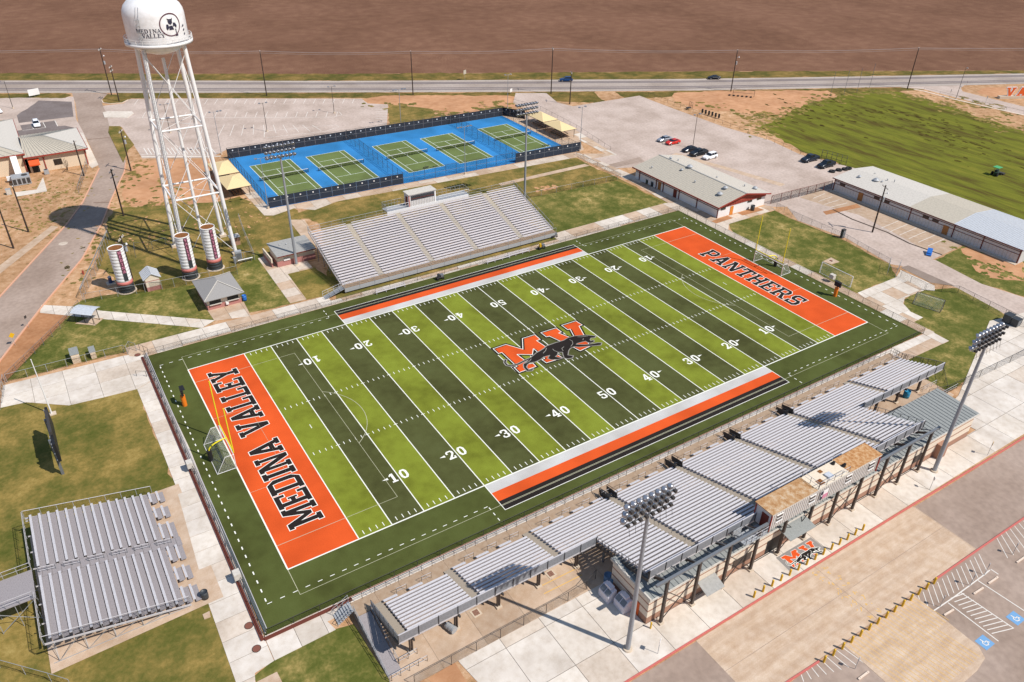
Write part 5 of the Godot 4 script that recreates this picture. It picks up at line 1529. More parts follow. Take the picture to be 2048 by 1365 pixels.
func build_long_building() -> void:
	var g := thing("long_building", "long white metal building with brown girts and roof in three tones", "building", Vector3(110.5, 0, 2))
	box(g, "wall", M.white_rib, Vector3(110.6, 1.6, 2.1), Vector3(15.2, 3.2, 47.4))
	var tones := [[-22.0, -0.5, M.roof_pale, 30], [-0.5, 10.6, M.roof_tan, 16], [10.6, 26.1, M.roof_white, 34]]
	for t in tones:
		roof_plane(g, Vector3(102.6, 3.3, t[0]), Vector3(102.6, 3.3, t[1]), Vector3(110.6, 4.15, t[1]), Vector3(110.6, 4.15, t[0]), t[3], t[2], M.roof_grey if t[3] == 34 else null)
		roof_plane(g, Vector3(118.5, 3.3, t[0]), Vector3(118.5, 3.3, t[1]), Vector3(110.62, 4.15, t[1]), Vector3(110.62, 4.15, t[0]), t[3], t[2], M.roof_grey if t[3] == 34 else null)
	bar(g, "eave_trim", M.maroon, Vector3(102.55, 3.25, -22.05), Vector3(102.55, 3.25, 26.15), 0.1, 0.16)
	for y: float in [2.0, 2.7]:
		box(g, "wall_girt", M.maroon, Vector3(102.96, y, 2.1), Vector3(0.08, 0.1, 47.4))
	for z: float in [-21.4, 0.0, 10.8, 17.6, 25.6]:
		box(g, "wall_post", M.maroon, Vector3(102.94, 1.6, z), Vector3(0.16, 3.2, 0.18))
	for i in 60:
		box(g, "wall_rib", M.roof_pale, Vector3(102.98, 1.0, -21.2 + i * 0.79), Vector3(0.05, 1.9, 0.08))
	for z: float in [-13.5, 9.0]:
		box(g, "door", M.brown_door, Vector3(102.94, 1.1, z), Vector3(0.1, 2.2, 1.3))
	for z: float in [-19.1, -9.2, -6.5, 3.8, 6.2]:
		box(g, "window", M.steel_brown, Vector3(102.93, 2.35, z), Vector3(0.1, 0.55, 1.5))
	for q in [[107.2, -17.8, 0.35, 0.4], [108.6, -14.0, 0.6, 0.3], [110.6, -12.3, 0.12, 0.5], [109.0, -12.6, 0.2, 0.3], [111.2, -10.8, 0.1, 0.7], [112.2, -17.0, 0.1, 0.4]]:
		vent(g, Vector3(q[0], 3.3 + (8.0 - absf(q[0] - 110.6)) * 0.106, q[1]), q[2], q[3])
	box(g, "slab_edge", M.concrete_up, Vector3(102.4, 0.06, 2.1), Vector3(1.1, 0.1, 47.6))

func hip(g: Node3D, x0: float, x1: float, z0: float, z1: float, e: float, rx0: float, rx1: float, rz: float, ry: float, m: Material, m2: Material) -> void:
	var A := Vector3(x0, e, z1)
	var B := Vector3(x1, e, z1)
	var C := Vector3(x1, e, z0)
	var D := Vector3(x0, e, z0)
	var R0 := Vector3(rx0, ry, rz)
	var R1 := Vector3(rx1, ry, rz)
	roof_plane(g, A, B, R1, R0, 16, m, M.roof_seam)
	roof_plane(g, D, C, R1, R0, 16, m, M.roof_seam)
	roof_plane(g, B, C, R1 + Vector3(0.02, 0, -0.02), R1 + Vector3(0.02, 0, 0.02), 14, m2, null)
	bar(g, "hip_cap", M.roof_grey, B + Vector3(0, 0.12, 0), R1 + Vector3(0, 0.12, 0), 0.25, 0.06)
	bar(g, "hip_cap", M.roof_grey, C + Vector3(0, 0.12, 0), R1 + Vector3(0, 0.12, 0), 0.25, 0.06)
	bar(g, "eave_trim", M.red_trim, A + Vector3(0, -0.05, 0.05), B + Vector3(0, -0.05, 0.05), 0.12, 0.35)
	bar(g, "eave_trim", M.red_trim, B + Vector3(0.05, -0.05, 0), C + Vector3(0.05, -0.05, 0), 0.12, 0.35)

func build_school() -> void:
	var g := thing("school_building", "cream school building with pale hipped metal roofs and red trim by the west road", "building", Vector3(-70, 0, -145))
	box(g, "wall", M.cream, Vector3(-60.7, 2.1, -144.2), Vector3(13.6, 4.2, 18.8))
	box(g, "wall", M.cream, Vector3(-84.0, 2.5, -151.5), Vector3(31.8, 5.0, 32.0))
	hip(g, -68.2, -53.4, -153.8, -134.0, 4.3, -67.5, -62.2, -143.9, 6.4, M.roof_tan, M.roof_pale)
	hip(g, -101, -67.7, -168.2, -134.9, 5.1, -95, -82.0, -151.5, 8.2, M.roof_tan, M.roof_pale)
	for x: float in [-63.9, -54.2]:
		box(g, "downpipe", M.red_trim, Vector3(x, 2.1, -134.68), Vector3(0.25, 4.2, 0.18))
	for x: float in [-75.3, -68.3]:
		box(g, "downpipe", M.red_trim, Vector3(x, 2.5, -135.38), Vector3(0.25, 5.0, 0.18))
	var w := box(g, "window", M.glass, Vector3(-60.9, 1.9, -134.75), Vector3(1.9, 1.5, 0.1))
	box(w, "frame", M.steel_dark, Vector3(-60.9, 1.9, -134.73), Vector3(0.06, 1.5, 0.1))
	box(g, "doorway", M.black, Vector3(-66.2, 1.15, -134.74), Vector3(1.6, 2.3, 0.1))
	bar(g, "awning", M.awning, Vector3(-66.2, 3.6, -134.7), Vector3(-66.2, 2.5, -133.2), 2.4, 0.08)
	box(g, "awning_side", M.awning, Vector3(-66.2, 2.4, -133.2), Vector3(2.4, 0.3, 0.05))
	var d := thing("air_duct", "tall white rooftop style air duct climbing the cream school wall", "duct", Vector3(-70.3, 0, -134))
	bar(d, "riser", M.white, Vector3(-70.3, 0.4, -130.4), Vector3(-70.3, 4.7, -135.0), 1.4, 0.9)
	box(d, "elbow", M.white, Vector3(-72.2, 1.0, -130.6), Vector3(1.8, 0.9, 0.8))
	var ac := thing("air_conditioner", "large grey air handling unit on the concrete pad beside the school", "air conditioner", Vector3(-70.1, 0, -128.6))
	box(ac, "casing", M.galv, Vector3(-70.1, 1.0, -128.6), Vector3(4.0, 1.9, 3.2))
	for i in 4:
		box(ac, "grille", M.steel_dark, Vector3(-71.6 + i * 1.0, 1.0, -126.97), Vector3(0.7, 1.3, 0.06))
	pipe(ac, "fan", M.steel_dark, Vector3(-69.2, 1.95, -128.6), Vector3(-69.2, 2.05, -128.6), 0.7, -1.0, 16)
	var ac2 := thing("air_conditioner", "small grey condenser unit against the cream school wall", "air conditioner", Vector3(-64.2, 0, -132.4))
	box(ac2, "casing", M.galv, Vector3(-64.2, 0.6, -132.4), Vector3(1.1, 1.1, 1.1))
	pipe(ac2, "fan", M.steel_dark, Vector3(-64.2, 1.16, -132.4), Vector3(-64.2, 1.22, -132.4), 0.4, -1.0, 14)
	var ut := thing("utility_box", "pale grey utility cabinet at the corner of the school pad", "cabinet", Vector3(-73.44, 0, -122.02))
	var up := Vector3(-73.44, 0, -122.02)
	box(ut, "cabinet", M.galv, up + Vector3(0, 0.7, 0), Vector3(1.1, 1.4, 0.9))
	box(ut, "door", M.roof_pale, up + Vector3(0, 0.7, 0.47), Vector3(0.9, 1.2, 0.04))

func build_tower() -> void:
	var C := Vector3(-41.1, 0, -67.8)
	var g := thing("water_tower", "white water tower with round tank on four tubular legs, town name on its side", "water tower", C)
	var prof := PackedVector2Array([Vector2(0.02, 39.9), Vector2(1.5, 40.05), Vector2(3.0, 40.5), Vector2(4.2, 41.2), Vector2(5.0, 42.0), Vector2(5.2, 42.6), Vector2(5.2, 46.9), Vector2(5.08, 47.6), Vector2(4.7, 48.4), Vector2(4.0, 49.1), Vector2(2.9, 49.7), Vector2(1.6, 50.1), Vector2(0.02, 50.25)])
	put(g, "tank", lathe(prof, 56), M.white_gloss, Transform3D(Basis.IDENTITY, C))
	put(g, "catwalk", lathe(PackedVector2Array([Vector2(4.9, 41.9), Vector2(5.8, 41.9), Vector2(5.8, 42.45), Vector2(5.74, 42.45), Vector2(5.74, 42.05), Vector2(4.9, 42.05)]), 56), M.white, Transform3D(Basis.IDENTITY, C))
	for i in 28:
		var a := TAU * i / 28.0
		var p := C + Vector3(cos(a) * 5.76, 42.4, sin(a) * 5.76)
		pipe(g, "rail_post", M.white, p, p + Vector3(0, 0.75, 0), 0.035, -1.0, 6)
	for y: float in [42.75, 43.15]:
		put(g, "catwalk_rail", lathe(PackedVector2Array([Vector2(5.73, y), Vector2(5.79, y), Vector2(5.79, y + 0.06), Vector2(5.73, y + 0.06), Vector2(5.73, y)]), 56), M.white, Transform3D(Basis.IDENTITY, C))
	var hb := 5.0
	var ht := 3.5
	var Y := 41.6
	var leg := func(i: int, y: float) -> Vector3:
		var s := lerpf(hb, ht, y / Y)
		return C + Vector3([1, -1, -1, 1][i] * s, y, [1, 1, -1, -1][i] * s + 0.2 - 0.5 * y / Y)
	for i in 4:
		pipe(g, "leg", M.white, leg.call(i, 0.0), leg.call(i, Y), 0.38, 0.38, 16)
		box(g, "foot", M.concrete_up, leg.call(i, 0.25), Vector3(1.4, 0.5, 1.4))
	var lv := [0.6, 13.6, 27.0, 40.5]
	for k in 3:
		for i in 4:
			var j := (i + 1) % 4
			if k > 0:
				pipe(g, "strut", M.white, leg.call(i, lv[k]), leg.call(j, lv[k]), 0.18, -1.0, 10)
			pipe(g, "tie_rod", M.white, leg.call(i, lv[k]), leg.call(j, lv[k + 1]), 0.06, -1.0, 6)
			pipe(g, "tie_rod", M.white, leg.call(j, lv[k]), leg.call(i, lv[k + 1]), 0.06, -1.0, 6)
		if k > 0:
			for i in 4:
				pipe(g, "riser_stay", M.white, leg.call(i, lv[k]), C + Vector3(0, lv[k] + 0.1, 0), 0.04, -1.0, 6)
	pipe(g, "riser", M.white, C, C + Vector3(0, 39.1, 0), 0.3, 0.3, 14)
	# ladder up the leg and the tank
	var a0: Vector3 = leg.call(1, 2.0) + Vector3(0.0, 0, 0.75)
	var a1: Vector3 = leg.call(1, 41.5) + Vector3(0.0, 0, 0.75)
	for s in [-0.25, 0.25]:
		pipe(g, "ladder_rail", M.galv, a0 + Vector3(s, 0, 0), a1 + Vector3(s, 0, 0), 0.05, -1.0, 6)
	for i in 60:
		var p := a0.lerp(a1, i / 59.0)
		pipe(g, "rung", M.galv, p - Vector3(0.25, 0, 0), p + Vector3(0.25, 0, 0), 0.025, -1.0, 5)
	var tc := Vector2(-26.3, 159.7).normalized()
	var rt := Vector2(tc.y, -tc.x)
	var on := func(th: float, y: float, r: float) -> Vector3: return C + Vector3((tc.x * cos(th) + rt.x * sin(th)) * r, y, (tc.y * cos(th) + rt.y * sin(th)) * r)
	for s in [-0.05, 0.05]:
		pipe(g, "ladder_rail", M.galv, on.call(-0.55 + s, 42.3, 5.45), on.call(-0.55 + s, 46.8, 5.45), 0.035, -1.0, 6)
		pipe(g, "ladder_rail", M.galv, on.call(-0.55 + s, 46.8, 5.45), on.call(-0.55 + s, 48.6, 4.7), 0.035, -1.0, 6)
	for i in 14:
		var y := 42.5 + i * 0.32
		pipe(g, "rung", M.galv, on.call(-0.6, y, 5.45), on.call(-0.5, y, 5.45), 0.02, -1.0, 5)
	for i in 4:
		put(g, "ladder_cage", lathe(PackedVector2Array([Vector2(0.36, 0), Vector2(0.4, 0), Vector2(0.4, 0.05), Vector2(0.36, 0.05), Vector2(0.36, 0)]), 10), M.galv, Transform3D(Basis.IDENTITY, on.call(-0.55, 43.6 + i * 1.0, 5.55)))
	# name in raised print round the tank
	for row in [["MEDINA", -0.62, 44.75, 0.135], ["VALLEY", -0.46, 43.95, 0.124]]:
		for i in 6:
			var th: float = row[1] + i * row[3]
			var ch: String = row[0][i]
			var n := Vector3(tc.x * cos(th) + rt.x * sin(th), 0, tc.y * cos(th) + rt.y * sin(th))
			write_up(g, ch, on.call(th, row[2], 5.21), Vector3.UP.cross(n), Vector3.UP, 0.7, M.navy)
	# round badge
	badge(g, on, 0.48, 45.6, 1.95)
	for i in 3:
		var y := 43.4 + i * 0.7
		wrapped(g, "town_mark", [Vector2(0.98 - 0.03 * i, y), Vector2(1.04, y + 0.1), Vector2(1.05, y + 0.45), Vector2(0.99, y + 0.35)], on, M.navy)

func wrapped(g: Node3D, called: String, pts: Array, on: Callable, m: Material, r := 5.26) -> void:
	var st := new_st()
	var poly := PackedVector2Array()
	for p: Vector2 in pts:
		poly.append(Vector2(p.x * 5.2, p.y))
	var ix := Geometry2D.triangulate_polygon(poly)
	for i in range(0, ix.size(), 3):
		var v: Array = []
		for k in 3:
			var p: Vector2 = pts[ix[i + k]]
			v.append(on.call(p.x, p.y, r))
		var c: Vector3 = on.call(0.0, v[0].y, 0.0)
		if (v[2] - v[0]).cross(v[1] - v[0]).dot(v[0] - c) < 0.0:
			tri(st, v[0], v[2], v[1])
		else:
			tri(st, v[0], v[1], v[2])
	put(g, called, st.commit(), m)

func badge(g: Node3D, on: Callable, th: float, y: float, r: float) -> void:
	var N := 40
	for i in N:
		var a := TAU * i / N
		var b := TAU * (i + 1) / N
		var q: Array = []
		for e in [[a, r], [b, r], [b, r * 0.91], [a, r * 0.91]]:
			q.append(Vector2(th + sin(e[0]) * e[1] / 5.2, y + cos(e[0]) * e[1]))
		wrapped(g, "badge_ring", q, on, M.plum)
	var k := r / 2.0
	var f := func(pts: Array) -> Array:
		var o: Array = []
		for i in range(0, pts.size(), 2):
			o.append(Vector2(th + pts[i] * k / 5.2, y + pts[i + 1] * k))
		return o
	for s in [[-0.55, 1.1, -0.2, 0.95, 0.3, 0.95, 0.55, 1.15, 0.45, 0.75, -0.4, 0.75], [-0.45, 0.7, 0.4, 0.7, 0.35, 0.25, 0.1, 0.0, -0.15, 0.05, -0.4, 0.3], [-0.8, 0.1, -0.45, 0.1, -0.35, -0.5, -0.7, -0.9, -0.9, -0.6], [-0.3, -0.2, 0.3, -0.2, 0.5, -0.9, -0.4, -0.9], [0.5, 0.3, 0.95, 0.2, 1.2, -0.3, 1.0, -0.7, 0.7, -0.3, 0.45, -0.4], [0.75, -0.8, 0.95, -0.8, 0.9, -1.7, 0.8, -1.7], [0.5, -1.75, 1.2, -1.75, 1.1, -2.05, 0.6, -2.05]]:
		wrapped(g, "badge_figure", f.call(s), on, M.navy)

func build_tanks() -> void:
	var spots := [[Vector3(-58.3, 0, -57.6), "MEDINA", "ribbed white pressure tank lettered MEDINA beside the small pump shed"], [Vector3(-46.6, 0, -56.9), "VALLEY", "ribbed white pressure tank lettered VALLEY behind the hip roofed concession stand"], [Vector3(-41.4, 0, -58.4), "PANTHERS", "ribbed white pressure tank lettered PANTHERS nearest the water tower legs"]]
	for s in spots:
		var p: Vector3 = s[0]
		var g := thing("storage_tank", s[2], "tank", p, "ribbed white tanks beneath the water tower")
		var R := 1.36
		var prof := PackedVector2Array()
		for i in 10:
			var y := 2.35 + i * 0.66
			prof.append_array([Vector2(R * 0.95, y), Vector2(R, y + 0.12), Vector2(R * 1.02, y + 0.33), Vector2(R, y + 0.54)])
		prof.append(Vector2(R * 0.95, 2.35 + 6.6))
		put(g, "shell", lathe(prof, 36), M.white, Transform3D(Basis.IDENTITY, p))
		put(g, "band", lathe(PackedVector2Array([Vector2(R * 0.97, 1.7), Vector2(R * 1.06, 1.75), Vector2(R * 1.06, 2.25), Vector2(R * 0.97, 2.36)]), 36), M.tank_rose, Transform3D(Basis.IDENTITY, p))
		var bp := PackedVector2Array()
		for i in 3:
			bp.append_array([Vector2(R * 1.0, i * 0.57), Vector2(R * 1.08, i * 0.57 + 0.15), Vector2(R * 1.08, i * 0.57 + 0.42), Vector2(R * 1.0, i * 0.57 + 0.56)])
		put(g, "base", lathe(bp, 36), M.tank_black, Transform3D(Basis.IDENTITY, p))
		put(g, "rim", lathe(PackedVector2Array([Vector2(R * 0.93, 8.95), Vector2(R * 1.04, 8.95), Vector2(R * 1.04, 9.15), Vector2(R * 0.95, 9.15), Vector2(R * 0.95, 8.96)]), 36), M.white, Transform3D(Basis.IDENTITY, p))
		pipe(g, "lid", M.rust_top, p + Vector3(0, 8.9, 0), p + Vector3(0, 9.02, 0), R * 0.94, -1.0, 32)
		put(g, "plinth", lathe(PackedVector2Array([Vector2(R * 1.0, 0.02), Vector2(R * 1.3, 0.02), Vector2(R * 1.25, 0.1), Vector2(R * 1.0, 0.1)]), 28), M.concrete_up, Transform3D(Basis.IDENTITY, p))
		var to_cam := Vector3(0.0, 0, 1.0).rotated(Vector3.UP, 0.22)
		var right := Vector3.UP.cross(to_cam)
		for i in 8:
			var y := 8.5 - i * 0.78
			var word: String = s[1]
			var c := p + to_cam * (R * 1.03) + Vector3(0, y, 0)
			box(g, "letter_plate", M.plum if i < word.length() else M.tank_black, c, Vector3(0.72, 0.76, 0.06), 0.22)
			if i < word.length():
				write_up(g, word[i], c + to_cam * 0.05, right, Vector3.UP, 0.55, M.print_pink)
	# pump set next to the first tank
	var pm := thing("pump_motor", "dark blue vertical pump motor on a concrete block near the ribbed tank", "pump", Vector3(-60.46, 0, -61.91))
	var q := Vector3(-60.46, 0, -61.91)
	box(pm, "block", M.concrete_up, q + Vector3(0, 0.15, 0), Vector3(1.6, 0.3, 1.6))
	pipe(pm, "motor", plain("2a3f6c", 0.5), q + Vector3(0, 0.3, 0), q + Vector3(0, 1.5, 0), 0.35, 0.3, 14)
	pipe(pm, "cap", M.galv, q + Vector3(0, 1.5, 0), q + Vector3(0, 1.7, 0), 0.38, 0.2, 14)
	pipe(pm, "outlet", plain("2a3f6c", 0.5), q + Vector3(0, 0.5, 0), q + Vector3(1.4, 0.5, 0.1), 0.12)

func build_small_buildings() -> void:
	# pump shed
	var g := thing("pump_shed", "small white and rose block shed with white gable roof between the ribbed tanks", "shed", Vector3(-53.8, 0, -56.6))
	for c in [[0.0, 0.9, "brick_pink"], [0.9, 2.0, "block_cream"], [2.0, 2.15, "brick_pink"], [2.15, 2.7, "block_cream"]]:
		box(g, "wall_course", M[c[2]], Vector3(-53.8, (c[0] + c[1]) * 0.5, -56.6), Vector3(2.5, c[1] - c[0] - 0.015, 3.3))
	put(g, "gable", prism(pv([-55.05, 2.7, -52.55, 2.7, -53.8, 3.5]), 3.3, Transform3D(Basis.IDENTITY, Vector3(0, 0, -58.25))), M.block_cream)
	roof_plane(g, Vector3(-55.4, 2.55, -58.6), Vector3(-55.4, 2.55, -54.7), Vector3(-53.8, 3.6, -54.7), Vector3(-53.8, 3.6, -58.6), 6, M.roof_white, M.roof_grey)
	roof_plane(g, Vector3(-52.2, 2.55, -58.6), Vector3(-52.2, 2.55, -54.7), Vector3(-53.78, 3.6, -54.7), Vector3(-53.78, 3.6, -58.6), 6, M.roof_white, M.roof_grey)
	# concession stand with hipped roof
	g = thing("concession_stand", "concession stand with grey hipped shingle roof and rose brick base", "kiosk", Vector3(-44, 0, -45.7))
	box(g, "brick_base", M.brick_pink, Vector3(-44.0, 0.5, -45.7), Vector3(6.2, 1.0, 7.6))
	box(g, "wall", M.block_cream, Vector3(-44.0, 1.75, -45.7), Vector3(6.1, 1.5, 7.5))
	for x: float in [-45.6, -42.4]:
		var w := box(g, "serving_hatch", M.black, Vector3(x, 1.6, -41.93), Vector3(2.0, 0.95, 0.08))
		box(w, "counter", M.roof_pale, Vector3(x, 1.08, -41.75), Vector3(2.2, 0.08, 0.4))
	var A := Vector3(-47.6, 2.5, -40.9)
	var B := Vector3(-40.4, 2.5, -40.9)
	var D := Vector3(-47.6, 2.5, -50.2)
	var E := Vector3(-40.4, 2.5, -50.2)
	var r0 := Vector3(-44.0, 4.1, -44.6)
	var r1 := Vector3(-44.0, 4.1, -46.4)
	hip_faces(g, [[A, B, r0], [B, E, r1, r0], [E, D, r1], [D, A, r0, r1]], M.shingle)
	for q in [[A, r0], [B, r0], [D, r1], [E, r1]]:
		bar(g, "hip_cap", M.roof_pale, q[0] + Vector3(0, 0.1, 0), q[1] + Vector3(0, 0.1, 0), 0.16, 0.04)
	box(g, "drinking_fountain", M.white, Vector3(-43.6, 0.75, -41.7), Vector3(0.5, 0.5, 0.4))
	# restroom block by the visitors' stand
	g = thing("restroom_block", "flat roofed rose brick restroom block partly under the visitors' grandstand", "building", Vector3(-27, 0, -54.6))
	box(g, "brick_base", M.brick_pink, Vector3(-26.6, 0.6, -54.4), Vector3(8.0, 1.2, 4.6))
	box(g, "wall", M.block_cream, Vector3(-26.6, 1.85, -54.4), Vector3(7.9, 1.3, 4.5))
	roof_plane(g, Vector3(-30.7, 2.6, -51.3), Vector3(-22.5, 2.6, -51.3), Vector3(-22.5, 2.95, -57.9), Vector3(-30.7, 2.95, -57.9), 10, M.roof_grey, null)
	bar(g, "eave_trim", M.maroon, Vector3(-30.75, 2.58, -51.25), Vector3(-22.5, 2.58, -51.25), 0.08, 0.18)
	box(g, "screen_wall", M.brick_pink, Vector3(-31.5, 0.5, -55.4), Vector3(0.25, 1.0, 5.6))
	box(g, "screen_wall", M.block_cream, Vector3(-31.5, 1.5, -55.4), Vector3(0.24, 1.0, 5.6))
	box(g, "window", M.white, Vector3(-28.6, 1.4, -52.05), Vector3(1.3, 0.4, 0.25))
	for q in [Vector3(-27.3, 2.8, -55.6), Vector3(-28.6, 2.8, -55.9)]:
		vent(g, q, 0.12, 0.25)
	# shelter by the west fence
	g = thing("shelter", "small open shelter with curved white metal roof beside the footpath", "shelter", Vector3(-66.4, 0, -49.4))
	var ax := Vector3(3.0, 0, 2.7).normalized()
	var az := Vector3(ax.z, 0, -ax.x)
	var c0 := Vector3(-66.3, 0, -49.3)
	for i in 6:
		var t0 := i / 6.0 - 0.5
		var t1 := (i + 1) / 6.0 - 0.5
		var p0 := c0 + az * t0 * 2.7 + Vector3(0, 2.6 - t0 * t0 * 1.4 + t0 * 0.25, 0)
		var p1 := c0 + az * t1 * 2.7 + Vector3(0, 2.6 - t1 * t1 * 1.4 + t1 * 0.25, 0)
		roof_plane(g, p0 - ax * 2.1, p0 + ax * 2.1, p1 + ax * 2.1, p1 - ax * 2.1, 1, M.roof_white, null, 0.05)
	for k in [-1.7, 0.0, 1.7]:
		pipe(g, "post", M.steel_dark, c0 + ax * k - az * 0.9, c0 + ax * k - az * 0.9 + Vector3(0, 2.2, 0), 0.06)
		bar(g, "rafter", M.steel_dark, c0 + ax * k - az * 1.2 + Vector3(0, 2.05, 0), c0 + ax * k + az * 1.2 + Vector3(0, 2.4, 0), 0.06, 0.1)
		pipe(g, "post", M.steel_dark, c0 + ax * k + az * 0.7, c0 + ax * k + az * 0.7 + Vector3(0, 2.3, 0), 0.06)
	# two lockers by the plaza fence
	for q in [[Vector3(-69.9, 0, -36.9), 1.2, 2.2, 1.7, "larger grey roofed storage box on the grass behind the plaza fence"], [Vector3(-67.3, 0, -36.7), 0.8, 1.7, 1.3, "smaller grey roofed storage box on the grass behind the plaza fence"]]:
		var b := thing("storage_box", q[4], "storage box", q[0], "storage boxes behind the plaza fence")
		box(b, "body", M.cream, q[0] + Vector3(0, q[3] * 0.5, 0), Vector3(q[1], q[3], q[2]))
		box(b, "lid", M.roof_slate, q[0] + Vector3(0, q[3] + 0.04, -0.1), Vector3(q[1] + 0.15, 0.08, q[2] + 0.3))
	# ice chests under the stand's west end
	for q in [[Vector3(-24.75, 0, 47.85), "white ice chest nearest the chain-link fence by the stadium building"], [Vector3(-24.15, 0, 49.9), "white ice chest nearest the orange door of the stadium building"]]:
		var p: Vector3 = q[0]
		var b := thing("ice_chest", q[1], "ice chest", p, "ice chests under the stand")
		put(b, "cabinet", prism(pv([-0.65, 0, 0.55, 0, 0.55, 1.75, 0.0, 1.75, -0.65, 1.1]), 1.75, Transform3D(Basis.IDENTITY, p - Vector3(0, 0, 0.87))), M.ice_white)
		for z: float in [-0.42, 0.42]:
			bar(b, "door", M.steel, p + Vector3(-0.6, 1.22, z), p + Vector3(-0.12, 1.7, z), 0.7, 0.05)
		box(b, "compressor", M.ice_white, p + Vector3(0.2, 1.9, 0), Vector3(0.6, 0.3, 1.0))

func hip_faces(g: Node3D, faces: Array, m: Material) -> void:
	for f in faces:
		var st := new_st()
		var n: Vector3 = (f[2] - f[0]).cross(f[1] - f[0])
		var o: Array = f.duplicate()
		if n.y < 0.0:
			o.reverse()
		tri(st, o[0], o[1], o[2])
		if o.size() > 3:
			tri(st, o[0], o[2], o[3])
		var low: Array = []
		for v: Vector3 in o:
			low.append(v - Vector3(0, 0.1, 0))
		for i in o.size():
			quad(st, o[i], low[i], low[(i + 1) % o.size()], o[(i + 1) % o.size()])
		put(g, "roof_face", st.commit(), m)

func lamp_mesh() -> ArrayMesh:
	return lathe(PackedVector2Array([Vector2(0.02, -0.34), Vector2(0.12, -0.32), Vector2(0.24, -0.2), Vector2(0.33, 0.0), Vector2(0.35, 0.12), Vector2(0.31, 0.12), Vector2(0.28, 0.0), Vector2(0.02, -0.05)]), 14)

func stadium_light(at: Vector3, h: float, dir: float, label: String, cols: int) -> void:
	var g := thing("stadium_light", label, "light pole", at, "stadium floodlight poles")
	pipe(g, "pole", M.galv_pole, at, at + Vector3(0, h, 0), 0.29, 0.18, 16)
	pipe(g, "base_plate", M.concrete_up, at, at + Vector3(0, 0.25, 0), 0.55, 0.5, 16)
	var lm := lamp_mesh()
	var w := (cols - 1) * 0.76
	for r in 3:
		var y := h + 0.1 + r * 1.0
		var z := at.z - dir * r * 0.12
		bar(g, "crossarm", M.steel, Vector3(at.x - w * 0.5 - 0.3, y, z), Vector3(at.x + w * 0.5 + 0.3, y, z), 0.12, 0.12)
		for i in cols:
			var p := Vector3(at.x - w * 0.5 + i * 0.76, y + 0.1, z + dir * 0.45)
			var aim := Vector3(((i - (cols - 1) * 0.5) * 0.06), -0.62, dir * 0.78).normalized()
			var b := along(Vector3.ZERO, aim)
			var f := put(g, "floodlight", lm, M.lamp_metal, Transform3D(b, p))
			pipe(f, "lens", M.lamp_glass, p + aim * 0.08, p + aim * 0.11, 0.31, -1.0, 12)
			box(g, "ballast", M.steel_dark, Vector3(p.x, y + 0.08, z - dir * 0.22), Vector3(0.28, 0.3, 0.34))
			pipe(g, "lamp_arm", M.steel, Vector3(p.x, y, z), p - aim * 0.2, 0.03, -1.0, 6)
	for x: float in [-w * 0.32, 0.0, w * 0.32]:
		pipe(g, "frame_post", M.steel, Vector3(at.x + x, h - 0.5, at.z), Vector3(at.x + x, h + 2.5, at.z - dir * 0.26), 0.05, -1.0, 8)
	for i in cols:
		var x := at.x - w * 0.5 + i * 0.76
		pipe(g, "cable_hanger", M.steel_dark, Vector3(x, h, at.z - dir * 0.4), Vector3(x, h - 0.9, at.z - dir * 0.6), 0.02, -1.0, 5)

func small_light(called: String, at: Vector3, h: float, heads: Array, label: String, cat: String, group: String, m: Material) -> void:
	var g := thing(called, label, cat, at, group)
	pipe(g, "base", M.concrete_up, at, at + Vector3(0, 0.5, 0), 0.28, 0.28, 12)
	pipe(g, "pole", m, at + Vector3(0, 0.4, 0), at + Vector3(0, h, 0), 0.09, 0.06, 10)
	for d: Vector3 in heads:
		pipe(g, "arm", m, at + Vector3(0, h - 0.1, 0), at + Vector3(0, h, 0) + d, 0.035, -1.0, 6)
		var c := at + Vector3(0, h + 0.02, 0) + d * 1.15
		var q := box(g, "lamp_head", M.lamp_metal, c, Vector3(0.55, 0.2, 0.5), atan2(d.x, d.z))
		box(q, "lens", M.lamp_glass, c - Vector3(0, 0.11, 0), Vector3(0.45, 0.03, 0.4), atan2(d.x, d.z))

func power_pole(at: Vector3, h: float, arms: int, label: String, lamp := false) -> void:
	var g := thing("power_pole", label, "utility pole", at, "timber utility poles")
	pipe(g, "pole", M.wood_pole, at - Vector3(0, 0.1, 0), at + Vector3(0, h, 0), 0.19, 0.13, 10)
	var d := Vector3(0.476, 0, -0.88)
	for k in arms:
		var y := h - 0.5 - k * 1.2
		bar(g, "crossarm", M.wood_arm, at + Vector3(0, y, 0) - d * 1.3, at + Vector3(0, y, 0) + d * 1.3, 0.12, 0.14)
		for s: float in [-1.15, -0.5, 0.5, 1.15]:
			pipe(g, "insulator", M.white, at + Vector3(0, y, 0) + d * s, at + Vector3(0, y + 0.35, 0) + d * s, 0.06, -1.0, 6)
	if arms == 0:
		pipe(g, "insulator", M.white, at + Vector3(0, h, 0), at + Vector3(0, h + 0.35, 0), 0.07, -1.0, 6)
	if lamp:
		pipe(g, "lamp_arm", M.galv, at + Vector3(0, h * 0.82, 0), at + Vector3(0.6, h * 0.85, 0.6), 0.04, -1.0, 6)
		pipe(g, "lamp", M.white, at + Vector3(0.6, h * 0.85 - 0.2, 0.6), at + Vector3(0.6, h * 0.85 + 0.1, 0.6), 0.22, 0.12, 10)
		pipe(g, "transformer", M.galv, at + Vector3(0.35, h * 0.66, 0.1), at + Vector3(0.35, h * 0.66 + 1.0, 0.1), 0.28, -1.0, 12)

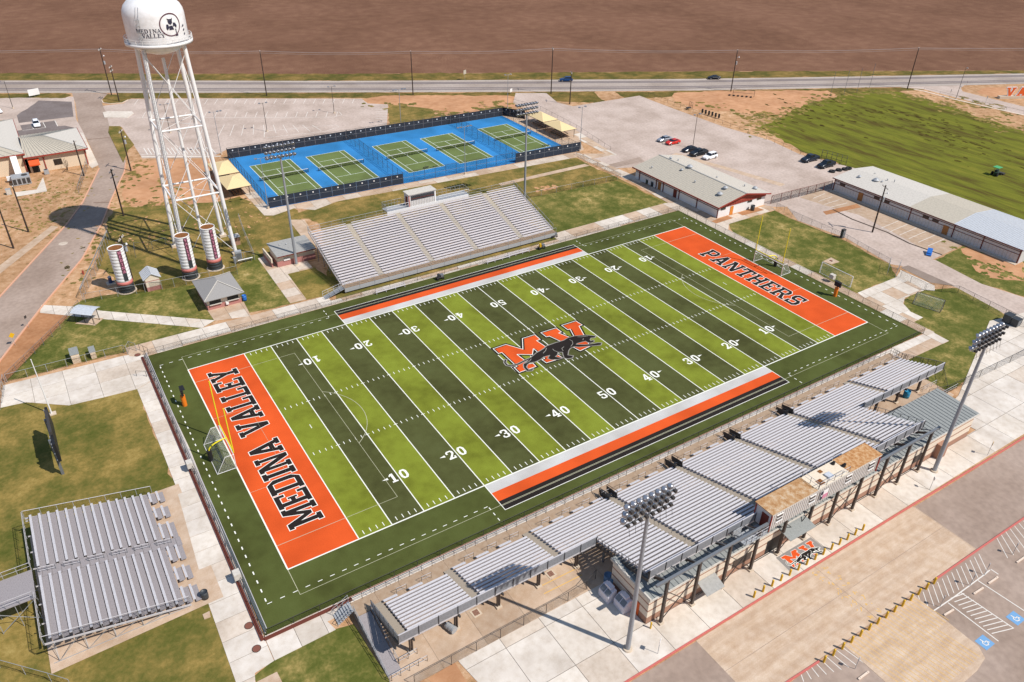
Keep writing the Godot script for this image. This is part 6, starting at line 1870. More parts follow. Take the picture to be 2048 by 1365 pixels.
func overhead_wire(a: Vector3, b: Vector3, sag: float, label: String) -> void:
	var g := thing("overhead_wire", label, "wire", a, "overhead wires of the roadside line")
	var n := 7
	for i in n:
		var t0 := i / float(n)
		var t1 := (i + 1) / float(n)
		pipe(g, "span", M.wire, a.lerp(b, t0) - Vector3(0, sag * 4.0 * t0 * (1.0 - t0), 0), a.lerp(b, t1) - Vector3(0, sag * 4.0 * t1 * (1.0 - t1), 0), 0.022, -1.0, 4)

# chain-link fence along a line of points
func fence(called: String, label: String, pts: PackedVector2Array, h: float, gap: float, post: Material, mesh: Material, r := 0.035, top := true) -> Node3D:
	var g := thing(called, label, "fence", v3(pts[0]), "")
	for i in pts.size() - 1:
		var a := v3(pts[i])
		var b := v3(pts[i + 1])
		var n := maxi(1, roundi(a.distance_to(b) / gap))
		for k in n:
			var p := a.lerp(b, k / float(n))
			pipe(g, "post", post, p, p + Vector3(0, h, 0), r, -1.0, 8)
		if i == pts.size() - 2:
			pipe(g, "post", post, b, b + Vector3(0, h, 0), r, -1.0, 8)
		if top:
			pipe(g, "top_rail", post, a + Vector3(0, h, 0), b + Vector3(0, h, 0), r * 0.8, -1.0, 6)
		if mesh:
			web(g, a + Vector3(0, 0.04, 0), b + Vector3(0, 0.04, 0), h - 0.06, mesh)
	return g

func build_fences() -> void:
	fence("field_fence", "low black chain-link fence along the near sideline before the home grandstand", pv([-59.9, 32.12, 60.2, 32.2]), 1.1, 3.05, M.steel_dark, M.link_dark)
	fence("field_fence", "low dark chain-link fence along the far sideline before the visitors' grandstand", pv([-59.9, -32.25, -30, -32.25, 33, -32.25, 60, -32.2]), 1.1, 3.05, M.steel_dark, M.link_dark, 0.03)
	fence("field_fence", "low dark chain-link fence behind the PANTHERS end zone", pv([60.2, -32, 60.2, 16, 60.2, 32.2]), 1.2, 3.05, M.steel_dark, M.link_dark)
	var w := fence("field_fence", "low brown railed fence behind the MEDINA VALLEY end zone", pv([-60.15, -31.5, -60.15, 32.2]), 1.15, 2.6, M.steel_dark, M.link_dark)
	for k in 3:
		pipe(w, "pipe_rail", M.alu, Vector3(-60.0 + k * 0.12, 0.5 + k * 0.3, -31.5), Vector3(-60.0 + k * 0.12, 0.5 + k * 0.3, 32.1), 0.05)
	box(w, "brown_curb", M.rail_brown_c, Vector3(-60.5, 0.12, 0.3), Vector3(0.38, 0.24, 64.5))
	var sc := box(self, "brown_curb", M.rail_brown_c, Vector3(-55.2, 0.12, 32.55), Vector3(10.2, 0.24, 0.38))
	sc.set_meta("kind", "structure")
	fence("gate", "open pipe gate swung out over the plaza by the left end zone", pv([-62.33, -26.83, -59.68, -24.93]), 1.1, 1.6, M.steel_dark, null)
	fence("gate", "pipe gate at the plaza corner by the brown railed fence", pv([-60.37, -34.66, -59.39, -32.5]), 1.3, 1.2, M.steel_dark, null)
	fence("plaza_fence", "galvanised chain-link fence between the plaza and the western lawn", pv([-80.09, -35.72, -62.8, -35.13]), 1.55, 3.0, M.galv, M.link)
	fence("plaza_gate", "folded galvanised gate at the end of the plaza fence", pv([-62.8, -35.13, -62.39, -34.32, -61.71, -35.79, -60.89, -34.51]), 1.6, 1.2, M.galv, M.link)
	fence("plaza_gate", "galvanised gate at the left edge of the plaza", pv([-80.35, -35.54, -80.86, -31.77, -81.56, -28.32]), 1.8, 2.0, M.galv, M.link)
	fence("roadside_fence", "brown chain-link fence along the brown strip beside the west road", pv([-80.14, -35.97, -69.29, -51.08, -66.9, -55.46]), 1.5, 2.6, M.steel, M.link)
	var yf := fence("yard_fence", "tall galvanised security fence on the road side of the tank yard", pv([-66, -57.96, -64.34, -62.35, -62.45, -66.9, -61.02, -71.16, -57.36, -82.87]), 2.2, 2.2, M.galv, M.link)
	for k in 3:
		pipe(yf, "barbed_wire", M.galv, v3(Vector2(-66, -57.96), 2.3 + k * 0.12), v3(Vector2(-57.36, -82.87), 2.3 + k * 0.12), 0.02)
	fence("yard_fence", "chain-link fence on the lawn side of the ribbed tanks", pv([-65.73, -56.69, -60.21, -56, -57.01, -55.22, -55.5, -55.09, -52.48, -54.61, -48.12, -54.22, -43.71, -53.61, -38.42, -53.35]), 1.9, 2.6, M.galv, M.link)
	fence("yard_fence", "chain-link fence from the tank yard back past the water tower legs", pv([-38.42, -53.35, -37.48, -58.41, -33.59, -57.88, -32.34, -68.01, -30.81, -78.1]), 2.1, 2.6, M.galv, M.link)
	fence("yard_fence", "dark chain-link fence crossing the yard behind the ribbed tanks", pv([-54.16, -71.32, -53.62, -74.95, -50.42, -73.45, -47.6, -74.22, -47.12, -70.28]), 1.8, 3.0, M.steel, M.link)
	fence("apron_fence", "chain-link fence between the paved lane under the stand and the forecourt", pv([-48.8, 46.08, -44.4, 46.05, -29, 45.9, -26.2, 45.7, -24.3, 45]), 1.6, 3.0, M.steel_dark, M.link)
	fence("lawn_fence", "chain-link fence between the eastern drive and the goal practice lawn", pv([81.21, -20.74, 80.59, -15.44, 80.71, -1.47, 80.6, -0.08, 78.57, 12.1]), 1.6, 2.9, M.steel, M.link, 0.03)
	fence("lawn_gate", "tall chain-link gate at the corner of the goal practice lawn", pv([78.57, 12.1, 74.55, 14.49, 75.08, 16.04, 79.26, 14.05]), 2.0, 2.0, M.galv, M.link)
	fence("drive_gate", "chain-link swing gate over the pale ramp beside the eastern drive", pv([75.95, 16.57, 75.43, 19.15, 75.31, 22.37]), 1.6, 2.6, M.steel, M.link)
	fence("drive_fence", "chain-link fence along the eastern drive beside the round lawn", pv([75.25, 22.62, 79.88, 26.6, 79.29, 33.21, 78.71, 39.75, 78.29, 40.54]), 1.6, 3.0, M.steel_dark, M.link)
	fence("lot_fence", "rust red slatted fence between the field house and the long building", pv([82.33, -23.47, 89.08, -23.21, 103.61, -22.45]), 2.2, 3.0, M.maroon, M.link_red, 0.06)
	fence("lot_fence", "low dark rail fence along the edge of the practice field", pv([119.36, -111.33, 118.99, -97.99, 118.77, -85.71, 118.33, -71.82, 118.65, -57.68, 117.38, -43.92, 117.89, -37.23]), 1.1, 3.2, M.steel_dark, null)
	fence("forecourt_fence", "chain-link fence along the lawn edge of the eastern forecourt", pv([43.16, 44.08, 47.08, 45.13, 68.7, 45.75, 77.05, 45.85]), 1.6, 4.0, M.steel_dark, M.link_dark)
	fence("stand_end_fence", "dark chain-link fence at the eastern end of the home grandstand", pv([49.01, 35.75, 52.66, 40.36, 47.05, 44.84]), 1.3, 2.6, M.steel_dark, M.link_dark)
	fence("lawn_fence", "chain-link fence across the green lawn behind the visitors' grandstand", pv([32.58, -56.41, 45.74, -55.7, 59.89, -54.83]), 1.5, 4.0, M.galv, M.link)
	fence("walk_fence", "chain-link fence beside the walk leading to the field house", pv([62.24, -75.84, 61.42, -68.48, 61.81, -55.79]), 1.2, 3.5, M.galv, M.link)
	fence("drive_fence", "pipe rail fence along the school drive at the right edge", pv([211, -67.37, 211.48, -55.34, 213.9, -33.02]), 1.0, 6.0, M.steel_dark, null)
	fence("stanchion_fence", "low pipe fence beside the tennis lot drive", pv([74.45, -127.73, 77.81, -116.47, 76.34, -94.9, 72.79, -73.82]), 1.0, 3.5, M.steel_dark, null)
	fence("roadside_fence", "row of tall net posts at the top of the practice field", pv([174.47, -79.07, 180.55, -78.09, 186.85, -77.55, 196.44, -79.33]), 8.5, 12.0, M.steel, null, 0.06, false)
	fence("corner_fence", "galvanised chain-link fence at the bottom left corner of the lawn", pv([-86.34, 19.88, -84.85, 21.23, -80.51, 25.85, -78.83, 27.76]), 1.5, 3.0, M.galv, M.link)
	fence("school_fence", "chain-link fence strip beside the school driveway", pv([-59.18, -114.08, -56.31, -125.89, -54.67, -131.7, -53.16, -146.49]), 1.8, 2.6, M.galv, M.link)

func court_fence(label: String, a: Vector2, b: Vector2, screen: Material, n: int) -> void:
	var g := thing("court_fence", label, "fence", v3(a), "tennis court fences")
	var h := 3.0
	for i in n + 1:
		var p := v3(a.lerp(b, i / float(n)))
		pipe(g, "post", M.steel_dark if not screen else M.steel, p, p + Vector3(0, h, 0), 0.045, -1.0, 8)
	pipe(g, "top_rail", M.steel_dark, v3(a, h), v3(b, h), 0.035, -1.0, 6)
	pipe(g, "mid_rail", M.steel, v3(a, 1.5), v3(b, 1.5), 0.03, -1.0, 6)
	for i in n:
		var p := v3(a.lerp(b, i / float(n)))
		var q := v3(a.lerp(b, (i + 1) / float(n)))
		if screen:
			var d := (q - p).normalized()
			bar(g, "windscreen", screen, p + d * 0.06 + Vector3(0, 1.4, 0), q - d * 0.06 + Vector3(0, 1.4, 0), 0.02, 2.6)
			bar(g, "vent_flap", M.white, (p + q) * 0.5 + Vector3(0, 2.1, 0) - d * 0.16, (p + q) * 0.5 + Vector3(0, 2.1, 0) + d * 0.16, 0.08, 0.3)
		else:
			web(g, p + Vector3(0, 0.05, 0), q + Vector3(0, 0.05, 0), h - 0.1, M.link_dark)

func build_tennis() -> void:
	var t := setting("tennis_courts")
	slab(t, "court_slab", pv([-22.6, -82.2, 63.2, -77.8, 63.2, -116.4, -21.6, -120.4]), 0.0, 0.05, M.court_blue)
	slab(t, "side_pad", pv([63.3, -77.8, 66.4, -77.8, 72, -88, 71, -117, 63.3, -116.4]), 0.0, 0.045, M.conc_tan)
	var k := 0
	for c in [[-12.9, -100.0], [2.3, -99.4], [21.1, -98.3], [35.9, -97.6], [54.8, -96.9]]:
		var x: float = c[0]
		var z: float = c[1]
		var W := 10.5 if k > 1 else 10.97
		var hw := W * 0.5
		sheet(t, "court_surface", rect(x - hw, z - 11.9, x + hw, z + 11.9), 0.056, M.court_green)
		for s in [-1.0, 1.0]:
			sheet(t, "court_line", rect(x + s * hw - 0.06, z - 11.94, x + s * hw + 0.06, z + 11.94), 0.062, M.court_line)
			sheet(t, "court_line", rect(x + s * hw * 0.75 - 0.06, z - 11.8, x + s * hw * 0.75 + 0.06, z + 11.8), 0.062, M.court_line)
			sheet(t, "court_line", rect(x - hw + 0.06, z + s * 11.88 - 0.07, x + hw - 0.06, z + s * 11.88 + 0.07), 0.064, M.court_line)
			sheet(t, "court_line", rect(x - hw * 0.74, z + s * 6.4 - 0.06, x + hw * 0.74, z + s * 6.4 + 0.06), 0.06, M.court_line)
		sheet(t, "court_line", rect(x - 0.06, z - 6.34, x + 0.06, z + 6.34), 0.066, M.court_line)
		var g := thing("tennis_net", "tennis net across the %s court from the left" % ORD[k], "tennis net", Vector3(x, 0.05, z), "tennis nets")
		for s in [-1.0, 1.0]:
			pipe(g, "net_post", M.steel_dark, Vector3(x + s * (hw + 0.9), 0.05, z), Vector3(x + s * (hw + 0.9), 1.12, z), 0.06)
		web(g, Vector3(x - hw - 0.9, 0.08, z), Vector3(x + hw + 0.9, 0.08, z), 0.95, M.net_black, "net")
		bar(g, "tape", M.white, Vector3(x - hw - 0.9, 1.04, z), Vector3(x + hw + 0.9, 1.04, z), 0.05, 0.1)
		bar(g, "centre_strap", M.white, Vector3(x, 0.06, z + 0.03), Vector3(x, 1.0, z + 0.03), 0.08, 0.03)
		k += 1
	var N0 := Vector2(-22.7, -82.3)
	var N1 := Vector2(63.3, -77.7)
	var F0 := Vector2(-21.6, -120.5)
	var F1 := Vector2(63.3, -116.5)
	court_fence("tall court fence with navy windscreen before the two left tennis courts", N0, N0.lerp(N1, 0.395), M.screen_navy, 11)
	court_fence("tall open chain-link court fence before the two middle tennis courts", N0.lerp(N1, 0.395), N0.lerp(N1, 0.775), null, 11)
	court_fence("tall court fence with navy windscreen before the rightmost tennis court", N0.lerp(N1, 0.775), N1 + Vector2(1.8, 0.1), M.screen_navy, 7)
	court_fence("tall court fence with black windscreen behind the tennis courts", F0, F1, M.screen, 28)
	court_fence("tall open court fence on the left side of the tennis courts", N0, F0, null, 13)
	court_fence("tall open court fence between the second and third tennis courts", N0.lerp(N1, 0.395), F0.lerp(F1, 0.395), null, 12)
	court_fence("tall open court fence between the fourth and rightmost tennis courts", N0.lerp(N1, 0.785), F0.lerp(F1, 0.79), null, 12)
	court_fence("tall open court fence on the right side of the tennis courts", N1 - Vector2(0, 0.1), F1, null, 12)
	court_fence("short windscreened fence at the back right corner of the courts", F1, Vector2(67.5, -110.0), M.screen, 3)
	# shade sails
	var sails := [[-28.9, -23.5, -112.0, -102.1, "tan shade sail nearer the parking lot, left of the tennis courts", " left of the courts"], [-29.4, -23.6, -101.2, -91.8, "tan shade sail nearer the stands, left of the tennis courts", " left of the courts"], [65.9, 71.4, -107.2, -97.7, "tan shade sail nearer the highway, right of the tennis courts", " right of the courts"], [65.5, 71.0, -97.2, -87.6, "tan shade sail nearer the field house, right of the tennis courts", " right of the courts"]]
	for s in sails:
		var g := thing("shade_sail", s[4], "canopy", Vector3((s[0] + s[1]) * 0.5, 0, (s[2] + s[3]) * 0.5), "shade sails over the court side benches")
		var x0: float = s[0]
		var x1: float = s[1]
		var z0: float = s[2]
		var z1: float = s[3]
		var ap := Vector3((x0 + x1) * 0.5, 4.0, (z0 + z1) * 0.5)
		hip_faces(g, [[Vector3(x0, 2.7, z1), Vector3(x1, 2.7, z1), ap], [Vector3(x1, 2.7, z1), Vector3(x1, 2.7, z0), ap], [Vector3(x1, 2.7, z0), Vector3(x0, 2.7, z0), ap], [Vector3(x0, 2.7, z0), Vector3(x0, 2.7, z1), ap]], M.canvas)
		for e in [[Vector3(x0, 2.62, z1), Vector3(x1, 2.62, z1)], [Vector3(x1, 2.62, z1), Vector3(x1, 2.62, z0)], [Vector3(x0, 2.62, z0), Vector3(x1, 2.62, z0)], [Vector3(x0, 2.62, z0), Vector3(x0, 2.62, z1)]]:
			pipe(g, "edge_tube", M.steel_brown, e[0], e[1], 0.07)
		for p in [Vector3(x0 + 0.5, 0, z0 + 0.6), Vector3(x1 - 0.5, 0, z0 + 0.6), Vector3(x0 + 0.5, 0, z1 - 0.6), Vector3(x1 - 0.5, 0, z1 - 0.6)]:
			pipe(g, "post", M.steel_brown, p, p + Vector3(0, 2.75, 0), 0.08)
		var bl := thing("small_bleacher", "brown plank bleacher under the %s" % s[4].split(",")[0] + s[5], "bleacher", ap - Vector3(0, 4, 0), "benches under the shade sails")
		for i in 4:
			box(bl, "plank", M.steel_brown, Vector3((x0 + x1) * 0.5 - 1.2 + i * 0.7, 0.4 + i * 0.22, ap.z), Vector3(0.3, 0.05, 6.0))
		for z: float in [-2.6, 0.0, 2.6]:
			bar(bl, "frame", M.steel_dark, Vector3(ap.x - 1.3, 0.1, ap.z + z), Vector3(ap.x + 1.0, 1.0, ap.z + z), 0.06, 0.08)
			pipe(bl, "leg", M.steel_dark, Vector3(ap.x + 0.9, 0.0, ap.z + z), Vector3(ap.x + 0.9, 1.0, ap.z + z), 0.04)
	for q in [[Vector3(21.42, 0.05, -87.82), "dark towel rack lying at the near end of the third court"], [Vector3(58.56, 0.05, -86.06), "dark rolled squeegee lying near the rightmost court corner"]]:
		var b := thing("court_roller", q[1], "squeegee", q[0])
		pipe(b, "roller", M.black, q[0] + Vector3(-0.8, 0.12, 0), q[0] + Vector3(0.8, 0.12, 0), 0.1)
		pipe(b, "handle", M.steel_dark, q[0] + Vector3(0, 0.12, 0), q[0] + Vector3(0.5, 0.5, -1.0), 0.03)

func build_lights_and_poles() -> void:
	stadium_light(Vector3(-27.2, 0, 54.5), 20.4, -1.0, "stadium floodlight pole on the forecourt beside the ice chests", 8)
	stadium_light(Vector3(28.1, 0, 55.1), 21.2, -1.0, "stadium floodlight pole at the right end of the stadium building", 8)
	stadium_light(Vector3(-27.0, 0, -51.3), 22.9, 1.0, "stadium floodlight pole in front of the restroom block", 8)
	stadium_light(Vector3(32.0, 0, -56.1), 21.0, 1.0, "stadium floodlight pole behind the right end of the visitors' grandstand", 8)
	var X := Vector3(0.9, 0, 0)
	var Z := Vector3(0, 0, 0.9)
	small_light("court_light", Vector3(-22.9, 0, -82.2), 12.3, [X * 1.5, X * 2.6, -X], "tennis light pole at the near left court corner", "light pole", "tennis court lights", M.galv_pole)
	small_light("court_light", Vector3(28.0, 0, -78.3), 12.6, [X, -X, X * 1.8, -X * 1.8], "tennis light pole at the middle of the near court fence", "light pole", "tennis court lights", M.galv_pole)
	small_light("court_light", Vector3(64.7, 0, -77.5), 12.5, [X, -X], "tennis light pole at the near right court corner", "light pole", "tennis court lights", M.galv_pole)
	small_light("court_light", Vector3(-22.2, 0, -124.8), 11.7, [X, -X, X * 1.8], "tennis light pole behind the far left court corner", "light pole", "tennis court lights", M.galv_pole)
	small_light("court_light", Vector3(31.0, 0, -122.8), 11.0, [X, -X, X * 1.8, -X * 1.8], "tennis light pole behind the middle of the courts", "light pole", "tennis court lights", M.galv_pole)
	small_light("court_light", Vector3(68.5, 0, -121.7), 11.0, [X, -X], "tennis light pole behind the far right court corner", "light pole", "tennis court lights", M.galv_pole)
	small_light("lot_light", Vector3(-29.97, 0, -150.65), 8.3, [X, -X], "dark twin lamp post in the far parking lot behind the water tower legs", "lamp post", "parking lot lamps", M.steel_dark)
	small_light("lot_light", Vector3(-5.33, 0, -137.97), 8.4, [X, -X], "dark twin lamp post in the middle of the far parking lot", "lamp post", "parking lot lamps", M.steel_dark)
	small_light("lot_light", Vector3(18.52, 0, -145.26), 8.3, [X, -X], "dark twin lamp post at the right end of the far parking lot", "lamp post", "parking lot lamps", M.steel_dark)
	small_light("lot_light", Vector3(-66.69, 0, -199.52), 8.5, [-X], "single lamp post in the school parking lot at the left edge", "lamp post", "parking lot lamps", M.steel_dark)
	small_light("lot_light", Vector3(94.79, 0, -63.62), 9.6, [X, -X], "lamp post among the parked cars behind the field house", "lamp post", "parking lot lamps", M.steel_brown)
	small_light("street_lamp", Vector3(210.89, 0, -54.98), 10.3, [X], "street lamp at the school drive junction on the right", "lamp post", "", M.steel_dark)
	power_pole(Vector3(-37.7, 0, -200.7), 15.0, 1, "tallest utility pole at the west road junction", true)
	power_pole(Vector3(-36.9, 0, -191.6), 11.3, 2, "shorter utility pole at the west road junction")
	power_pole(Vector3(6.3, 0, -174.6), 14.4, 0, "utility pole on the highway verge right of the water tower")
	power_pole(Vector3(49.4, 0, -151.7), 14.2, 0, "utility pole on the highway verge above the tennis courts")
	power_pole(Vector3(91.2, 0, -129.6), 15.4, 1, "tall utility pole left of the tennis lot entrance sign")
	power_pole(Vector3(89.59, 0, -116.44), 10.6, 1, "shorter utility pole on the grass beside the east lot entrance")
	power_pole(Vector3(148.6, 0, -101.0), 13.9, 0, "utility pole on the verge above the bare earth", true)
	power_pole(Vector3(207.5, 0, -71.6), 14.1, 0, "utility pole on the verge at the top of the practice field")
	power_pole(Vector3(-45.57, 0, -124.08), 10.8, 1, "utility pole on the grass island beside the west road", true)
	power_pole(Vector3(-52.47, 0, -94.78), 11.2, 2, "utility pole beside the round shadow of the water tank")
	power_pole(Vector3(-56.42, 0, -126.19), 9.2, 1, "utility pole at the corner of the school building")
	power_pole(Vector3(-71.67, 0, -96.17), 10.4, 0, "bare leaning timber pole left of the footpath")
	power_pole(Vector3(-75.11, 0, -88.8), 9.6, 0, "bare timber pole at the left edge beside the footpath")
	power_pole(Vector3(-56.6, 0, -61.8), 9.3, 1, "utility pole with transformers behind the first ribbed tank", true)
	power_pole(Vector3(89.9, 0, -0.2), 11.3, 1, "utility pole on the drive before the long building", true)
	var line := [Vector3(-130, 14.4, -250), Vector3(-37.7, 14.6, -200.7), Vector3(6.3, 14.4, -174.6), Vector3(49.4, 14.2, -151.7), Vector3(91.2, 15.0, -129.6), Vector3(148.6, 13.9, -101.0), Vector3(207.5, 14.1, -71.6), Vector3(290, 14.0, -32)]
	for i in line.size() - 1:
		for k in 3:
			var off := Vector3(0.476, 0, -0.88) * (k - 1) * 1.1 + Vector3(0, 0.15 if k == 1 else -0.25, 0)
			overhead_wire(line[i] + off, line[i + 1] + off, 0.55, "%s wire in the %s span from the left along the highway" % [["near", "middle", "far"][2 - k], ORD[i]])

func goal_post(x: float, s: float, label: String) -> void:
	var g := thing("goal_post", label, "goal post", Vector3(x - s * 2.6, 0, 0), "gooseneck goal posts")
	var bx := x - s * 2.6
	pipe(g, "pad", M.black if s > 0.0 else M.black, Vector3(bx, 0.05, 0), Vector3(bx, 1.9, 0), 0.32, 0.32, 16)
	var prev := Vector3(bx, 1.8, 0)
	for i in 7:
		var a := PI * 0.5 * (i + 1) / 7.0
		var p := Vector3(bx + s * 2.6 * (1.0 - cos(a)), 1.8 + 1.25 * sin(a), 0)
		pipe(g, "gooseneck", M.goal_yellow, prev, p, 0.1, -1.0, 10)
		prev = p
	pipe(g, "crossbar", M.goal_yellow, Vector3(x, 3.05, -3.56), Vector3(x, 3.05, 3.56), 0.09, -1.0, 10)
	for z: float in [-3.56, 3.56]:
		pipe(g, "upright", M.goal_yellow, Vector3(x, 3.0, z), Vector3(x, 10.6, z), 0.09, 0.08, 10)

func soccer_goal(label: String, at: Vector3, turn: float, w: float, h: float, d: float, m: Material) -> void:
	var g := thing("soccer_goal", label, "soccer goal", at, "soccer goals")
	var X := Vector3(0, 0, 1).rotated(Vector3.UP, turn)
	var B := Vector3(-1, 0, 0).rotated(Vector3.UP, turn)
	var l := at - X * w * 0.5
	var r := at + X * w * 0.5
	var up := Vector3(0, h, 0)
	for p: Vector3 in [l, r]:
		pipe(g, "post", m, p, p + up, 0.06, -1.0, 10)
		pipe(g, "stay", m, p + up, p + up + B * d * 0.45, 0.04)
		pipe(g, "stay", m, p + up + B * d * 0.45, p + B * d, 0.04)
		pipe(g, "ground_bar", m, p + Vector3(0, 0.04, 0), p + B * d + Vector3(0, 0.04, 0), 0.04)
	pipe(g, "crossbar", m, l + up, r + up, 0.06, -1.0, 10)
	pipe(g, "ground_bar", m, l + B * d + Vector3(0, 0.04, 0), r + B * d + Vector3(0, 0.04, 0), 0.04)
	if d > 0.5:
		slope_net(g, l + up + B * d * 0.45, r + up + B * d * 0.45, r + B * d, l + B * d)
		slope_net(g, l + up, r + up, r + up + B * d * 0.45, l + up + B * d * 0.45)
		for p: Vector3 in [l, r]:
			slope_net(g, p, p + up, p + up + B * d * 0.45, p + B * d)
	else:
		slope_net(g, l, r, r + up, l + up)

func slope_net(g: Node3D, a: Vector3, b: Vector3, c: Vector3, d: Vector3) -> void:
	var st := new_st()
	var u := a.distance_to(b)
	var v := a.distance_to(d)
	var n := (c - a).cross(b - a).normalized()
	for q in [[a, Vector2(0, 0)], [b, Vector2(u, 0)], [c, Vector2(u, v)], [a, Vector2(0, 0)], [c, Vector2(u, v)], [d, Vector2(0, v)]]:
		st.set_normal(n)
		st.set_uv(q[1])
		st.add_vertex(q[0])
	put(g, "net", st.commit(), M.net_white)

# ---------- vehicles: x forward ----------
func loft(sections: Array) -> ArrayMesh:
	var st := new_st()
	st.set_smooth_group(-1)
	for i in sections.size() - 1:
		var A: Array = sections[i]
		var B: Array = sections[i + 1]
		for k in A.size():
			var k2 := (k + 1) % A.size()
			quad(st, A[k], A[k2], B[k2], B[k])
	for e in [0, sections.size() - 1]:
		var A: Array = sections[e]
		for k in range(1, A.size() - 1):
			if e == 0:
				tri(st, A[0], A[k + 1], A[k])
			else:
				tri(st, A[0], A[k], A[k + 1])
	return st.commit()

func ring(x: float, w0: float, w1: float, y0: float, y1: float, r: float) -> Array:
	return [Vector3(x, y0, -w0), Vector3(x, y0, w0), Vector3(x, (y0 + y1) * 0.5, w0 + 0.04), Vector3(x, y1 - r, w0), Vector3(x, y1, w1), Vector3(x, y1, -w1), Vector3(x, y1 - r, -w0), Vector3(x, (y0 + y1) * 0.5, -w0 - 0.04)]

func car(kind: String, at: Vector3, turn: float, paint: Material, label: String, called := "car", cat := "car", group := "cars parked in the east lot") -> void:
	var g := thing(called, label, cat, at, group)
	var T := Transform3D(Basis(Vector3.UP, turn), at)
	var L := 2.35
	var W := 0.9
	var belt := 0.95
	var roof := 1.42
	var c := [-1.75, -1.0, 0.25, 1.1]
	if kind == "suv":
		belt = 1.05
		roof = 1.68
		c = [-2.2, -1.85, 0.2, 0.95]
	if kind == "pickup":
		L = 2.9
		W = 1.0
		belt = 1.2
		roof = 1.9
		c = [-0.75, -0.6, 0.75, 1.35]
	var hood := belt - 0.05
	var tail := belt
	put(g, "body", loft([ring(-L, W * 0.86, W * 0.74, 0.42, tail - 0.12, 0.1), ring(-L + 0.15, W * 0.96, W * 0.86, 0.3, tail, 0.1), ring(c[0], W, W * 0.9, 0.27, belt, 0.12), ring(c[3], W, W * 0.9, 0.27, belt, 0.12), ring(L - 0.7, W * 0.98, W * 0.86, 0.28, hood - 0.06, 0.12), ring(L - 0.12, W * 0.92, W * 0.78, 0.32, hood - 0.2, 0.1), ring(L, W * 0.82, W * 0.68, 0.42, hood - 0.32, 0.08)]), paint, T)
	var gl := func(x: float, y: float, w: float) -> Array: return [Vector3(x, y, -w), Vector3(x, y, w)]
	var b0 := belt - 0.02
	var r0 := roof - 0.05
	put(g, "window_glass", loft([[Vector3(c[0], b0, -W * 0.86), Vector3(c[0], b0, W * 0.86), Vector3(c[0] + 0.01, b0 + 0.01, W * 0.86), Vector3(c[0] + 0.01, b0 + 0.01, -W * 0.86)], [Vector3(c[1], b0, -W * 0.88), Vector3(c[1], b0, W * 0.88), Vector3(c[1], r0, W * 0.72), Vector3(c[1], r0, -W * 0.72)], [Vector3(c[2], b0, -W * 0.88), Vector3(c[2], b0, W * 0.88), Vector3(c[2], r0, W * 0.72), Vector3(c[2], r0, -W * 0.72)], [Vector3(c[3], b0, -W * 0.86), Vector3(c[3], b0, W * 0.86), Vector3(c[3] - 0.01, b0 + 0.01, W * 0.86), Vector3(c[3] - 0.01, b0 + 0.01, -W * 0.86)]]), M.glass, T)
	put(g, "roof", loft([[Vector3(c[1] - 0.1, r0 - 0.03, -W * 0.7), Vector3(c[1] - 0.1, r0 - 0.03, W * 0.7), Vector3(c[1] - 0.02, roof, W * 0.6), Vector3(c[1] - 0.02, roof, -W * 0.6)], [Vector3(c[2] + 0.1, r0 - 0.03, -W * 0.7), Vector3(c[2] + 0.1, r0 - 0.03, W * 0.7), Vector3(c[2], roof, W * 0.6), Vector3(c[2], roof, -W * 0.6)]]), paint, T)
	for s: float in [-1.0, 1.0]:
		for x: float in [c[1] + 0.02, (c[1] + c[2]) * 0.5, c[2] - 0.02]:
			bar(g, "pillar", paint, T * Vector3(x, b0, s * W * 0.89), T * Vector3(x, r0, s * W * 0.725), 0.05, 0.05)
	if kind == "pickup":
		box(g, "bed_floor", M.black, T * Vector3(-1.85, belt + 0.005, 0), Vector3(1.8, 0.03, W * 1.6), turn)
	for x: float in [-L * 0.6, L * 0.62]:
		for s: float in [-1.0, 1.0]:
			var p := T * Vector3(x, 0.34, s * (W - 0.06))
			var o: Vector3 = T.basis * Vector3(0, 0, s)
			var wh := pipe(g, "wheel", M.rubber, p - o * 0.12, p + o * 0.1, 0.34, -1.0, 16)
			pipe(wh, "rim", M.lamp_metal, p + o * 0.1, p + o * 0.12, 0.21, -1.0, 12)
	for s: float in [-1.0, 1.0]:
		box(g, "headlight", M.lamp_glass, T * Vector3(L - 0.08, hood - 0.36, s * W * 0.66), Vector3(0.12, 0.14, 0.34), turn)
		box(g, "tail_light", M.red_trim, T * Vector3(-L + 0.06, tail - 0.25, s * W * 0.72), Vector3(0.1, 0.16, 0.3), turn)
		box(g, "mirror", paint, T * Vector3(c[3] - 0.25, belt + 0.06, s * (W + 0.1)), Vector3(0.12, 0.12, 0.2), turn)

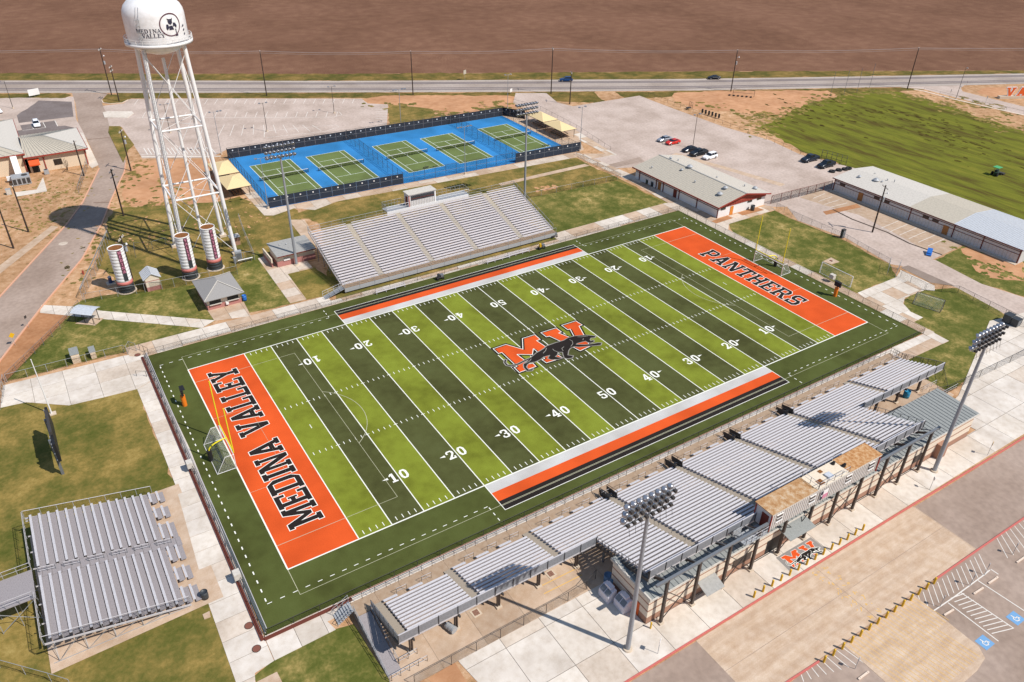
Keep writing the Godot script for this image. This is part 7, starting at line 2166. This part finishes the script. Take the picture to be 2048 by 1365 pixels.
func build_vehicles() -> void:
	car("sedan", Vector3(91.7, 0.03, -72.3), PI, plain("a9adb4", 0.3, 0.5), "silver sedan parked beside the red car")
	car("sedan", Vector3(92.1, 0.03, -69.1), PI, plain("d02a1c", 0.3, 0.0), "bright red coupe parked beside the silver sedan")
	car("sedan", Vector3(91.9, 0.03, -62.0), PI, plain("1a1b22", 0.25, 0.2), "black sedan parked under the lot lamp post")
	car("pickup", Vector3(91.9, 0.03, -58.3), PI, plain("20242a", 0.3, 0.2), "dark pickup truck parked between the black sedan and the white car", "pickup_truck", "pickup")
	car("suv", Vector3(92.6, 0.03, -54.6), PI + 0.08, plain("f0f0f2", 0.3, 0.0), "white crossover car parked nearest the field house roof")
	car("pickup", Vector3(115.5, 0.03, -39.1), PI, plain("1d2736", 0.3, 0.2), "dark blue pickup truck parked left of the pair by the practice field", "pickup_truck", "pickup")
	car("pickup", Vector3(115.6, 0.03, -33.7), PI, plain("1b222c", 0.3, 0.2), "dark blue pickup truck parked beside the stacked tyres", "pickup_truck", "pickup")
	car("suv", Vector3(-62.2, 0.03, -176.6), -PI * 0.5, plain("eef0f4", 0.3, 0.0), "white crossover in a marked bay beside the school roof", "car", "car", "")
	car("suv", Vector3(-71.2, 0.03, -197.0), -PI * 0.4, plain("eef0f4", 0.3, 0.0), "white car cut by the left edge in the school lot", "car", "car", "")
	car("suv", Vector3(105.5, 0.03, -140.6), PI - 0.49, plain("1c4274", 0.3, 0.3), "blue car driving on the highway near the tall utility pole", "car", "car", "cars on the highway")
	car("sedan", Vector3(155.4, 0.03, -116.2), PI - 0.45, plain("15171f", 0.3, 0.3), "black car driving on the highway above the bare earth", "car", "car", "cars on the highway")
	var m := thing("mower", "ride-on mower with green sun canopy on the practice field", "mower", Vector3(150.6, 0, -6.2))
	var p := Vector3(150.6, 0, -6.2)
	put(m, "body", loft([ring(-1.2, 0.5, 0.4, 0.4, 1.0, 0.1), ring(0.2, 0.55, 0.45, 0.4, 1.1, 0.1), ring(1.4, 0.45, 0.35, 0.45, 1.2, 0.1)]), plain("243d2a", 0.5), Transform3D(Basis(Vector3.UP, 0.4), p))
	for s: float in [-0.75, 0.75]:
		pipe(m, "wheel", M.rubber, p + Vector3(-0.9, 0.55, s), p + Vector3(-0.9, 0.55, s + 0.2), 0.55, -1.0, 14)
		pipe(m, "wheel", M.rubber, p + Vector3(1.0, 0.35, s), p + Vector3(1.0, 0.35, s + 0.15), 0.35, -1.0, 14)
		pipe(m, "canopy_post", M.steel_dark, p + Vector3(-0.6, 1.0, s * 0.7), p + Vector3(-0.6, 2.2, s * 0.7), 0.04)
	box(m, "seat", M.black, p + Vector3(-0.5, 1.2, 0), Vector3(0.5, 0.5, 0.6))
	box(m, "canopy", M.green_roof, p + Vector3(-0.3, 2.25, 0), Vector3(1.9, 0.1, 1.7))
	box(m, "mower_deck", M.steel_dark, p + Vector3(1.9, 0.3, 0), Vector3(1.0, 0.3, 2.4))

func post_sign(at: Vector3, h: float, size: Vector2, m: Material, label: String, turn: float, group := "") -> Node3D:
	var g := thing("sign", label, "sign", at, group)
	pipe(g, "post", M.galv, at, at + Vector3(0, h, 0), 0.03)
	box(g, "plate", m, at + Vector3(0, h - size.y * 0.5, 0) + Vector3(sin(turn), 0, cos(turn)) * 0.04, Vector3(size.x, size.y, 0.03), turn)
	return g

func bench(at: Vector3, l: float, turn: float, label: String) -> void:
	var g := thing("team_bench", label, "bench", at, "aluminium benches on the far sideline")
	var X := Vector3(cos(turn), 0, -sin(turn))
	var Z := Vector3(sin(turn), 0, cos(turn))
	bar(g, "seat", M.alu, at - X * l * 0.5 + Vector3(0, 0.45, 0), at + X * l * 0.5 + Vector3(0, 0.45, 0), 0.28, 0.05)
	bar(g, "backrest", M.alu, at - X * l * 0.5 + Vector3(0, 0.8, 0) - Z * 0.2, at + X * l * 0.5 + Vector3(0, 0.8, 0) - Z * 0.2, 0.04, 0.25)
	var n := int(l / 1.8)
	for i in n + 1:
		var p := at - X * l * (0.5 - i / float(n)) * 0.96
		bar(g, "leg", M.alu, p, p + Vector3(0, 0.9, 0) - Z * 0.2, 0.05, 0.05)
		bar(g, "leg", M.alu, p + Z * 0.12, p + Z * 0.12 + Vector3(0, 0.45, 0), 0.05, 0.05)

func barrel(at: Vector3, r: float, h: float, m: Material, label: String) -> void:
	var g := thing("barrel", label, "bin", at)
	put(g, "drum", lathe(PackedVector2Array([Vector2(0.02, 0), Vector2(r * 0.95, 0.0), Vector2(r, h * 0.3), Vector2(r * 1.03, h * 0.34), Vector2(r, h * 0.38), Vector2(r, h * 0.66), Vector2(r * 1.03, h * 0.7), Vector2(r, h * 0.74), Vector2(r * 0.97, h), Vector2(r * 0.9, h), Vector2(r * 0.85, h * 0.9), Vector2(0.02, h * 0.88)]), 18), m, Transform3D(Basis.IDENTITY, at))
	put(g, "rim", lathe(PackedVector2Array([Vector2(r * 0.9, h), Vector2(r * 1.03, h), Vector2(r * 1.03, h + 0.05), Vector2(r * 0.9, h + 0.05), Vector2(r * 0.9, h)]), 18), m, Transform3D(Basis.IDENTITY, at))

func play_clock(at: Vector3, face: float, label: String) -> void:
	var g := thing("play_clock", label, "play clock", at, "play clocks behind the end zones")
	pipe(g, "pad", M.orange_pad, at + Vector3(0, 0.05, 0), at + Vector3(0, 1.95, 0), 0.36, 0.36, 18)
	pipe(g, "post", M.steel_dark, at + Vector3(0, 1.9, 0), at + Vector3(0, 2.3, 0), 0.1)
	box(g, "display", M.black, at + Vector3(0, 2.75, 0), Vector3(0.3, 1.1, 1.4))
	box(g, "visor", M.black, at + Vector3(face * 0.3, 3.28, 0), Vector3(0.4, 0.05, 1.4))
	box(g, "face", M.screen, at + Vector3(face * 0.16, 2.75, 0), Vector3(0.02, 0.9, 1.2))

func build_small_things() -> void:
	goal_post(-54.9, 1.0, "yellow gooseneck goal post in the MEDINA VALLEY end zone")
	goal_post(54.9, -1.0, "yellow gooseneck goal post in the PANTHERS end zone")
	soccer_goal("white soccer goal with net behind the MEDINA VALLEY goal line", Vector3(-54.95, 0.06, -0.3), 0.0, 7.3, 2.44, 2.6, M.white)
	soccer_goal("white soccer goal with net behind the PANTHERS goal line", Vector3(55.2, 0.06, -0.1), PI, 7.4, 2.44, 2.8, M.white)
	soccer_goal("flat white practice soccer goal on the lawn beside the orange play clock", Vector3(63.61, 0.02, 10.29), 0.0, 7.4, 2.3, 0.3, M.white)
	soccer_goal("small dark netted goal on the round lawn near the east plaza", Vector3(70.51, 0.02, 26.46), 0.3, 5.0, 2.0, 1.6, M.steel_dark)
	play_clock(Vector3(-57.6, 0, -14.9), 1.0, "orange padded play clock behind the MEDINA VALLEY end zone")
	play_clock(Vector3(57.8, 0, 14.8), -1.0, "orange padded play clock behind the PANTHERS end zone")
	# scoreboard and flag pole
	var s := thing("scoreboard", "dark scoreboard seen edge on, on two steel posts over the left lawn", "scoreboard", Vector3(-75.4, 0, -11.5))
	for z: float in [-7.9, -13.0]:
		box(s, "post", M.steel, Vector3(-75.4, 3.0, z), Vector3(0.35, 6.0, 0.35))
	box(s, "cabinet", M.black, Vector3(-75.05, 4.6, -11.2), Vector3(0.35, 3.0, 9.4))
	box(s, "sign_panel", M.steel_dark, Vector3(-75.05, 6.45, -11.4), Vector3(0.3, 0.6, 5.6))
	for k in 3:
		box(s, "frame_rail", M.galv, Vector3(-75.3, 3.4 + k * 1.1, -11.2), Vector3(0.12, 0.12, 9.2))
	for k in 6:
		box(s, "frame_strut", M.galv, Vector3(-75.32, 4.6, -15.4 + k * 1.7), Vector3(0.1, 2.9, 0.1))
	var fp := thing("flag_pole", "bare white flag pole rising beside the scoreboard", "flag pole", Vector3(-75.1, 0, -23.1))
	box(fp, "base", M.concrete_up, Vector3(-75.1, 0.08, -23.1), Vector3(1.2, 0.16, 0.9))
	pipe(fp, "pole", M.white, Vector3(-75.1, 0.1, -23.1), Vector3(-75.1, 9.9, -23.1), 0.11, 0.06, 12)
	put(fp, "finial", lathe(PackedVector2Array([Vector2(0.01, 0), Vector2(0.1, 0.08), Vector2(0.01, 0.18)]), 10), M.white, Transform3D(Basis.IDENTITY, Vector3(-75.1, 9.9, -23.1)))
	# bollards
	for row in 2:
		for i in 14:
			var x := -10.2 + i * 1.535
			var at := Vector3(x, 0.05 if row == 0 else 0.02, 56.95 if row == 0 else 66.95)
			var b := thing("bollard", "yellow bollard, %s from the left in the %s" % [ORD[i], ["emblem side row", "parking lot side row"][row]], "bollard", at, "yellow bollards along the street")
			pipe(b, "post", M.yellow, at, at + Vector3(0, 1.0, 0), 0.13, -1.0, 12)
			put(b, "cap", lathe(PackedVector2Array([Vector2(0.13, 0), Vector2(0.11, 0.05), Vector2(0.05, 0.09), Vector2(0.005, 0.1)]), 12), M.yellow, Transform3D(Basis.IDENTITY, at + Vector3(0, 1.0, 0)))
	var b1 := thing("bollard", "lone yellow bollard at the corner of the stadium building", "bollard", Vector3(-23.31, 0.05, 53.81), "")
	pipe(b1, "post", M.yellow, Vector3(-23.31, 0.05, 53.81), Vector3(-23.31, 0.05, 53.81) + Vector3(0, 1.0, 0), 0.1, -1.0, 12)
	pipe(b1, "cap", M.yellow, Vector3(-23.31, 0.05, 53.81) + Vector3(0, 1.0, 0), Vector3(-23.31, 0.05, 53.81) + Vector3(0, 1.07, 0), 0.1, 0.03, 12)
	# signs
	post_sign(Vector3(-24.79, 0.06, 56.69), 2.4, Vector2(0.5, 0.6), M.white, "white sign on a thin post beside the near floodlight pole", 0.5)
	post_sign(Vector3(37.8, 0.06, 57.21), 2.5, Vector2(0.5, 0.5), M.yellow, "small yellow sign on a thin post on the eastern forecourt", 0.4)
	post_sign(Vector3(24.06, 0.06, 57.04), 2.3, Vector2(0.4, 0.5), M.white, "thin post sign on the forecourt behind the street kerb", 0.9)
	var k := 0
	for q: Vector3 in [Vector3(-8.04, 0.02, 69.29), Vector3(7.22, 0.02, 69.36), Vector3(13.19, 0.02, 69.43), Vector3(16.25, 0.02, 69.42), Vector3(22.38, 0.02, 69.46)]:
		post_sign(q, 2.0, Vector2(0.35, 0.5), M.roof_white, "accessible parking sign post, %s from the left along the lot" % ORD[k], 0.3, "accessible parking signs")
		k += 1
	k = 0
	for q in [[Vector3(-8.81, 0.02, 70.3), Vector3(-7.1, 0.02, 70.3)], [Vector3(6.54, 0.02, 70.32), Vector3(8.18, 0.02, 70.44)], [Vector3(12.33, 0.02, 70.4), Vector3(14.18, 0.02, 70.48)], [Vector3(15.33, 0.02, 70.46), Vector3(17.25, 0.02, 70.51)], [Vector3(21.47, 0.02, 70.49), Vector3(23.61, 0.02, 70.54)]]:
		var w := thing("wheel_stop", "pale concrete wheel stop, %s from the left in the parking lot" % ORD[k], "wheel stop", q[0], "wheel stops")
		bar(w, "block", M.kerb, q[0] + Vector3(0, 0.07, 0), q[1] + Vector3(0, 0.07, 0), 0.2, 0.14)
		for t: float in [0.15, 0.85]:
			pipe(w, "pin", M.steel_dark, q[0].lerp(q[1], t), q[0].lerp(q[1], t) + Vector3(0, 0.16, 0), 0.03)
		k += 1
	var ys := post_sign(Vector3(-78.06, 0.02, -47.09), 2.4, Vector2(0.75, 0.75), M.yellow, "yellow diamond road sign beside the west road", 0.5)
	ys.get_child(1).rotate_object_local(Vector3(0, 0, 1), PI * 0.25)
	post_sign(Vector3(-75.55, 0.02, -52.31), 2.4, Vector2(0.5, 0.5), M.steel_dark, "road sign seen from behind at the west road kerb", 0.8)
	post_sign(Vector3(-59.52, 0.02, -210.23), 2.6, Vector2(3.4, 2.0), M.white, "large blank white notice board on the highway verge", 0.3)
	post_sign(Vector3(78.89, 0.02, -135.97), 1.9, Vector2(1.3, 1.1), M.white, "white board sign at the tennis lot entrance", 0.4)
	post_sign(Vector3(74.13, 0.02, -159.59), 3.6, Vector2(1.5, 1.4), M.roof_tan, "small road sign on the far verge above the tennis courts", 0.4)
	post_sign(Vector3(210.68, 0.02, -57.36), 2.8, Vector2(0.7, 0.8), M.white, "white sign near the street lamp at the school drive", 0.8)
	post_sign(Vector3(212.59, 0.02, -45.59), 3.0, Vector2(0.7, 0.8), M.white, "white sign halfway along the school drive rail", 0.8)
	post_sign(Vector3(228.67, 0.02, -62.21), 2.4, Vector2(0.85, 0.85), M.red_trim, "red stop sign at the school drive junction", 0.5)
	# big sign letters at the right edge
	var v := thing("letter_sign", "large orange letters with white edges on a pale masonry base at the right edge", "sign", Vector3(230, 0, -45.5))
	var u := Vector3(0.9, 0, 0.436).normalized()
	var nrm := Vector3(-u.z, 0, u.x)
	var org := Vector3(225.3, 0, -47.6)
	var bs := Basis(u, Vector3.UP, nrm)
	bar(v, "plinth", M.concrete_up, org - u * 0.6 + Vector3(0, 0.45, 0), org + u * 16.0 + Vector3(0, 0.45, 0), 1.4, 0.9)
	var xx := 1.4
	for ch in ["V", "A"]:
		var gl := glyph(ch)
		var jn := join(ccw(gl[1]))
		for o: PackedVector2Array in grown(jn.outs, 0.06):
			put(v, "letter_edge", prism(Transform2D(Vector2(3.6, 0), Vector2(0, 2.9), Vector2(xx, 0.9)) * o, 0.3, Transform3D(bs, org)), M.white)
		for o: PackedVector2Array in jn.outs:
			put(v, "letter", prism(Transform2D(Vector2(3.6, 0), Vector2(0, 2.9), Vector2(xx, 0.9)) * o, 0.36, Transform3D(bs, org)), M.orange)
		xx += 4.2
	# benches and gear on the far sideline
	bench(Vector3(-15.16, 0.08, -31.49), 6.2, 0.0, "aluminium bench at the left end of the visitors' team area")
	bench(Vector3(9.32, 0.08, -31.46), 5.6, 0.0, "aluminium bench nearest midfield in the visitors' team area")
	bench(Vector3(14.58, 0.08, -31.72), 5.4, 0.0, "aluminium bench at the right end of the visitors' team area")
	for q in [[Vector3(-4.82, 0.06, -30.76), M.tank_black, "dark equipment cart on the far sideline below the visitors' aisle"], [Vector3(20.26, 0.06, -31.71), M.yellow, "equipment cart with yellow drink cooler on the far sideline"], [Vector3(25.9, 0.06, -35.08), M.tank_black, "dark wheeled bins at the right foot of the visitors' grandstand"]]:
		var p: Vector3 = q[0]
		var c := thing("equipment_cart", q[2], "cart", p)
		box(c, "bed", M.steel_dark, p + Vector3(0, 0.5, 0), Vector3(1.6, 0.12, 0.8))
		for sx: float in [-0.6, 0.6]:
			for sz: float in [-0.35, 0.35]:
				pipe(c, "wheel", M.rubber, p + Vector3(sx, 0.2, sz), p + Vector3(sx, 0.2, sz + 0.08), 0.2, -1.0, 10)
		pipe(c, "cooler", q[1], p + Vector3(-0.3, 0.56, 0), p + Vector3(-0.3, 1.25, 0), 0.28, 0.25, 12)
		box(c, "crate", M.steel, p + Vector3(0.4, 0.8, 0), Vector3(0.6, 0.45, 0.6))
	barrel(Vector3(-64.32, 0.06, 23.45), 0.42, 1.0, M.tank_black, "black trash bin at the near corner of the left bleacher")
	barrel(Vector3(-40.29, 0.02, -42.25), 0.4, 1.1, M.blue_bin, "blue barrel at the right corner of the concession stand")
	barrel(Vector3(40.27, 0.04, 42.29), 0.5, 1.2, M.blue_teal, "teal blue barrel under the right wing of the home grandstand")
	barrel(Vector3(65.02, 0.05, -49.03), 0.4, 1.0, M.green_bin, "dark green bin at the long shaded wall of the field house")
	barrel(Vector3(65, 0.05, -47.02), 0.45, 1.1, M.tank_black, "black bin beside the green bin at the field house wall")
	barrel(Vector3(75.47, 0.08, -23), 0.5, 1.2, M.tank_black, "grey black tank on the mulch bed at the red gable end")
	barrel(Vector3(-23.35, 0.04, 46.13), 0.5, 1.2, M.blue_dull, "dull blue bin behind the ice chests, nearer the fence")
	barrel(Vector3(-23.04, 0.04, 46.78), 0.5, 1.3, M.blue_dull, "dull blue bin behind the ice chests, nearer the wall")
	var cul := thing("drain_pipe", "grey corrugated pipe section lying under the left wing of the home grandstand", "pipe", Vector3(-42.42, 0.04, 42.16))
	var cp := Vector3(-42.4, 0, 42.13)
	for i in 6:
		pipe(cul, "pipe_ring", M.galv, cp + Vector3(-0.15 + i * 0.06, 0.45, -0.55 + i * 0.2), cp + Vector3(-0.1 + i * 0.06, 0.45, -0.37 + i * 0.2), 0.42 if i % 2 == 0 else 0.45, -1.0, 14)
	var sw := thing("play_slide", "blue plastic play piece lying on the drive by the parking pad", "toy", Vector3(90.74, 0.03, 13.34))
	var sp := Vector3(90.81, 0, 13.31)
	bar(sw, "panel", M.blue_bin, sp + Vector3(-1.0, 0.2, 0.5), sp + Vector3(1.1, 0.9, -0.6), 1.0, 0.25)
	box(sw, "side", M.blue_bin, sp + Vector3(-0.2, 0.35, 0.1), Vector3(1.2, 0.6, 0.6), 0.5)
	# cabinets near the tower and by the east drive
	for q in [[Vector3(-36.2, 0, -60.07), Vector3(1.2, 1.7, 0.8), M.galv, "grey electrical cabinet at the foot of the water tower leg"], [Vector3(-37.41, 0, -58.48), Vector3(0.5, 1.3, 0.5), M.galv, "narrow meter pedestal beside the electrical cabinet"], [Vector3(77.42, 0, 37.91), Vector3(1.6, 1.7, 1.3), M.tank_black, "dark transformer cabinet beside the eastern drive, left one"], [Vector3(77.44, 0, 39.33), Vector3(1.3, 1.5, 1.2), M.tank_black, "dark transformer cabinet beside the eastern drive, right one"], [Vector3(81.45, 0, -1.91), Vector3(0.9, 2.0, 0.6), M.steel_dark, "dark instrument cabinet on the fence of the goal practice lawn"]]:
		var p: Vector3 = q[0]
		var c := thing("cabinet", q[3], "cabinet", p)
		box(c, "housing", q[2], p + Vector3(0, q[1].y * 0.5, 0), q[1])
		box(c, "door", M.steel, p + Vector3(0, q[1].y * 0.5, q[1].z * 0.5 + 0.02), Vector3(q[1].x * 0.8, q[1].y * 0.8, 0.03))
		box(c, "cap", q[2], p + Vector3(0, q[1].y + 0.03, 0), q[1] * Vector3(1.08, 0, 1.08) + Vector3(0, 0.06, 0))
	var ph := thing("valve_house", "small rusty brown valve house with pale roof behind the tower leg", "shed", Vector3(-34.88, 0, -67.33))
	var pp := Vector3(-34.88, 0, -67.33)
	box(ph, "wall", M.brick_brown, pp + Vector3(0, 0.9, 0), Vector3(1.8, 1.8, 1.6))
	box(ph, "roof", M.roof_pale, pp + Vector3(0, 1.86, 0), Vector3(2.2, 0.12, 2.0))
	var rk := thing("pipe_rack", "white pipe rack with valves beside the electrical cabinet", "pipework", Vector3(-35.53, 0, -57.74))
	var rp := Vector3(-35.53, 0, -57.74)
	for i in 3:
		pipe(rk, "pipe", M.white, rp + Vector3(-1.5, 0.35 + i * 0.25, -0.4 + i * 0.3), rp + Vector3(1.5, 0.35 + i * 0.25, -0.4 + i * 0.3), 0.1)
	for x: float in [-1.2, 0.0, 1.2]:
		pipe(rk, "stand", M.steel, rp + Vector3(x, 0, 0), rp + Vector3(x, 0.9, 0), 0.05)
	# tyres and frames by the practice field
	k = 0
	for q: Vector3 in [Vector3(113.66, 0, -30.15), Vector3(116.13, 0, -29.88), Vector3(118.1, 0, -29.48), Vector3(119.55, 0, -29.38)]:
		var t := thing("tyre", "large black tractor tyre, %s from the left beside the dark pickups" % ORD[k], "tyre", q, "tractor tyres by the practice field")
		put(t, "tread", lathe(PackedVector2Array([Vector2(0.35, 0.05), Vector2(0.75, 0.0), Vector2(0.85, 0.12), Vector2(0.85, 0.4), Vector2(0.75, 0.52), Vector2(0.35, 0.47), Vector2(0.35, 0.05)]), 22), M.rubber, Transform3D(Basis.IDENTITY, q))
		put(t, "bead", lathe(PackedVector2Array([Vector2(0.33, 0.1), Vector2(0.4, 0.06), Vector2(0.4, 0.46), Vector2(0.33, 0.42), Vector2(0.33, 0.1)]), 22), M.steel_dark, Transform3D(Basis.IDENTITY, q))
		k += 1
	var cg := thing("blocking_sled", "dark tubular cage frame at the edge of the practice field", "training frame", Vector3(120.24, 0, -35.08))
	for i in 6:
		var a: Vector3 = Vector3(119.59, 0, -38.61).lerp(Vector3(121.09, 0, -31.51), i / 5.0)
		pipe(cg, "upright", M.steel_dark, a, a + Vector3(0, 2.0, 0), 0.05)
		pipe(cg, "upright", M.steel_dark, a + Vector3(1.8, 0, -1.2), a + Vector3(1.8, 2.0, -1.2), 0.05)
		pipe(cg, "cross_tube", M.steel_dark, a + Vector3(0, 2.0, 0), a + Vector3(1.8, 2.0, -1.2), 0.05)
	for o in [Vector3(0, 2, 0), Vector3(1.8, 2, -1.2), Vector3(0, 1, 0)]:
		pipe(cg, "side_tube", M.steel_dark, Vector3(119.59, 0, -38.61) + o, Vector3(121.09, 0, -31.51) + o, 0.05)
	var sl := thing("blocking_sled", "row of dark blocking sled pads on the bare earth by the lot", "training sled", Vector3(120.58, 0, -86.8))
	for i in 6:
		var a: Vector3 = Vector3(120.82, 0, -86.66).lerp(Vector3(121.54, 0, -79.97), i / 5.0)
		box(sl, "pad", M.black, a + Vector3(0, 0.9, 0), Vector3(0.5, 1.2, 0.4))
		bar(sl, "runner", M.steel_dark, a + Vector3(0, 0.1, 0), a + Vector3(1.2, 0.3, -0.6), 0.08, 0.1)
	var tw := thing("volleyball_net", "dark net frame standing on the bare earth near the highway", "net frame", Vector3(144.95, 0, -96.92))
	railing(tw, Vector3(145.53, 0, -97.08), Vector3(150.06, 0, -91.62), 2.2, 1, M.steel_dark, M.steel_dark, 0.06)
	for i in 6:
		var a: Vector3 = Vector3(144.16, 0, -97.36).lerp(Vector3(148.8, 0, -91.85), i / 5.0)
		box(tw, "anchor_block", M.black, a + Vector3(0, 0.2, 0), Vector3(0.6, 0.4, 0.5))
	var st2 := thing("blocking_sled", "dark chair shaped sled on the bare earth beside the lot corner", "training sled", Vector3(120.24, 0, -92.39))
	var sq := Vector3(120.24, 0, -92.39)
	box(st2, "seat", M.steel_dark, sq + Vector3(0, 0.6, 0), Vector3(1.6, 0.12, 1.2))
	railing(st2, sq + Vector3(0.8, 0.1, -0.6), sq + Vector3(0.8, 0.1, 0.9), 2.2, 2, M.steel_dark, M.steel_dark, 0.05)
	# small covers and hydrants
	k = 0
	for q in [[Vector2(-61.21, 29.83), "brown round manhole cover nearer the turf corner on the walkway"], [Vector2(-61.38, 33.18), "brown round manhole cover farther from the turf corner on the walkway"], [Vector2(-61.03, -33.25), "brown round manhole cover by the plaza gate"]]:
		var c := thing("manhole_cover", q[1], "manhole cover", v3(q[0], 0.05))
		pipe(c, "lid", M.rail_brown, v3(q[0], 0.04), v3(q[0], 0.075), 0.42, -1.0, 20)
		pipe(c, "ring", M.steel_brown, v3(q[0], 0.04), v3(q[0], 0.066), 0.5, -1.0, 20)
	for q in [[Vector2(-38.86, 41.69), "square iron drain grate in the lane under the left wing"], [Vector2(-28.43, 41.6), "square iron drain grate in the lane near the yellow lane lines"], [Vector2(69.73, 4.47), "square iron drain grate on the concrete pad of the practice lawn"]]:
		var c := thing("drain_grate", q[1], "drain", v3(q[0], 0.04))
		box(c, "frame", M.concrete_up, v3(q[0], 0.05), Vector3(1.1, 0.07, 1.1), 0.1)
		for i in 5:
			box(c, "grate_bar", M.rail_brown, v3(q[0], 0.09) + Vector3(-0.28 + i * 0.14, 0, 0), Vector3(0.1, 0.03, 0.75))
	var hy := thing("fire_hydrant", "small red fire hydrant on the bare ground beside the west road", "hydrant", Vector3(-64.43, 0, -68.92))
	var hp := Vector3(-64.43, 0, -68.92)
	pipe(hy, "barrel", M.red_trim, hp, hp + Vector3(0, 0.75, 0), 0.16, 0.14, 12)
	pipe(hy, "bonnet", M.red_trim, hp + Vector3(0, 0.75, 0), hp + Vector3(0, 0.95, 0), 0.17, 0.05, 12)
	pipe(hy, "nozzle", M.red_trim, hp + Vector3(-0.28, 0.5, 0), hp + Vector3(0.28, 0.5, 0), 0.07, -1.0, 8)
	for q in [[Vector3(-60.39, 0.05, 0.62), "small grey covered box on the brown railed fence near the soccer goal"], [Vector3(-60.4, 0.05, 23.13), "small grey covered box on the brown railed fence near the bleacher"], [Vector3(62.08, 0.05, 10.54), "grey covered box on the fence beside the orange play clock"]]:
		var p: Vector3 = q[0]
		var c := thing("camera_box", q[1], "box", p, "covered boxes on the end fences")
		box(c, "case", M.roof_pale, p + Vector3(0, 1.2, 0), Vector3(0.8, 0.9, 1.0))
		for sz: float in [-0.35, 0.35]:
			pipe(c, "leg", M.steel, p + Vector3(0, 0, sz), p + Vector3(0, 0.8, sz), 0.04)
	# dead shrub beside the school
	var tr := thing("bare_shrub", "leafless grey shrub against the cream school wall", "shrub", Vector3(-59.41, 0, -132.49))
	var tp := Vector3(-59.41, 0, -132.49)
	for i in 9:
		var a := i * 0.7
		var e := tp + Vector3(cos(a) * (0.5 + 0.1 * (i % 3)), 2.2 + (i % 4) * 0.35, sin(a) * 0.5)
		pipe(tr, "branch", M.wood_pole, tp, e, 0.05, 0.02, 5)
		for j in 3:
			pipe(tr, "twig", M.wood_pole, tp.lerp(e, 0.5 + j * 0.2), tp.lerp(e, 0.5 + j * 0.2) + Vector3(cos(a + j * 2.0) * 0.4, 0.4, sin(a + j * 2.0) * 0.4), 0.02, 0.01, 4)

func build_all() -> void:
	build_home_stand()
	build_press_box()
	build_home_building()
	build_visitor_stand()
	build_west_bleacher()
	build_field_house()
	build_long_building()
	build_school()
	build_tower()
	build_tanks()
	build_small_buildings()
	build_tennis()
	build_lights_and_poles()
	build_fences()
	build_vehicles()
	build_small_things()

func _ready() -> void:
	make_materials()
	setup_view()
	build_ground()
	build_patches()
	build_field()
	build_all()
